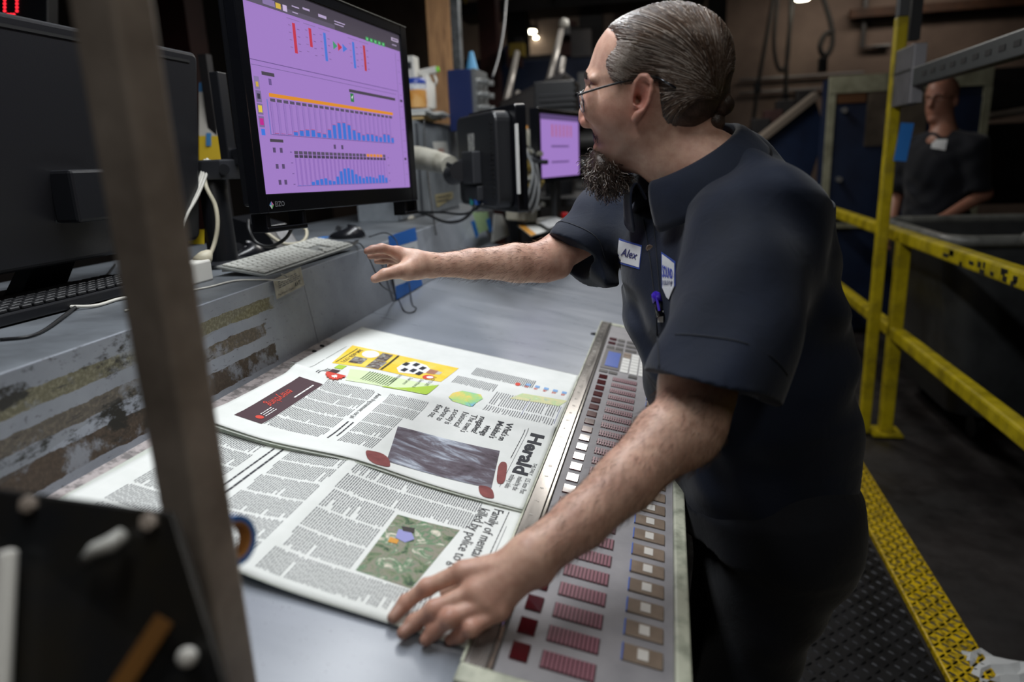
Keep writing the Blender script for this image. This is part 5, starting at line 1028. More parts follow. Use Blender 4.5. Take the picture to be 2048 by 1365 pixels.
MB().bar((rx, pb[1], zr), (rx, fy, zr), tk, tk).build('top_rail', yel_rail, rl, bevel=0.01); MB().bar((rx, pb[1], zm), (rx, fy, zm), tk, tk).build('mid_rail', yel_rail, rl, bevel=0.01); MB().box((rx, fy, zr / 2), (tk, tk, zr)).build('post', pm('orange_yellow_rail', '#c98a10', 0.45), rl, bevel=0.006)
MB().box((rx, 0.9, zr / 2), (tk, tk, zr)).build('post', yel_rail, rl, bevel=0.006)
for k in range(34):
    y_ = pb[1] - 0.5 - rj.random() * 1.5; top_ = k % 3 == 0
    MB().box((rx - tk / 2 - 0.0005, y_, zr + rj.uniform(-0.03, 0.02)), (0.002, rj.uniform(0.01, 0.05), rj.uniform(0.008, 0.022))).build('paint_chip', rail_chip, rl)
st = thing('strut_post', 'tall strut post wrapped in yellow tape, bare grey at the top', 'post', (pb[0], pb[1], 0)); zy = ony(1780, 36, pb[1])[2]
MB().box((pb[0], pb[1], zy / 2), (0.050, 0.050, zy)).build('taped_length', yel_rail, st, bevel=0.006); MB().box((pb[0], pb[1], (zy + 5.3) / 2), (0.046, 0.046, 5.3 - zy)).build('bare_length', grey_tube, st, bevel=0.004); MB().box((pb[0] + 0.06, pb[1] + 0.02, (zy - 0.1 + 5.3) / 2), (0.045, 0.045, 5.3 - zy + 0.1)).build('channel', pm('dark_channel', '#3a3b3d', 0.45, 0.4), st)
yf = pb[1] - 0.27; ba, bb_ = ony(1817, 208, yf), ony(1857, 84, yf); bcx, bcz, bw_, bh_ = (ba[0] + bb_[0]) / 2, (ba[2] + bb_[2]) / 2, bb_[0] - ba[0], bb_[2] - ba[2]
eb = thing('junction_box', 'grey metal junction box fixed to the yellow taped post', 'box', (bcx, yf + 0.12, ba[2]))
MB().box((bcx, yf + 0.13, bcz), (bw_, 0.25, bh_)).build('case', pm('grey_box_paint', '#5b5a5d', 0.5, var=(8, '#434345', 0.4, 0.7)), eb, bevel=0.004); MB().box((bcx, yf, bcz), (bw_ - 0.006, 0.008, bh_ - 0.006)).build('cover', pm('pale_box_cover', '#8d8b8e', 0.5), eb, bevel=0.002); MB().box((bcx - bw_ / 2 - 0.001, yf + 0.13, bcz + 0.02), (0.004, 0.22, 0.008)).build('seam', rail_chip, eb)
MB().box((pb[0] + 0.05, pb[1] - 0.05, bcz), (0.12, 0.06, 0.08)).build('bracket', gal0, eb)
p1_, p2_ = ony(1842, 152, yf - 0.03), None; zc = p1_[2]; chx = p1_[0]
chn = thing('strut_channel', 'perforated grey strut channel running out from the junction box', 'channel', (chx, yf - 0.03, zc)); gal = pm('dark_galvanised', '#5a5d5d', 0.4, 0.6)
MB().bar((chx, yf - 0.005, zc), (chx, 0.6, zc), 0.05, 0.075).build('channel', gal, chn, bevel=0.004)
for k in range(22): MB().box((chx - 0.0255, yf - 0.15 - k * 0.10, zc), (0.003, 0.045, 0.018)).build('slot', pm('black_gap', '#050506', 0.7), chn)
bt_ = ony(1797, 285, pb[1]); tag(MB().box((bt_[0] + 0.01, pb[1] - 0.042, bt_[2]), (0.055, 0.004, 0.17), ((0.99, 0, -0.1), (0, 1, 0), (0.1, 0, 0.99))).build('tape_strip', tape), 'blue tape strip hanging on the post below the junction box', 'tape')
cartm = pm('dark_grey_cart_plastic', '#37393a', 0.45, var=(6, '#272829', 0.4, 0.7)); rimm2 = pm('pale_cart_rim', '#6f706c', 0.4, var=(10, '#4c4d4a', 0.4, 0.7))
def tub_cart(lab_, x, y, w_, l_, zt2, lean=0.0):
    o_ = thing('laundry_cart', lab_, 'cart', (x, y, 0), 'grey plastic carts behind the railing'); b = MB(); N_ = 48
    def rg(sx, sy, r_): return rrect(sx, sy, r_, 11)
    secs = [(0.86, 0.14), (0.93, 0.55), (1.0, 0.97), (1.0, 1.0)]; vs = []
    for s_, z_ in secs: vs += [(x + a_, y + c_, z_ * zt2) for a_, c_ in rg(w_ * s_, l_ * s_, 0.12)]
    for s_, z_ in ((0.965, 1.0), (0.93, 0.96), (0.80, 0.2)): vs += [(x + a_, y + c_, z_ * zt2) for a_, c_ in rg(w_ * s_, l_ * s_, 0.11)]
    m_ = len(rg(1, 1, 0.1)); fs = [(i * m_ + k, i * m_ + (k + 1) % m_, (i + 1) * m_ + (k + 1) % m_, (i + 1) * m_ + k) for i in range(6) for k in range(m_)] + [tuple(range(m_))[::-1], tuple(6 * m_ + k for k in range(m_))]
    b.add(vs, fs).build('tub', cartm, o_, smooth=True, autosmooth=35)
    pr__ = [(x + a_, y + c_, zt2 + 0.005) for a_, c_ in rg(w_ * 1.0, l_ * 1.0, 0.12)]; pr__.append(pr__[0]); MB().tube(pr__, 0.028, 8).build('rim', rimm2, o_, smooth=True)
    for dx in (-0.35, 0.35):
        for dy in (-0.35, 0.35): MB().cyl((x + dx * w_ - 0.02, y + dy * l_, 0.06), (x + dx * w_ + 0.02, y + dy * l_, 0.06), 0.06, n=16).build('wheel', black_plastic, o_)
    return o_
za = ony(1905, 485, 3.55)[2]; tub_cart('big dark grey plastic cart behind the upper railing bar', 2.12, 4.05, 1.75, 1.05, za); zb = ony(2000, 512, 2.75)[2]; tub_cart('dark grey plastic cart nearest at the right edge behind the railing', 2.25, 2.75, 1.7, 1.05, zb)
# ================================================================ foreground: blurred upright and dark bracket
dk_steel = pm('dark_worn_steel', '#b5a89c', 0.45, 0.1, var=(14, '#857a70', 0.35, 0.7), rvar=(20, 0.3, 0.55))
fp = P(330, 640, 0.48); a30 = math.radians(-6)
up = thing('steel_upright', 'out-of-focus dark steel upright close in front of the desk', 'post', (fp[0], fp[1], 0.0))
MB().box((fp[0], fp[1], 1.2), (0.034, 0.034, 2.4), ((math.cos(a30), math.sin(a30), 0), (-math.sin(a30), math.cos(a30), 0), (0, 0, 1))).build('tube', dk_steel, up, bevel=0.003)
MB().box((fp[0], fp[1], 0.006), (0.12, 0.12, 0.012)).build('foot', dk_steel, up)
br = thing('steel_bracket', 'out-of-focus black steel bracket plate bolted to the upright', 'bracket', (fp[0] - 0.2, fp[1], 0.9))
bq = [P(-160, 955, 0.47), P(345, 1024, 0.455), P(470, 1420, 0.42), P(-160, 1420, 0.42)]; bn = unit(np.cross(bq[1] - bq[0], bq[3] - bq[0])); bn = bn if bn @ ray(200, 1200) < 0 else -bn
MB().hexa([q_ - bn * 0.006 for q_ in bq] + [q_ for q_ in bq]).build('plate', pm('black_bracket_paint', '#191a1c', 0.38, 0.2, var=(12, '#242018', 0.4, 0.7)), br, bevel=0.002)
def brp(u, v, e): q_ = onplane(u, v, bq[0] + bn * e, bn); return q_
MB().tube([brp(168, 1122, 0.006), brp(190, 1100, 0.012), brp(222, 1088, 0.012), brp(246, 1070, 0.006)], [0.003, 0.0045, 0.0055, 0.005], 10).build('handle', pm('white_handle', '#c4c4be', 0.4), br, smooth=True)
MB().bar(brp(330, 1240, 0.003), brp(225, 1400, 0.003), 0.012, 0.003, bn).build('orange_strap', pm('orange_strap', '#6b4510', 0.6), br)
MB().lathe([(0.0058, 0), (0.0058, 0.004), (0.003, 0.006)], brp(378, 1315, 0.0), bn, 16).build('white_cap', white_pl, br, smooth=True)
MB().bar(brp(16, 1100, 0.008), brp(-2, 1420, 0.008), 0.011, 0.008, bn).build('white_edge', white_pl, br, bevel=0.003)
for (u, v) in ((60, 1010), (300, 1045)): MB().lathe([(0.006, 0), (0.006, 0.003), (0.003, 0.004)], brp(u, v, 0.0), bn, 6).build('bolt', dk_steel, br)
rt = thing('tape_roll', 'out-of-focus roll of blue tape hanging behind the upright', 'tape', P(468, 1115, 0.56)); rc = P(462, 1082, 0.56); rdir = unit(-ray(470, 1080) * 0.5 + R[:, 0] * 0.8)
e1, e2 = np.array([0, 0, 1.0]), unit(np.cross(rdir, (0, 0, 1))); e1 = np.cross(e2, rdir)
for (ro, ri, wd_, m_, nm) in ((0.020, 0.0155, 0.014, tape, 'tape_layer'), (0.0155, 0.013, 0.013, pm('card_core', '#a9743a', 0.7), 'core')):
    vs = []; n_ = 28
    for (r_, s_) in ((ro, 1), (ro, -1), (ri, -1), (ri, 1)): vs += [rc + r_ * (math.cos(2 * math.pi * k / n_) * e1 + math.sin(2 * math.pi * k / n_) * e2) + rdir * s_ * wd_ / 2 for k in range(n_)]
    MB().add(vs, [(i * n_ + k, i * n_ + (k + 1) % n_, ((i + 1) % 4) * n_ + (k + 1) % n_, ((i + 1) % 4) * n_ + k) for i in range(4) for k in range(n_)]).build(nm, m_, rt, smooth=True, autosmooth=40)
MB().cyl(rc + e1 * 0.012, np.array([fp[0], fp[1], (rc + e1 * 0.012)[2]]), 0.0025, n=8).build('hook', dk_steel, rt)
# poster and note behind the left monitor
ps = thing('poster', 'blue white and yellow poster hanging behind the black column', 'poster', P(424, 300, 2.3))
for (v0, v1, m_) in ((165, 184, pm('poster_blue', '#2f6a9a', 0.6)), (184, 272, pm('poster_white', '#a9a49c', 0.7)), (272, 332, pm('poster_yellow', '#b89a18', 0.6))):
    c_ = [P(398, v1, 2.3), P(446, v1, 2.3), P(446, v0, 2.3), P(398, v0, 2.3)]; MB().hexa([q_ + np.array([0, 0.002, 0]) for q_ in c_] + c_).build('panel', m_, ps)
c_ = [P(412, 292, 2.295), P(422, 292, 2.295), P(422, 266, 2.295), P(412, 266, 2.295)]; MB().hexa([q_ + np.array([0, 0.001, 0]) for q_ in c_] + c_).build('mark', pm('poster_blue', '#2f6a9a', 0.6), ps)
pbk = P(424, 300, 2.3); MB().box((pbk[0], pbk[1] + 0.03, 0.75), (0.03, 0.03, 2.1)).build('stake', black_steel, ps)
nt_ = P(392, 474, 1.66); tag(MB().box(nt_, (0.04, 0.002, 0.035), (R[:, 0], R[:, 2], R[:, 1])).build('yellow_note', pm('yellow_note', '#d0b414', 0.6)), 'yellow paper note behind the pale hanging cables', 'note')
# ================================================================ people
import openvdb
class Field:
    """implicit body: smooth unions of tapered limbs, sampled sparsely and meshed"""
    def __init__(s, h): s.h = h; s.p = []
    def add(s, lo, hi, fn, k=0.01, op='add'): s.p.append((np.array(lo, float), np.array(hi, float), fn, k, op))
    def cone(s, a, b, ra, rb, k=0.01, op='add', flat=None, cut=None):
        a = np.array(a, float); b = np.array(b, float); ab = b - a; L2 = float(ab @ ab) + 1e-12; m = max(ra, rb) + 0.02
        if flat is not None: fd, ff = unit(flat[0]), flat[1]
        def fn(q):
            t = np.clip(((q - a) @ ab) / L2, 0, 1); d = q - a - t[..., None] * ab
            if flat is not None: d = d + (d @ fd)[..., None] * fd * (ff - 1)
            v = np.sqrt((d * d).sum(-1)) - (ra + (rb - ra) * t)
            if cut is not None: v = np.maximum(v, (q - cut[0]) @ cut[1])
            return v
        s.add(np.minimum(a, b) - m, np.maximum(a, b) + m, fn, k, op)
    def chain(s, pts, rs, k=0.01, **kw):
        for i in range(len(pts) - 1): s.cone(pts[i], pts[i + 1], rs[i], rs[i + 1], k, **kw)
    def ell(s, c, r, ax=None, k=0.01, op='add'):
        c = np.array(c, float); ax = np.eye(3) if ax is None else np.array(ax, float); r = np.array(r, float); m = r.max() + 0.02
        def fn(q):
            l = (q - c) @ ax.T; k0 = np.sqrt(((l / r) ** 2).sum(-1)); k1 = np.sqrt(((l / r ** 2) ** 2).sum(-1)) + 1e-9
            return k0 * (k0 - 1) / k1
        s.add(c - m, c + m, fn, k, op)
    def mesh(s, disp=None):
        h = s.h; lo = np.min([p[0] for p in s.p], 0); hi = np.max([p[1] for p in s.p], 0); B = 40
        n = np.ceil((hi - lo) / h).astype(int) + 1; g = openvdb.FloatGrid(0.03)
        g.transform = openvdb.createLinearTransform(voxelSize=h)
        for bi in range(0, n[0], B):
            for bj in range(0, n[1], B):
                for bk in range(0, n[2], B):
                    b0 = lo + np.array([bi, bj, bk]) * h; b1 = b0 + B * h
                    act = [p for p in s.p if np.all(p[0] < b1) and np.all(p[1] > b0)]
                    if not any(p[4] == 'add' for p in act): continue
                    ii = [np.arange(B, dtype=np.float32) * h + b0[a] for a in range(3)]
                    q = np.stack(np.meshgrid(*ii, indexing='ij'), -1); v = np.full(q.shape[:3], 0.08, np.float32)
                    for p in act:
                        d = p[2](q).astype(np.float32); k = p[3]
                        if p[4] == 'sub': d = -d; v2 = np.maximum(v, d); v = v2 + (np.maximum(k - np.abs(v - d), 0) ** 2 / (4 * k) if k > 0 else 0)
                        else: v2 = np.minimum(v, d); v = v2 - (np.maximum(k - np.abs(v - d), 0) ** 2 / (4 * k) if k > 0 else 0)
                    if disp is not None: v = v + disp(q)
                    g.copyFromArray(np.clip(v, -0.03, 0.03), ijk=(bi, bj, bk))
        pts, quads = g.convertToQuads(isovalue=0.0)
        return pts + lo, quads
def field_object(name, pts, quads, mat, parent, smooth_it=0):
    M = WM[parent.name].inverted(); me = bpy.data.meshes.new(name)
    loc = np.array(M.translation); v = pts + loc
    me.vertices.add(len(v)); me.vertices.foreach_set('co', v.astype(np.float32).ravel())
    q = quads.astype(np.int32); a_, b_, c_, d_ = (pts[q[:, i]] - pts.mean(0) for i in range(4))
    if ((a_ * np.cross(b_, c_)).sum() + (a_ * np.cross(c_, d_)).sum()) < 0: q = q[:, ::-1].copy()
    me.loops.add(q.size); me.polygons.add(len(q))
    me.polygons.foreach_set('loop_start', np.arange(0, q.size, 4, dtype=np.int32)); me.loops.foreach_set('vertex_index', q.ravel())
    me.update(calc_edges=True); me.validate(); me.polygons.foreach_set('use_smooth', [True] * len(me.polygons)); me.materials.append(mat)
    o = bpy.data.objects.new(name, me); put(o, parent); WM[o.name] = WM[parent.name]
    if smooth_it:
        md = o.modifiers.new('smooth', 'SMOOTH'); md.factor = 0.5; md.iterations = smooth_it
    return o
def skin_material(name, base, attr=True):
    m, nt, b = new_mat(name); vec = coords(nt, 'Object')
    f = noise_fac(nt, vec, 55, 0.35, 0.7, 4); f2 = noise_fac(nt, vec, 9, 0.35, 0.68, 3)
    if attr:
        a = nt.nodes.new('ShaderNodeAttribute'); a.attribute_name = 'skin_tone'; c = a.outputs[0]
    else: c = lin(base)
    mm = mix(nt, math_n(nt, 'MULTIPLY', f, 0.42), c, lin('#85503f')); mm = mix(nt, math_n(nt, 'MULTIPLY', f2, 0.25), mm, lin('#a8685a'))
    nt.links.new(mm, b.inputs['Base Color']); b.inputs['Roughness'].default_value = 0.48; b.inputs['Specular IOR Level'].default_value = 0.4
    b.inputs['Subsurface Weight'].default_value = 0.12; b.inputs['Subsurface Radius'].default_value = (0.008, 0.003, 0.0015); b.inputs['Subsurface Scale'].default_value = 0.6
    fine = nd(nt, 'ShaderNodeTexNoise', Scale=420.0, Detail=3.0); nt.links.new(vec, fine.inputs['Vector']); bump(nt, b, fine.outputs[0], 0.22, 0.0008)
    return m
def cloth_material(name, col, col2):
    m, nt, b = new_mat(name); vec = coords(nt, 'Object')
    f = noise_fac(nt, vec, 7, 0.3, 0.7, 5)
    nt.links.new(mix(nt, f, lin(col), lin(col2)), b.inputs['Base Color']); b.inputs['Roughness'].default_value = 0.8; b.inputs['Sheen Weight'].default_value = 0.12; b.inputs['Sheen Roughness'].default_value = 0.5
    b.inputs['Specular IOR Level'].default_value = 0.25
    n1 = nd(nt, 'ShaderNodeTexNoise', Scale=26.0, Detail=4.0, Distortion=0.8); nt.links.new(vec, n1.inputs['Vector']); n2 = nd(nt, 'ShaderNodeTexNoise', Scale=700.0, Detail=1.0); nt.links.new(vec, n2.inputs['Vector'])
    bump(nt, b, math_n(nt, 'MULTIPLY_ADD', n2.outputs[0], 0.12, n1.outputs[0]), 0.35, 0.004)
    return m
skin_m = skin_material('operator_skin', '#b98c76'); navy = cloth_material('navy_work_shirt', '#0d182c', '#0a1220'); pants_m = cloth_material('dark_work_trousers', '#12161f', '#0d1017')
# ---- head frame: u to the face, up, and out to the near ear
HT = 1.05; hc = P(1319.7, 131.8, HT); hv = unit(ray(1319.7, 131.8)); hr = unit(R[:, 0] - hv * (R[:, 0] @ hv)); hu = np.cross(hr, hv)
_a = 0.0; HF = unit(-hr * math.cos(_a) + hv * math.sin(_a)); HL = unit(-hv * math.cos(_a) - hr * math.sin(_a)); HU = hu
HK = 440.0 / 1502 * HT / F
def HP(x, y, l=0.0): return hc + HF * ((750 - x) * HK / math.cos(_a)) + HU * ((450 - y) * HK) + HL * l
def to_head(q): d = q - hc; return d @ HF, d @ HU, d @ HL
class Profile:
    """side outline (head-crop units) inflated to a solid of half width W(f, u)"""
    def __init__(s, pts, D, W):
        p = np.array(smooth_path([np.array([a, b, 0.0]) for a, b in pts + [pts[0]]], 4))[:-1, :2]
        s.poly = np.stack([(750 - p[:, 0]) * HK / math.cos(_a), (450 - p[:, 1]) * HK], 1); s.D = D; s.W = W
        s.lo = s.poly.min(0) - 0.03; s.hi = s.poly.max(0) + 0.03; s.st = 0.0012
        n = np.ceil((s.hi - s.lo) / s.st).astype(int) + 2; X, Y = np.meshgrid(s.lo[0] + np.arange(n[0]) * s.st, s.lo[1] + np.arange(n[1]) * s.st, indexing='ij')
        best = np.full(X.shape, 9.0); ins = np.zeros(X.shape, bool); m = len(s.poly)
        for i in range(m):
            a, b = s.poly[i], s.poly[(i + 1) % m]; ab = b - a; t = np.clip(((X - a[0]) * ab[0] + (Y - a[1]) * ab[1]) / (ab @ ab + 1e-12), 0, 1)
            best = np.minimum(best, np.hypot(X - a[0] - t * ab[0], Y - a[1] - t * ab[1]))
            c = ((a[1] > Y) != (b[1] > Y)); xx = (b[0] - a[0]) * (Y - a[1]) / (b[1] - a[1] + 1e-12) + a[0]; ins ^= c & (X < xx)
        s.tab = np.where(ins, best, -best)
    def dist(s, f, u):
        a = np.clip((f - s.lo[0]) / s.st, 0, s.tab.shape[0] - 2.001); b = np.clip((u - s.lo[1]) / s.st, 0, s.tab.shape[1] - 2.001)
        i, j = a.astype(int), b.astype(int); x, y = a - i, b - j
        return s.tab[i, j] * (1 - x) * (1 - y) + s.tab[i + 1, j] * x * (1 - y) + s.tab[i, j + 1] * (1 - x) * y + s.tab[i + 1, j + 1] * x * y
    def side(s, f, u):
        d = np.clip(s.dist(f, u) / s.D, 0, 1); return s.W(f, u) * np.sqrt(np.maximum(1 - (1 - d) ** 2, 0))
    def fn(s, q):
        f, u, l = to_head(q); d = s.dist(f, u) / s.D; W = s.W(f, u)
        return (np.sqrt((l / W) ** 2 + (1 - np.minimum(d, 1)) ** 2) - 1) * 0.055
def headW(f, u):
    w = np.interp(u, [-0.17, -0.15, -0.125, -0.10, -0.07, -0.04, 0.0, 0.04, 0.09], [0.026, 0.036, 0.050, 0.057, 0.0625, 0.067, 0.072, 0.075, 0.070])
    return w * (1 - 0.40 * np.clip((f - 0.035) / 0.075, 0, 1.2) ** 2) * (1 - 0.10 * np.clip((-f - 0.04) / 0.07, 0, 1))
face = Profile([(372, 222), (318, 300), (288, 380), (268, 450), (256, 505), (262, 555), (280, 610), (292, 690), (298, 770), (302, 850), (318, 905), (330, 940), (336, 967), (331, 990), (342, 1035), (360, 1090), (378, 1140), (420, 1178), (500, 1185), (600, 1150),
                (760, 1060), (920, 960), (1060, 860), (1160, 730), (1215, 580), (1230, 420), (1190, 270), (1090, 150), (930, 75), (760, 62), (600, 95), (460, 155)], 0.052, headW)
bd = Field(0.0022)
bd.add(hc - 0.22, hc + 0.22, face.fn, 0.0)
# nose, brow, lids, lips, chin, cheek
bd.chain([HP(276, 585), HP(258, 670), HP(246, 760), HP(241, 808)], [0.0052, 0.0060, 0.0072, 0.0080], 0.007)
for s_ in (-1, 1):
    bd.ell(HP(276, 826, 0.0110 * s_), (0.0115, 0.0070, 0.0085), (HF, HL, HU), 0.006); bd.ell(HP(272, 852, 0.0075 * s_), (0.0055, 0.0035, 0.004), (HF, HL, HU), 0.002, 'sub')
    bd.cone(HP(284, 522, 0.008 * s_), HP(312, 538, 0.040 * s_), 0.0070, 0.006, 0.014)
    bd.ell(HP(290, 618, 0.033 * s_), (0.010, 0.018, 0.011), (HF, HL, HU), 0.014, 'sub'); bd.ell(HP(316, 620, 0.031 * s_), (0.0125,) * 3, None, 0.003)
    bd.cone(HP(296, 600, 0.020 * s_), HP(310, 605, 0.044 * s_), 0.0045, 0.004, 0.004); bd.cone(HP(300, 645, 0.020 * s_), HP(312, 640, 0.044 * s_), 0.0042, 0.004, 0.004)
    bd.ell(HP(400, 740, 0.040 * s_), (0.032, 0.016, 0.020), (HF, HL, HU), 0.03)
bd.cone(HP(346, 938, 0.014), HP(346, 938, -0.014), 0.0045, 0.0045, 0.005); bd.cone(HP(346, 994, 0.012), HP(346, 994, -0.012), 0.0052, 0.0052, 0.005)
bd.cone(HP(430, 1105, 0.012), HP(430, 1105, -0.012), 0.015, 0.015, 0.010)
# ear on each side
for s_ in (-1, 1):
    EL = 0.0645
    e = lambda x, y, l=0.0: HP(x, y, s_ * (EL + l))
    bd.ell(e(650, 600, 0.004), (0.014, 0.007, 0.026), (unit(HF * 0.95 - HL * s_ * 0.32), unit(HL * s_ * 0.95 + HF * 0.32), HU), 0.006)
    bd.chain([e(612, 690, 0.005), e(600, 620, 0.006), e(606, 550, 0.008), e(635, 512, 0.011), e(672, 512, 0.014), e(700, 545, 0.016), e(708, 600, 0.016), e(692, 665, 0.014), e(662, 715, 0.011), e(632, 750, 0.008), e(612, 775, 0.006)], [0.0032, 0.0034, 0.0034, 0.0036, 0.0038, 0.0040, 0.0040, 0.0040, 0.0044, 0.0060, 0.0055], 0.0025)
    bd.ell(e(638, 640, 0.013), (0.0095, 0.012, 0.0165), (HF, HL * s_, HU), 0.004, 'sub'); bd.ell(e(622, 655, 0.004), (0.005, 0.014, 0.008), (HF, HL * s_, HU), 0.003, 'sub'); bd.ell(e(655, 565, 0.015), (0.009, 0.005, 0.008), (HF, HL * s_, HU), 0.004, 'sub')
# neck and trunk core
nb = P(1430, 395, 1.12)
bd.cone(HP(720, 900), P(1405, 345, 1.085), 0.058, 0.062, 0.02); bd.cone(P(1405, 345, 1.085), nb, 0.062, 0.075, 0.02)
NS, FS = P(1515, 460, 0.985), P(1262, 408, 1.345)
HIPc = P(1535, 1010, 1.15)
bd.cone(nb, P(1490, 640, 1.14), 0.08, 0.10, 0.03); bd.cone(P(1490, 640, 1.14), HIPc, 0.10, 0.10, 0.03)
bd.cone(nb, NS, 0.05, 0.045, 0.03); bd.cone(nb, FS, 0.05, 0.045, 0.03)
hip_n, hip_f = P(1570, 1040, 1.08), P(1500, 1030, 1.24)
kn_n, kn_f = P(1475, 1420, 1.18), P(1440, 1380, 1.34)
an_n, an_f = np.array([kn_n[0] + 0.06, kn_n[1] + 0.02, 0.09]), np.array([kn_f[0] + 0.03, kn_f[1] + 0.04, 0.09])
for hp_, kn_, an_ in ((hip_n, kn_n, an_n), (hip_f, kn_f, an_f)): bd.cone(HIPc, hp_, 0.09, 0.075, 0.03); bd.cone(hp_, kn_, 0.075, 0.05, 0.02); bd.cone(kn_, an_, 0.05, 0.035, 0.02)
# near (left) arm
nel, nwr = P(1378, 838, 0.885), P(1062, 1118, 0.775)
bd.chain([NS, P(1392, 770, 0.893), nel], [0.048, 0.0450, 0.0425], 0.015)
bd.chain([nel, P(1335, 878, 0.868), P(1252, 962, 0.832), P(1160, 1045, 0.803), nwr], [0.041, 0.0425, 0.0355, 0.0300, 0.0275], 0.012)
bd.cone(P(1408, 800, 0.90), P(1390, 880, 0.875), 0.030, 0.026, 0.03)
# near hand, back up, fingertips on the paper
def tip(u, v, e=0.007): s_, y_ = tb(u, v, e + 0.004); return T(s_, y_, e + 0.004)
hand_up = unit(np.cross(P(1000, 1225, 0.76) - nwr, P(925, 1142, 0.775) - nwr)); hand_up = hand_up if hand_up[2] > 0 else -hand_up
mcp = [P(925, 1144, 0.772), P(950, 1182, 0.757), P(978, 1208, 0.752), P(1000, 1222, 0.752)]
for i, m_ in enumerate(mcp):
    bd.cone(nwr + (m_ - nwr) * 0.08, m_, 0.0165 if i in (1, 2) else 0.015, (0.0118, 0.012, 0.0115, 0.0105)[i], 0.014)
    bd.ell(m_ + hand_up * 0.003, (0.0095, 0.0095, 0.008), None, 0.008)
bd.cone(nwr, (mcp[1] + mcp[2]) / 2, 0.024, 0.012, 0.015)
fing = [([mcp[0], P(853, 1176, 0.772), P(812, 1206, 0.774), tip(786, 1236)], [0.0105, 0.0092, 0.0080, 0.0068]),
        ([mcp[1], P(868, 1220, 0.748), P(829, 1246, 0.752), tip(806, 1267)], [0.0108, 0.0096, 0.0083, 0.0070]),
        ([mcp[2], P(900, 1238, 0.737), P(868, 1263, 0.742), tip(851, 1281)], [0.0102, 0.0094, 0.0080, 0.0068]),
        ([mcp[3], P(943, 1257, 0.735), P(918, 1272, 0.742), tip(900, 1281)], [0.0094, 0.0086, 0.0072, 0.0062])]
for pts_, rs_ in fing:
    bd.chain(pts_, rs_, 0.004)
    for j in (1, 2): bd.ell(pts_[j] + hand_up * 0.001, (rs_[j] * 1.06,) * 3, None, 0.004)
bd.chain([nwr + (mcp[0] - nwr) * 0.15 - hand_up * 0.012, P(985, 1160, 0.79), P(930, 1170, 0.797), P(893, 1186, 0.795)], [0.016, 0.0125, 0.0105, 0.008], 0.010)
# ulnar knob, tendons on the back of the hand
bd.ell(P(1082, 1150, 0.768), (0.011,) * 3, None, 0.012)
for i, m_ in enumerate(mcp): bd.cone(nwr + hand_up * 0.017 + (m_ - nwr) * 0.25, m_ + hand_up * 0.0065, 0.0040, 0.0042, 0.007)
# far (right) arm reaching over the desk
fel, fwr = P(1085, 524, 1.245), P(862, 531, 1.195)
bd.chain([FS, fel], [0.046, 0.034], 0.012)
bd.chain([fel, P(1030, 526, 1.232), P(945, 528, 1.212), fwr], [0.0335, 0.0330, 0.0250, 0.0195], 0.010)
bd.cone(P(1120, 535, 1.25), P(1050, 540, 1.235), 0.020, 0.018, 0.015)
h = lambda x, y, t: P(720 + x * 0.13187, 460 + y * 0.13187, t)
fm = [h(570, 345, 1.178), h(600, 400, 1.196), h(610, 455, 1.212), h(625, 505, 1.226)]
for i, m_ in enumerate(fm): bd.cone(fwr, m_, 0.0165, (0.0115, 0.0112, 0.0105, 0.0095)[i], 0.010)
for pts_, rs_ in (([fm[0], h(330, 280, 1.160), h(195, 300, 1.155), h(110, 325, 1.152)], [0.0098, 0.0080, 0.0070, 0.0060]),
                  ([fm[1], h(380, 372, 1.190), h(250, 386, 1.188), h(160, 400, 1.188)], [0.0095, 0.0074, 0.0066, 0.0058]),
                  ([fm[2], h(450, 452, 1.208), h(345, 464, 1.206), h(258, 474, 1.206)], [0.0090, 0.0070, 0.0064, 0.0056]),
                  ([fm[3], h(545, 530, 1.224), h(495, 542, 1.222), h(450, 548, 1.222)], [0.0080, 0.0064, 0.0058, 0.0050]),
                  ([h(900, 560, 1.185), h(720, 615, 1.165), h(560, 635, 1.150), h(370, 680, 1.138), h(225, 745, 1.134)], [0.020, 0.0170, 0.0112, 0.0095, 0.0072])):
    bd.chain(pts_, rs_, 0.004)
bd.ell(h(850, 520, 1.182), (0.024, 0.018, 0.022), None, 0.014)
pts, quads = bd.mesh()
man = thing('person', 'person in a navy work shirt and glasses with ponytail, reaching over the desk', 'person', (HIPc[0], HIPc[1], 0.0))
body = field_object('body', pts, quads, skin_m, man, 2)
# skin tones: stubble on the jaw, lips, redder ear, nose and knuckles
f_, u_, l_ = to_head(pts); tone = np.tile(np.array(lin('#d0ab96')[:3]), (len(pts), 1))
def blend(w, c): 
    global tone
    w = np.clip(w, 0, 1)[:, None]; tone = tone * (1 - w) + np.array(lin(c)[:3]) * w
inh = (u_ > -0.19) & (np.abs(l_) < 0.1) & (np.abs(f_) < 0.16)
cx_, cy_ = 750 - f_ / HK, 450 - u_ / HK
gs = lambda x, y, rx, ry: np.exp(-(((cx_ - x) / rx) ** 2 + ((cy_ - y) / ry) ** 2)) * inh
blend(0.55 * gs(430, 1010, 170, 170) + 0.35 * gs(560, 900, 140, 160), '#7a665a'); blend(0.6 * gs(310, 915, 40, 40), '#7a6052')
blend(0.6 * gs(335, 968, 26, 30), '#9a5a52'); blend(0.55 * gs(235, 810, 45, 60), '#c07a68'); blend(0.7 * gs(650, 630, 80, 170) * (np.abs(l_) > 0.06), '#c06e62'); blend(0.3 * gs(420, 740, 120, 110), '#bf7f70')
blend(0.5 * gs(300, 640, 40, 35), '#8a5e50')
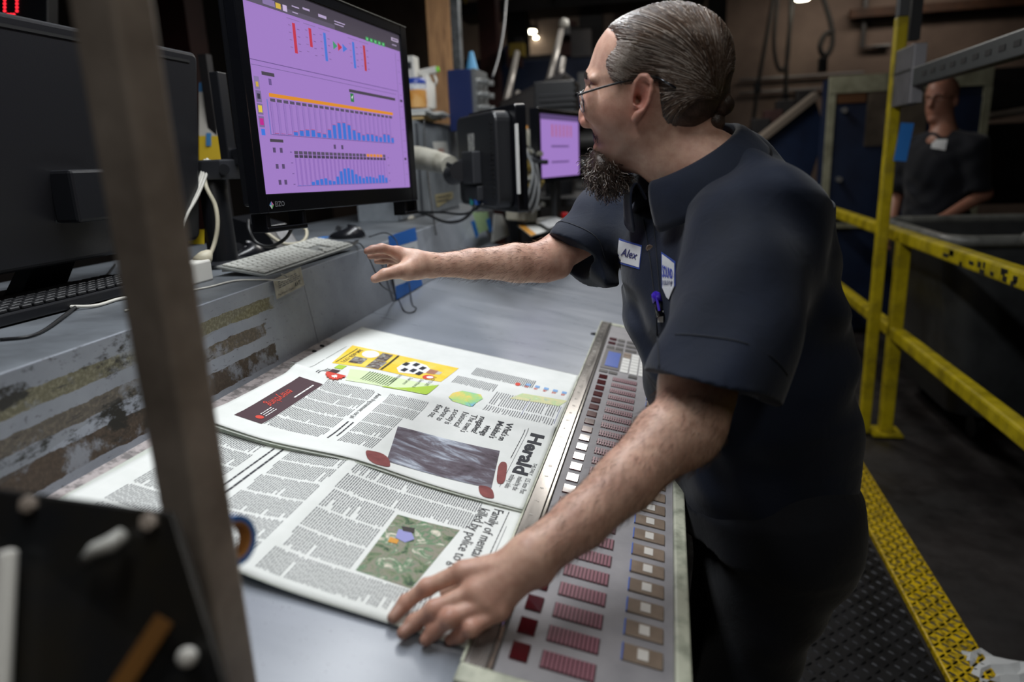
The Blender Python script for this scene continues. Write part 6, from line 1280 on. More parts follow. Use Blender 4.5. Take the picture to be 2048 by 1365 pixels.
for m_ in mcp + [p_ for a_, _ in fing for p_ in a_[1:3]] + fm:
    blend(0.5 * np.exp(-(np.linalg.norm(pts - m_, axis=1) / 0.013) ** 2), '#b06a58')
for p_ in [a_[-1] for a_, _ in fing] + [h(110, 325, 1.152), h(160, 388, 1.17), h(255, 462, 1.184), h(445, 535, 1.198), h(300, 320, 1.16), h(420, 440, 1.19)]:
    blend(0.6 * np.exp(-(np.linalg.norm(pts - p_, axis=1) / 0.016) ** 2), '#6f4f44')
ca = body.data.color_attributes.new('skin_tone', 'FLOAT_COLOR', 'POINT')
ca.data.foreach_set('color', np.concatenate([tone, np.ones((len(pts), 1))], 1).astype(np.float32).ravel())
# nails
nail_m = pm('fingernail', '#c9a394', 0.3)
def nail(p, q, up, r):
    d = unit(q - p); n_ = unit(up - d * (up @ d)); x = np.cross(d, n_); vs = []
    for i in range(5):
        for j in range(5):
            a = (j - 2) / 2; b = i / 4; vs.append(q + d * (-0.010 + 0.012 * b) * (r / 0.007) + x * a * r * 0.72 * (1 - 0.25 * b * b) + n_ * (r * (1.03 - 0.30 * a * a) - 0.0008 * b))
    MB().add(vs, [(i * 5 + j, i * 5 + j + 1, i * 5 + j + 6, i * 5 + j + 5) for i in range(4) for j in range(4)]).build('nail', nail_m, man, smooth=True)
for a_, rs_ in fing[:3]: nail(a_[2], a_[3], hand_up, rs_[3])
nail(h(370, 670, 1.138), h(225, 742, 1.134), unit(-ray(750, 555) * 0.9 + np.array([0, 0, -0.1])), 0.0078)

# ---- shirt
sh = Field(0.0032)
rowsT = [(440, 1262, 1618, 1.14, 36, 0.185), (500, 1236, 1646, 1.14, 35, 0.20), (560, 1234, 1660, 1.14, 34, 0.20), (640, 1248, 1676, 1.14, 31, 0.195), (720, 1268, 1692, 1.14, 28, 0.188), (800, 1292, 1702, 1.145, 25, 0.183), (880, 1318, 1692, 1.15, 22, 0.168), (960, 1340, 1688, 1.155, 20, 0.160), (1010, 1350, 1678, 1.155, 20, 0.156)]
tz, tc_, ta, tb2, tph = [], [], [], [], []
for (v_, xl, xr, t_, ph, a_) in rowsT:
    p_ = P((xl + xr) / 2, v_, t_); W = (xr - xl) / 2 * t_ / F; sp_, cp_ = math.sin(math.radians(ph)), math.cos(math.radians(ph))
    b_ = math.sqrt(max(W * W - (a_ * sp_) ** 2, 0.1 ** 2)) / cp_; tz.append(p_[2]); tc_.append(p_[:2]); ta.append(a_); tb2.append(b_); tph.append(math.radians(ph))
order = np.argsort(tz); tz = np.array(tz)[order]; tc_ = np.array(tc_)[order]; ta = np.array(ta)[order]; tb2 = np.array(tb2)[order]; tph = np.array(tph)[order]
def trunk(grow=0.0, zlo=None, zhi=None):
    def fn(q):
        z = q[..., 2]; X = q[..., 0] - np.interp(z, tz, tc_[:, 0]); Y = q[..., 1] - np.interp(z, tz, tc_[:, 1])
        a = np.interp(z, tz, ta) + grow; b = np.interp(z, tz, tb2) + grow; ph = np.interp(z, tz, tph)
        A = X * np.sin(ph) - Y * np.cos(ph); B_ = X * np.cos(ph) + Y * np.sin(ph)
        a = a - 0.006; b = b - 0.008; k0 = (np.abs(A / a) ** 2.1 + np.abs(B_ / b) ** 2.1) ** (1 / 2.1)
        d = (k0 - 1) * np.minimum(a, b) * 0.9
        if zhi is not None: d = np.maximum(d, z - zhi)
        if zlo is not None: d = np.maximum(d, zlo - z)
        return d
    return fn
lo_t = np.array([-0.30, 0.80, tz[0] - 0.06]); hi_t = np.array([0.55, 1.55, tz[-1] + 0.1])
waist = tz[0] + 0.005
sh.add(lo_t, hi_t, trunk(0.0, waist, tz[-1] + 0.012), 0.0)
nbS = P(1440, 372, 1.125)
# shoulders, slope of the neck, upper back
sh.cone(nbS, NS + (0, 0, 0.0), 0.080, 0.078, 0.05); sh.cone(nbS, FS, 0.075, 0.068, 0.05)
sh.ell(P(1532, 485, 1.12), (0.085, 0.11, 0.10), None, 0.05)
# sleeves
Nh = P(1428, 768, 0.885); nax = unit(Nh - NS); nray = unit(ray(1428, 768)); ncut = unit(nax - nray * (nax @ nray) * 0.92)
sh.cone(NS, Nh + nax * 0.05, 0.088, 0.079, 0.035, cut=(Nh, ncut)); 
Fh = P(1146, 522, 1.268); fax = unit(Fh - FS)
sh.cone(FS, Fh + fax * 0.05, 0.076, 0.063, 0.035, cut=(Fh + fax * 0.0, unit(fax * 0.95 + np.array([0, 0, -0.15]))))
sh.cone(Nh - nax * 0.03, Nh + nax * 0.06, 0.056, 0.067, 0.002, 'sub'); sh.cone(Fh - fax * 0.03, Fh + fax * 0.06, 0.043, 0.051, 0.002, 'sub')
# neck opening
sh.cone(P(1405, 335, 1.085), P(1330, 170, 1.05), 0.064, 0.075, 0.006, 'sub'); sh.cone(P(1330, 385, 1.08), P(1280, 300, 1.05), 0.040, 0.05, 0.01, 'sub')
fold_dirs = [(np.array([3.0, -9.0, 26.0]), 0.0030, 1.3), (np.array([26.0, 8.0, 18.0]), 0.0028, 0.2), (np.array([-14.0, 22.0, 30.0]), 0.0022, 2.2), (np.array([42.0, -18.0, 25.0]), 0.0014, 0.7)]
def folds(q):
    w1 = np.sin(q[..., 0] * 17 + q[..., 2] * 11 + 1.0); w2 = np.sin(q[..., 1] * 13 - q[..., 2] * 15); v = 0
    for d_, a_, p_ in fold_dirs:
        v = v + 1.15 * a_ * np.sin(q @ (d_ * 1.5) + p_ + 1.6 * w1 + 1.3 * w2)
    return (v - 0.001).astype(np.float32)
spts, squads = sh.mesh(folds)
shirt = field_object('shirt', spts, squads, navy, man, 2)
# ---- trousers
pt = Field(0.006)
pt.add(np.array([-0.3, 0.8, waist - 0.25]), np.array([0.55, 1.55, waist + 0.05]), trunk(0.002, waist - 0.03, waist + 0.022), 0.0)
_A = np.array([math.sin(0.35), -math.cos(0.35), 0]); _B = np.array([math.cos(0.35), math.sin(0.35), 0]); pt.ell(HIPc + _B * 0.012 - (0, 0, 0.035), (0.122, 0.152, 0.150), (_B, _A, (0, 0, 1)), 0.03)
for hp_, kn_, an_ in ((hip_n, kn_n, an_n), (hip_f, kn_f, an_f)): pt.cone(hp_, kn_, 0.090, 0.070, 0.05); pt.cone(kn_, np.array(an_) - (0, 0, 0.03), 0.070, 0.062, 0.03)
pt.ell(P(1580, 1020, 1.14), (0.080, 0.11, 0.11), None, 0.03)
tp_, tq_ = pt.mesh(lambda q: folds(q) * 0.6)
field_object('trousers', tp_, tq_, pants_m, man, 3)
for an_ in (an_n, an_f):
    shoe = Field(0.005); a_ = np.array(an_); shoe.cone(a_ - (0, 0, 0.035), a_ + (-0.15, -0.02, -0.05), 0.048, 0.036, 0.02); shoe.cone(a_ - (0, 0, 0.03), a_ + (0.05, 0, -0.045), 0.048, 0.04, 0.02); shoe.cone(a_, a_ - (0, 0, 0.03), 0.046, 0.048, 0.02)
    shoe.add(a_ - 0.3, a_ + 0.3, lambda q: q[..., 2] - 0.012, 0.0, 'sub')
    q1, q2 = shoe.mesh(); field_object('shoe', q1, q2, pm('black_work_shoe', '#141416', 0.45), man)
# ---- collar
dg = bpy.context.evaluated_depsgraph_get()
def bvh_of(o): 
    e = o.evaluated_get(dg); m_ = e.to_mesh(); vs = [WM[o.name] @ v.co for v in m_.vertices]; b_ = BVHTree.FromPolygons(vs, [tuple(p_.vertices) for p_ in m_.polygons]); e.to_mesh_clear(); return b_
SB = bvh_of(shirt)
def on_shirt(u, v, off=0.0012):
    d = Vector(ray(u, v)).normalized(); h_, n_, i_, t_ = SB.ray_cast(Vector(CAM), d)
    if h_ is None: return None
    n_ = n_ if n_.dot(d) < 0 else -n_
    return np.array(h_) + np.array(n_) * off
cb, cf = P(1446, 262, 1.115), P(1292, 372, 1.075)      # back and front of the collar ring
cc0 = (cb + cf) / 2; cax = unit(cf - cb); crd = np.linalg.norm(cf - cb) / 2; clat = unit(np.cross(cax, unit(HP(750, 450) - nb))); clat = clat if clat @ (-hv) > 0 else -clat; cup = np.cross(clat, cax); cup = cup if cup[2] > 0 else -cup
def ring(th, r, up, stretch=1.0): return cc0 + cax * (math.cos(th) * crd * r) + clat * (math.sin(th) * (crd * r) * 0.98 * stretch) + cup * up
inn, fold_, out, low = [], [], [], []
N = 48; vs = []; rowsn = 7
for i in range(N + 1):
    th = math.radians(14 + (360 - 28) * i / N); frontness = (1 + math.cos(th)) / 2
    for j in range(rowsn):
        a = j / (rowsn - 1)
        if a < 0.35: p_ = ring(th, 0.98 + 0.02 * a, -0.026 + 0.11 * a)
        else:
            b = (a - 0.35) / 0.65; leaf = 0.050 + 0.022 * frontness ** 3
            p_ = ring(th, 1.02 + b * (0.16 + 0.36 * math.sin(th) ** 2 + 0.30 * frontness) + 0.05 * math.sin(b * 3.1), 0.0125 + 0.010 * math.sin(min(b * 2.2, 1) * 1.57) * (1 - b) - leaf * 1.05 * b ** 1.25)
        vs.append(p_)
cm = MB().add(vs, [(i * rowsn + j, i * rowsn + j + 1, (i + 1) * rowsn + j + 1, (i + 1) * rowsn + j) for i in range(N) for j in range(rowsn - 1)])
col_o = cm.build('collar', navy, man, smooth=True, subd=1); md = col_o.modifiers.new('thickness', 'SOLIDIFY'); md.thickness = 0.0025
# ---- chest patches, button, pocket pen
def decal(name, px, mat, parent, off=0.0015, n=12, m=10, th=None):
    q = [np.array(c, float) for c in px]; vs = []
    for i in range(n + 1):
        for j in range(m + 1):
            a, b = i / n, j / m; c = (q[0] * (1 - a) + q[1] * a) * (1 - b) + (q[3] * (1 - a) + q[2] * a) * b; p_ = on_shirt(c[0], c[1], off)
            vs.append(p_ if p_ is not None else (vs[-1] if vs else P(c[0], c[1], 1.2)))
    return MB().add(vs, [(i * (m + 1) + j, i * (m + 1) + j + 1, (i + 1) * (m + 1) + j + 1, (i + 1) * (m + 1) + j) for i in range(n) for j in range(m)]).build(name, mat, parent, smooth=True)
def decal_text(name, txt, px, x, y, size, mat, parent, **kw):
    q = [np.array(c, float) for c in px]; t_ = MB()
    def fn(a, b):
        b = 1 - b; c = (q[0] * (1 - a) + q[1] * a) * (1 - b) + (q[3] * (1 - a) + q[2] * a) * b; p_ = on_shirt(c[0], c[1], 0.0034); return p_ if p_ is not None else P(c[0], c[1], 1.2)
    letter(t_, txt, fn, size, x=x, y=y, **kw); t_.build(name, mat, parent)
patch_w = pm('white_patch_cloth', '#c4c6c8', 0.8, bmp=(900, 0.3)); patch_b = pm('blue_patch_border', '#27418f', 0.75); thread = pm('navy_thread', '#22265c', 0.7)
c7 = lambda x, y: (1200 + x * 0.16117, 440 + y * 0.16117)
np_ = [c7(240, 232), c7(528, 325), c7(497, 620), c7(222, 535)]; npi = [c7(243, 258), c7(520, 347), c7(494, 598), c7(228, 512)]
decal('name_patch', np_, patch_b, shirt, 0.0014); decal('name_patch', npi, patch_w, shirt, 0.0022)
decal_text('name_lettering', 'Alex', npi, 0.17, 0.33, 0.52, thread, shirt, shear=0.35, bold=0.012, fit=0.74)
lp_ = [c7(765, 400), c7(945, 520), c7(945, 830), c7(775, 850)]; lpi = [c7(778, 432), c7(936, 545), c7(936, 830), c7(785, 855)]
decal('logo_patch', [c7(765, 400), c7(948, 505), c7(950, 815), c7(850, 1000), ][0:4] if False else lp_, patch_b, shirt, 0.0014); decal('logo_patch', lpi, patch_w, shirt, 0.0022)
decal('logo_patch', [c7(785, 850), c7(936, 828), c7(868, 990), c7(838, 965)], patch_w, shirt, 0.0022, 6, 6)
decal_text('logo_lettering', 'SOUND', lpi, 0.06, 0.34, 0.52, pm('blue_thread', '#2f3fa0', 0.7), shirt, bold=0.03, fit=0.86)
decal_text('logo_lettering', 'PUBLISHING', lpi, 0.06, 0.08, 0.22, thread, shirt, bold=0.01, fit=0.86)
p_ = on_shirt(*c7(620, 358), 0.001); n_ = unit(-ray(*c7(620, 358))); bo = MB().lathe([(0.0055, 0), (0.0058, 0.0018), (0.0042, 0.0022), (0.003, 0.0014), (0.0005, 0.0014)], p_, n_, 18).build('button', pm('brown_shirt_button', '#6a5a50', 0.35), shirt, smooth=True)
# placket seam and sleeve hem stitching
def seam(name, px, r=0.0011, off=0.0006):
    q = [on_shirt(u, v, off) for u, v in px]; q = [a for a in q if a is not None]
    if len(q) > 2: MB().tube(q, r, 6).build(name, pm('dark_seam', '#0c121c', 0.8), shirt, smooth=True)
for (c0_, ax0, r0_, nm) in ((Nh - nax * 0.022, nax, 0.0795, 'hem_seam'), (Fh - fax * 0.02, fax, 0.064, 'hem_seam')):
    e1_ = unit(np.cross(ax0, (0, 0.3, 1.0))); e2_ = np.cross(ax0, e1_); rr2 = []
    for k in range(49):
        d_ = math.cos(k * math.pi / 24) * e1_ + math.sin(k * math.pi / 24) * e2_; h_, n_, i_, t_ = SB.ray_cast(Vector(c0_ + d_ * 0.13), Vector(-d_), 0.12)
        if h_ is not None and 0.045 < t_ < 0.085: rr2.append(np.array(h_) + d_ * 0.0003)
    if len(rr2) > 8: MB().tube(rr2, 0.0011, 6).build(nm, pm('dark_seam', '#0c121c', 0.8), shirt, smooth=True)
seam('placket_seam', [(1288 + 4 * math.sin(k * 0.1) + k * 0.9, 440 + k * 8) for k in range(38)])
seam('placket_seam', [(1306 + k * 0.7, 425 + k * 8) for k in range(24)])
pen = thing('pen', 'purple and black pen clipped in the shirt chest pocket', 'pen', on_shirt(1319, 610, 0.0))
a_ = on_shirt(1317, 586, 0.007); b_ = on_shirt(1327, 634, 0.006)
purple = pm('purple_pen_plastic', '#3a22a8', 0.2)
mid_ = a_ + (b_ - a_) * 0.42
MB().lathe([(0.003, 0), (0.0070, 0.004), (0.0072, np.linalg.norm(mid_ - a_))], a_, unit(mid_ - a_), 16).build('cap', purple, pen, smooth=True); MB().cyl(mid_, b_, 0.0055, n=16).build('barrel', pm('black_pen_barrel', '#0c0c12', 0.25), pen, smooth=True)
MB().bar(a_ + unit(-ray(1314, 590)) * 0.007, mid_ + (b_ - mid_) * 0.6 + unit(-ray(1314, 590)) * 0.007, 0.003, 0.0015).build('clip', purple, pen)
w_ = on_shirt(1325, 634, 0.004); tag(MB().box(w_, (0.008, 0.004, 0.017)).build('paper_slip', white_pl, None), 'small white slip poking from the shirt chest pocket below the pen', 'paper')

# ---- hair
hair_m = pm('brown_greying_hair', '#33271f', 0.42, var=(60, '#55443a', 0.4, 0.7), bmp=(300, 0.4)); strand_d = pm('dark_brown_strand', '#3a2d25', 0.32); strand_l = pm('silver_strand', '#a2978d', 0.32); strand_m = pm('mid_brown_strand', '#5c4a3d', 0.32)
hairW = lambda f, u: headW(f, u) * 1.0 + 0.0045
hair_out = Profile([(352, 205), (425, 240), (468, 320), (415, 385), (398, 435), (452, 545), (540, 560), (600, 500), (690, 470), (740, 540), (765, 660), (800, 790), (880, 860), (960, 905), (1065, 905), (1110, 800), (1200, 660), (1262, 500), (1268, 380), (1225, 240), (1110, 110), (950, 38), (760, 30), (590, 75), (440, 140)], 0.050, hairW)
def hair_fn(q):
    f, u, l = to_head(q); reg = hair_out.dist(f, u); d0 = face.dist(f, u) / face.D; W = headW(f, u)
    th = 0.0068 * np.clip(reg / 0.022, 0, 1) ** 0.6 - 0.0008
    base = (np.sqrt((l / W) ** 2 + (1 - np.minimum(d0, 1)) ** 2) - 1) * 0.055
    return np.maximum(base - th, -reg - 0.0004)
hf = Field(0.0026); hf.add(hc - 0.2, hc + 0.2, hair_fn, 0.0)
hf.chain([HP(1120, 640), HP(1165, 625)], [0.020, 0.014], 0.012)
hf.ell(HP(1192, 695, 0.006), (0.0165, 0.0160, 0.0165), None, 0.003); hf.ell(HP(1150, 812, 0.006), (0.0150, 0.0145, 0.0160), None, 0.003); hf.cone(HP(1115, 860, 0.005), HP(1085, 925, 0.004), 0.013, 0.007, 0.006)
a1, a2 = hf.mesh(); hair = field_object('hair', a1, a2, hair_m, man, 1)
HB = bvh_of(hair)
def hair_pt(x, y, sgn, off):
    f = (750 - x) * HK; u = (450 - y) * HK; o_ = Vector(hc + HF * f + HU * u + HL * sgn * 0.2); h_, n_, i_, t_ = HB.ray_cast(o_, Vector(-HL * sgn), 0.21)
    if h_ is None: return None
    return np.array(h_) + HL * sgn * off * 0.7 + (np.array(n_) * off * 0.3)
hl_ = smooth_path([np.array([a, b, 0.0]) for a, b in ((900, 45), (760, 45), (620, 80), (470, 140), (375, 205), (440, 250), (472, 325), (425, 390), (410, 440), (458, 530), (540, 550), (620, 492), (700, 478), (750, 560), (775, 670), (810, 790), (900, 860))], 6)
sets = {0: MB(), 1: MB(), 2: MB()}
for k in range(1000):
    sgn = 1 if k % 4 else -1; tt = RNG.random(); st = hl_[int(tt * (len(hl_) - 1))][:2] + RNG.normal(0, 7, 2)
    end = np.array([1130 + RNG.normal(0, 12), 625 + RNG.normal(0, 12)]); adv = RNG.random() ** 2 * 0.55
    topness = np.clip(1 - tt * 1.7, 0, 1); ctl = np.array([870 + 130 * topness, 110 + (1 - topness) * 380 + 420 * max(tt - 0.62, 0)])
    pp = []; jit = RNG.normal(0, 9)
    for j in range(15):
        t = adv + (1 - adv) * j / 14; p2 = (1 - t) ** 2 * st + 2 * t * (1 - t) * (ctl + jit) + t * t * end
        p3 = hair_pt(p2[0], p2[1], sgn, 0.0004 + 0.0012 * RNG.random() * 0.5)
        if p3 is not None: pp.append(p3)
    if len(pp) < 5: continue
    grey = 0.6 if 0.2 < tt < 0.58 else 0.25
    g = 1 if RNG.random() < grey * 0.55 else (2 if RNG.random() < 0.5 else 0)
    sets[g].tube(pp, [0.0007] * (len(pp) - 1) + [0.0003], 4, False)
for k in range(420):      # the crown and the back of the head
    sgn = 1 if k % 4 else -1; t0_ = RNG.random(); arc = [(640, 72), (800, 40), (950, 46), (1090, 115), (1200, 230), (1250, 370), (1255, 480)]; ii = t0_ * 5.999; i0 = int(ii); st = np.array(arc[i0]) * (1 - ii + i0) + np.array(arc[i0 + 1]) * (ii - i0) + np.array([RNG.uniform(-25, 5), RNG.uniform(4, 30)])
    end = np.array([1130 + RNG.normal(0, 12), 620 + RNG.normal(0, 12)]); ctl = np.array([1090 + 90 * t0_, 260 + 160 * t0_]) + RNG.normal(0, 14, 2); pp = []
    for j in range(13):
        t = j / 12; p2 = (1 - t) ** 2 * st + 2 * t * (1 - t) * ctl + t * t * end; p3 = hair_pt(p2[0], p2[1], sgn, 0.0008)
        if p3 is not None: pp.append(p3)
    if len(pp) > 5: sets[1 if RNG.random() < 0.10 else (2 if RNG.random() < 0.55 else 0)].tube(pp, [0.0007] * (len(pp) - 1) + [0.0003], 4, False)
for k in range(330):      # grey wisps at the temple and over the ear
    st = np.array([400 + RNG.random() * 120, 300 + RNG.random() * 220]); L = 60 + RNG.random() * 120; pp = []
    for j in range(7):
        t = j / 6; p3 = hair_pt(st[0] + L * t, st[1] + L * t * (0.25 + 0.2 * math.sin(k)) + 14 * t * t, 1, 0.001)
        if p3 is not None: pp.append(p3)
    if len(pp) > 4: sets[1 if k % 3 else 2].tube(pp, 0.0006, 4, False)
for g, m_ in ((0, strand_d), (1, strand_l), (2, strand_m)): tag(sets[g].build('hair_strands', m_, man, smooth=True), kind='stuff')
tie = pm('black_hair_tie', '#0b0b0d', 0.5)
for (x, y, r, ax_) in ((1162, 618, 0.0125, (0.9, -0.5)), (1155, 755, 0.0115, (0.4, -1.0)), (1150, 775, 0.0115, (0.4, -1.0)), (1168, 632, 0.0125, (0.9, -0.5))):
    c_ = HP(x, y); ax2 = unit(HF * -ax_[0] + HU * ax_[1]); e1 = HL; e2 = np.cross(ax2, e1)
    MB().tube([c_ + r * (math.cos(t) * e1 + math.sin(t) * e2) for t in np.linspace(0, 2 * math.pi, 25)], 0.0028, 8).build('hair_tie', tie, man, smooth=True)
# brow, moustache shadow and goatee
BB = bvh_of(body)
bm = MB()
for k in range(120):
    l0 = 0.010 + RNG.random() * 0.036; p_ = HP(262 + 26 * (l0 / 0.046) ** 2 - 8, 528 - 10 * math.sin(l0 * 60) + RNG.normal(0, 5), l0); d_ = unit(HL * 0.8 - HF * 0.25 + HU * RNG.normal(0.25, 0.2)); bm.tube([p_ + HF * 0.003, p_ + d_ * 0.005 + HF * 0.0035, p_ + d_ * 0.009 + HF * 0.002], 0.00045, 4, False)
tag(bm.build('eyebrow_hair', strand_d, man), kind='stuff')
gt = Field(0.0028); gt.chain([HP(350, 1028), HP(362, 1100), HP(385, 1175), HP(440, 1215), HP(520, 1215)], [0.008, 0.0145, 0.018, 0.017, 0.011], 0.012)
for s_ in (-1, 1):
    gt.chain([HP(372, 1040, 0.012 * s_), HP(388, 1085, 0.021 * s_), HP(408, 1135, 0.025 * s_), HP(445, 1185, 0.020 * s_), HP(520, 1205, 0.012 * s_)], [0.006, 0.0115, 0.0135, 0.014, 0.010], 0.012)
a1, a2 = gt.mesh(); goat = field_object('goatee', a1, a2, hair_m, man, 1); gv = a1; gn_ = np.zeros(len(a1) * 3, np.float32); goat.data.vertices.foreach_get('normal', gn_); gn_ = gn_.reshape(-1, 3)
bs = {0: MB(), 1: MB()}
for k in range(1300):
    i_ = int(RNG.integers(len(gv))); p_, n_ = gv[i_], gn_[i_]; d_ = unit(n_ * 0.45 - HU * 0.75 - HF * 0.25 + RNG.normal(0, 0.3, 3)); e1 = unit(np.cross(d_, HL + 0.01)); e2 = np.cross(d_, e1); L = 0.009 + RNG.random() * 0.018; c_ = RNG.random() * 6; w_ = 0.001 + 0.0022 * RNG.random()
    pp = [p_ - n_ * 0.001 + d_ * L * t + w_ * t * (math.cos(c_ + 7 * t) * e1 + math.sin(c_ + 7 * t) * e2) * 1.5 for t in np.linspace(0, 1, 8)]
    bs[1 if RNG.random() < 0.18 else 0].tube(pp, 0.00042, 4, False)
for k in range(60):
    x = 305 + RNG.random() * 55; y = 890 + RNG.random() * 45; l0 = RNG.normal(0, 0.014); o_ = HP(x - 200, y, l0); h_, n_, i_, t_ = BB.ray_cast(Vector(o_), Vector(-HF), 0.12)
    if h_ is not None: p_ = np.array(h_); d_ = unit(-HU * 0.9 + HL * np.sign(l0) * 0.5 - HF * 0.2); bs[0].tube([p_, p_ + d_ * 0.003 + HF * 0.0008, p_ + d_ * 0.0065 + HF * 0.0003], 0.0003, 4, False)
tag(bs[0].build('beard_hair', strand_d, man), kind='stuff'); tag(bs[1].build('beard_hair', strand_l, man), kind='stuff')
# forearm hair
am = MB(); vn = np.zeros((len(pts), 3), np.float32); body.data.vertices.foreach_get('normal', vn.ravel() if False else (vn_ := np.zeros(len(pts) * 3, np.float32))); vn = vn_.reshape(-1, 3)
for (e_, w_, cnt) in ((nel, nwr, 2600), (fel, fwr, 1300)):
    ax_ = w_ - e_; t = ((pts - e_) @ ax_) / (ax_ @ ax_); dd_ = np.linalg.norm(pts - e_ - t[:, None] * ax_, axis=1); idx = np.where((t > -0.05) & (t < 0.97) & (dd_ < 0.055))[0]
    for i_ in RNG.choice(idx, cnt, replace=False):
        p_, n_ = pts[i_], vn[i_]; dr = unit(unit(ax_) * 0.9 + n_ * 0.15 + np.array([0, 0, -0.25]) + RNG.normal(0, 0.22, 3)); L = RNG.uniform(0.006, 0.013); am.tube([p_, p_ + dr * L * 0.5 + n_ * 0.0016, p_ + dr * L + n_ * 0.0012], [0.00014, 0.00013, 0.00006], 3, False)
tag(am.build('arm_hair', strand_m, man), kind='stuff')
# ---- glasses
gl = thing('eyeglasses', 'thin dark-framed eyeglasses worn by the person with the ponytail', 'glasses', HP(240, 680, 0.0))
gm = pm('black_glasses_frame', '#0a0b0e', 0.6); rimm = pm('steel_glasses_rim', '#5a5d62', 0.2, 0.9)
for s_ in (1, -1):
    e1 = unit(HL * s_ * 0.97 - HF * 0.22); lc = HP(238, 684, 0.033 * s_); pts_ = [lc + e1 * (0.0245 * math.cos(t)) + HU * (0.0150 * math.sin(t)) + HF * (0.003 * math.sin(t)) for t in np.linspace(0, 2 * math.pi, 33)]
    MB().tube(pts_, 0.0011, 6).build('rim', rimm, gl, smooth=True)
    n_ = len(pts_) - 1; m_, nt, b = new_mat('lens_glass') if 'lens_glass' not in MATS else (MATS['lens_glass'], None, None)
    if b is not None: b.inputs['Transmission Weight'].default_value = 1.0; b.inputs['Roughness'].default_value = 0.02; b.inputs['IOR'].default_value = 1.05
    MB().add(pts_[:-1] + [lc + HF * 0.0015], [(i, (i + 1) % n_, n_) for i in range(n_)]).build('lens', m_, gl, smooth=True)
    MB().tube(smooth_path([HP(222, 640, 0.056 * s_), HP(240, 628, 0.064 * s_), HP(330, 598, 0.069 * s_), HP(480, 556, 0.0705 * s_), HP(590, 528, 0.071 * s_), HP(660, 505, 0.0705 * s_), HP(740, 522, 0.074 * s_)], 5), 0.0016, 6).build('temple', gm, gl, smooth=True)
    MB().tube([HP(738, 521, 0.0745 * s_), HP(800, 548, 0.0795 * s_), HP(862, 582, 0.0800 * s_)], [0.0016, 0.0018, 0.0018], 6).build('temple_tip', rimm, gl, smooth=True)
    MB().lathe([(0.003, -0.002), (0.003, 0.002)], HP(216, 632, 0.055 * s_), HL, 10).build('hinge', rimm, gl)
    MB().ell if False else MB().lathe([(0.0005, 0), (0.0034, 0.001), (0.0034, 0.002), (0.0005, 0.003)], HP(262, 690, 0.0115 * s_), unit(HL * s_ + HF * 0.3), 10).build('nose_pad', pm('clear_nose_pad', '#d8d2c8', 0.2), gl, smooth=True)
MB().tube(smooth_path([HP(228, 655, 0.010), HP(222, 645, 0.0), HP(228, 655, -0.010)], 5), 0.0011, 6).build('bridge', rimm, gl, smooth=True)
# ================================================================ the worker in the background
T2 = 4.35
m2 = thing('person', 'bald person in a dark navy shirt with white patch, standing behind the railing', 'person', (P(1880, 300, T2)[0], P(1880, 300, T2)[1], 0))
k2_ = T2 / F
def Q(u, v, d=0.0): return P(u, v, T2 + d)
b2 = Field(0.007)
F2 = unit(-R[:, 0] * 0.80 - np.array([0, 1, 0]) * 0.55); F2 = unit(F2 - np.array([0, 0, F2[2]])); U2 = np.array([0, 0, 1.0]); L2 = np.cross(U2, F2)
hd2 = Q(1884, 200)
ax2 = (F2, L2, U2)
b2.ell(hd2 + U2 * 0.045, (0.108, 0.085, 0.098), ax2, 0.0); b2.ell(hd2 + F2 * 0.025 - U2 * 0.04, (0.082, 0.070, 0.105), ax2, 0.03)
b2.cone(hd2 + F2 * 0.100 + U2 * 0.01, hd2 + F2 * 0.125 - U2 * 0.035, 0.012, 0.017, 0.015); b2.ell(hd2 + F2 * 0.075 - U2 * 0.115, (0.03, 0.03, 0.025), ax2, 0.02)
for s_ in (-1, 1):
    b2.ell(hd2 + L2 * 0.083 * s_ - F2 * 0.01 - U2 * 0.01, (0.02, 0.012, 0.035), ax2, 0.01); b2.ell(hd2 + F2 * 0.098 + L2 * 0.034 * s_ + U2 * 0.01, (0.012, 0.02, 0.012), ax2, 0.012, 'sub'); b2.cone(hd2 + F2 * 0.10 + L2 * 0.015 * s_ + U2 * 0.03, hd2 + F2 * 0.085 + L2 * 0.055 * s_ + U2 * 0.03, 0.008, 0.007, 0.012)
b2.cone(hd2 + F2 * 0.092 - L2 * 0.02 - U2 * 0.075, hd2 + F2 * 0.092 + L2 * 0.02 - U2 * 0.075, 0.009, 0.009, 0.008)
nk2 = Q(1888, 262); b2.cone(hd2 - U2 * 0.06, nk2, 0.062, 0.070, 0.03)
sc2 = nk2 - U2 * 0.08; sn2 = sc2 + L2 * 0.19 - U2 * 0.03; sf2 = sc2 - L2 * 0.19 - U2 * 0.03
b2.cone(sc2, sc2 - U2 * 0.55, 0.11, 0.11, 0.03); b2.cone(sc2, sn2, 0.06, 0.055, 0.03); b2.cone(sc2, sf2, 0.06, 0.055, 0.03)
hp2 = sc2 - U2 * 0.58
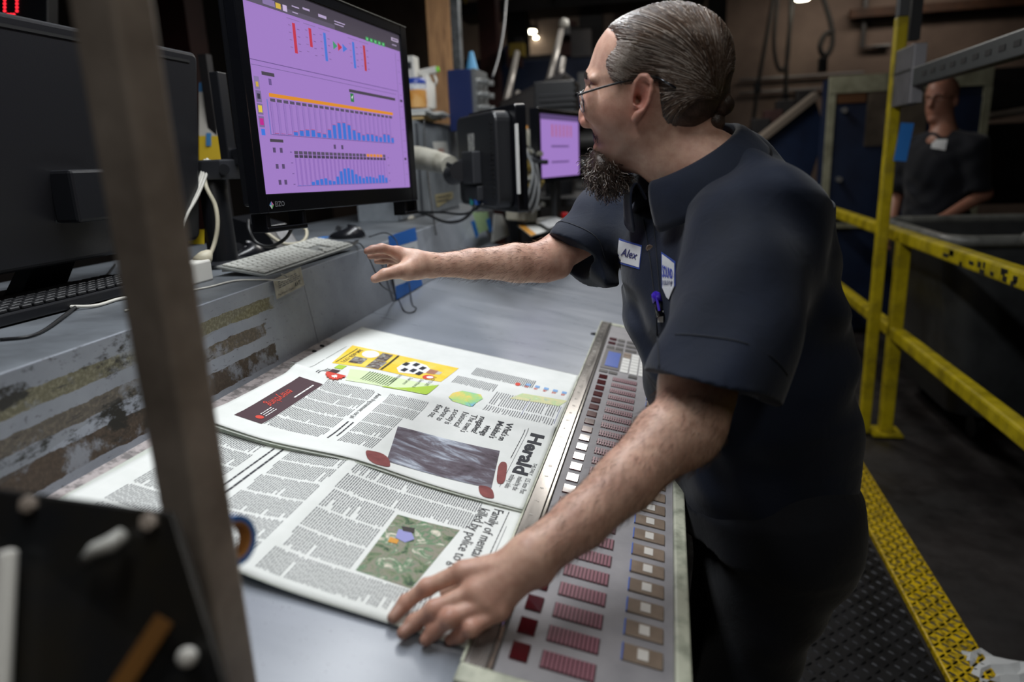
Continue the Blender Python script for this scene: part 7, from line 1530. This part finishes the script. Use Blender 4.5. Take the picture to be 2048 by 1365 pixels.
for s_, sh2 in ((1, sn2), (-1, sf2)):
    el = sh2 - U2 * 0.27 + L2 * 0.08 * s_ - F2 * 0.02; wr = Q(1882, 440, -0.12) if s_ == 1 else sh2 - U2 * 0.50 + F2 * 0.16
    b2.cone(sh2, el, 0.052, 0.044, 0.02); b2.cone(el, wr, 0.042, 0.030, 0.02)
    hn = wr + unit(wr - el) * 0.08; b2.cone(wr, hn, 0.030, 0.028, 0.02)
    for k in range(4): f0_ = hn + F2 * (0.022 * (1.5 - k)); b2.cone(f0_, f0_ + unit(wr - el) * 0.05 + F2 * 0.01, 0.011, 0.009, 0.006); b2.cone(f0_ + unit(wr - el) * 0.05 + F2 * 0.01, f0_ + unit(wr - el) * (0.075 - 0.006 * abs(k - 1.2)) - L2 * s_ * 0.02, 0.009, 0.008, 0.004)
    b2.cone(wr + F2 * 0.02, wr + unit(wr - el) * 0.06 + F2 * 0.055, 0.014, 0.010, 0.01)
    lg0 = hp2 + L2 * 0.09 * s_; b2.cone(hp2, lg0, 0.10, 0.085, 0.03); b2.cone(lg0, lg0 - U2 * (lg0[2] - 0.5), 0.085, 0.058, 0.02); b2.cone(lg0 - U2 * (lg0[2] - 0.5), lg0 - U2 * (lg0[2] - 0.09), 0.058, 0.04, 0.02)
a1, a2 = b2.mesh(); field_object('body', a1, a2, skin_material('far_worker_skin', '#9a705c', False), m2, 2)
s2 = Field(0.009)
s2.ell(sc2 - U2 * 0.18, (0.155, 0.215, 0.27), ax2, 0.02); s2.ell(sc2 - U2 * 0.45, (0.165, 0.195, 0.22), ax2, 0.06); s2.cone(sc2 + U2 * 0.02, sn2, 0.07, 0.075, 0.05); s2.cone(sc2 + U2 * 0.02, sf2, 0.07, 0.075, 0.05)
for s_, sh2 in ((1, sn2), (-1, sf2)):
    el = sh2 - U2 * 0.28 + L2 * 0.06 * s_ + F2 * 0.02; cutp = sh2 + (el - sh2) * 0.92; s2.cone(sh2, el + (el - sh2) * 0.2, 0.082, 0.074, 0.03, cut=(cutp, unit(el - sh2)))
s2.cone(hd2 - U2 * 0.02, nk2 + U2 * 0.015, 0.078, 0.074, 0.01, 'sub')
a1, a2 = s2.mesh(lambda q: folds(q) * 0.9); dknavy = cloth_material('dark_navy_shirt', '#0a0f1a', '#070a12'); sh2o = field_object('shirt', a1, a2, dknavy, m2, 2)
t2 = Field(0.010)
t2.ell(hp2 - U2 * 0.02, (0.16, 0.185, 0.14), ax2, 0.03)
for s_ in (1, -1): lg0 = hp2 + L2 * 0.09 * s_; t2.cone(lg0, lg0 - U2 * (lg0[2] - 0.5), 0.105, 0.08, 0.03); t2.cone(lg0 - U2 * (lg0[2] - 0.5), lg0 - U2 * (lg0[2] - 0.10), 0.08, 0.07, 0.02)
a1, a2 = t2.mesh(); field_object('trousers', a1, a2, pants_m, m2, 2)
for s_ in (1, -1):
    lg0 = hp2 + L2 * 0.09 * s_; f_ = np.array([lg0[0], lg0[1], 0.0]); z_ = Field(0.008); z_.cone(f_ + (0, 0, 0.05), f_ + F2 * 0.17 + (0, 0, 0.045), 0.05, 0.042, 0.02); z_.cone(f_ + (0, 0, 0.05), f_ + (0, 0, 0.1), 0.05, 0.048, 0.02); z_.add(f_ - 0.3, f_ + 0.3, lambda q: q[..., 2] - 0.004, 0.0, 'sub'); a1, a2 = z_.mesh(); field_object('shoe', a1, a2, pm('black_work_shoe', '#141416', 0.45), m2)
dg = bpy.context.evaluated_depsgraph_get()
SB = bvh_of(sh2o)
decal('shirt_patch', [(1866, 279), (1895, 280), (1891, 301), (1862, 297)], patch_w, sh2o, 0.004, 5, 5); 
decal_text('patch_lettering', 'SOUND', [(1866, 279), (1895, 280), (1891, 301), (1862, 297)], 0.08, 0.35, 0.5, thread, sh2o, bold=0.02, fit=0.84)
g2 = thing('eyeglasses', 'thin eyeglasses worn by the bald person behind the railing', 'glasses', hd2 + F2 * 0.12)
for s_ in (1, -1):
    c_ = hd2 + F2 * 0.122 + L2 * 0.036 * s_ + U2 * 0.008; MB().tube([c_ + L2 * 0.027 * math.cos(t) + U2 * 0.018 * math.sin(t) for t in np.linspace(0, 6.283, 21)], 0.0018, 6).build('rim', gm, g2, smooth=True)
    MB().tube([c_ + L2 * 0.027 * s_, hd2 + L2 * 0.092 * s_ + F2 * 0.03 + U2 * 0.012, hd2 + L2 * 0.094 * s_ - F2 * 0.015 + U2 * 0.012], 0.0018, 6).build('temple', gm, g2, smooth=True)
MB().cyl(hd2 + F2 * 0.124 + L2 * 0.01 + U2 * 0.012, hd2 + F2 * 0.124 - L2 * 0.01 + U2 * 0.012, 0.0018, n=6).build('bridge', gm, g2)
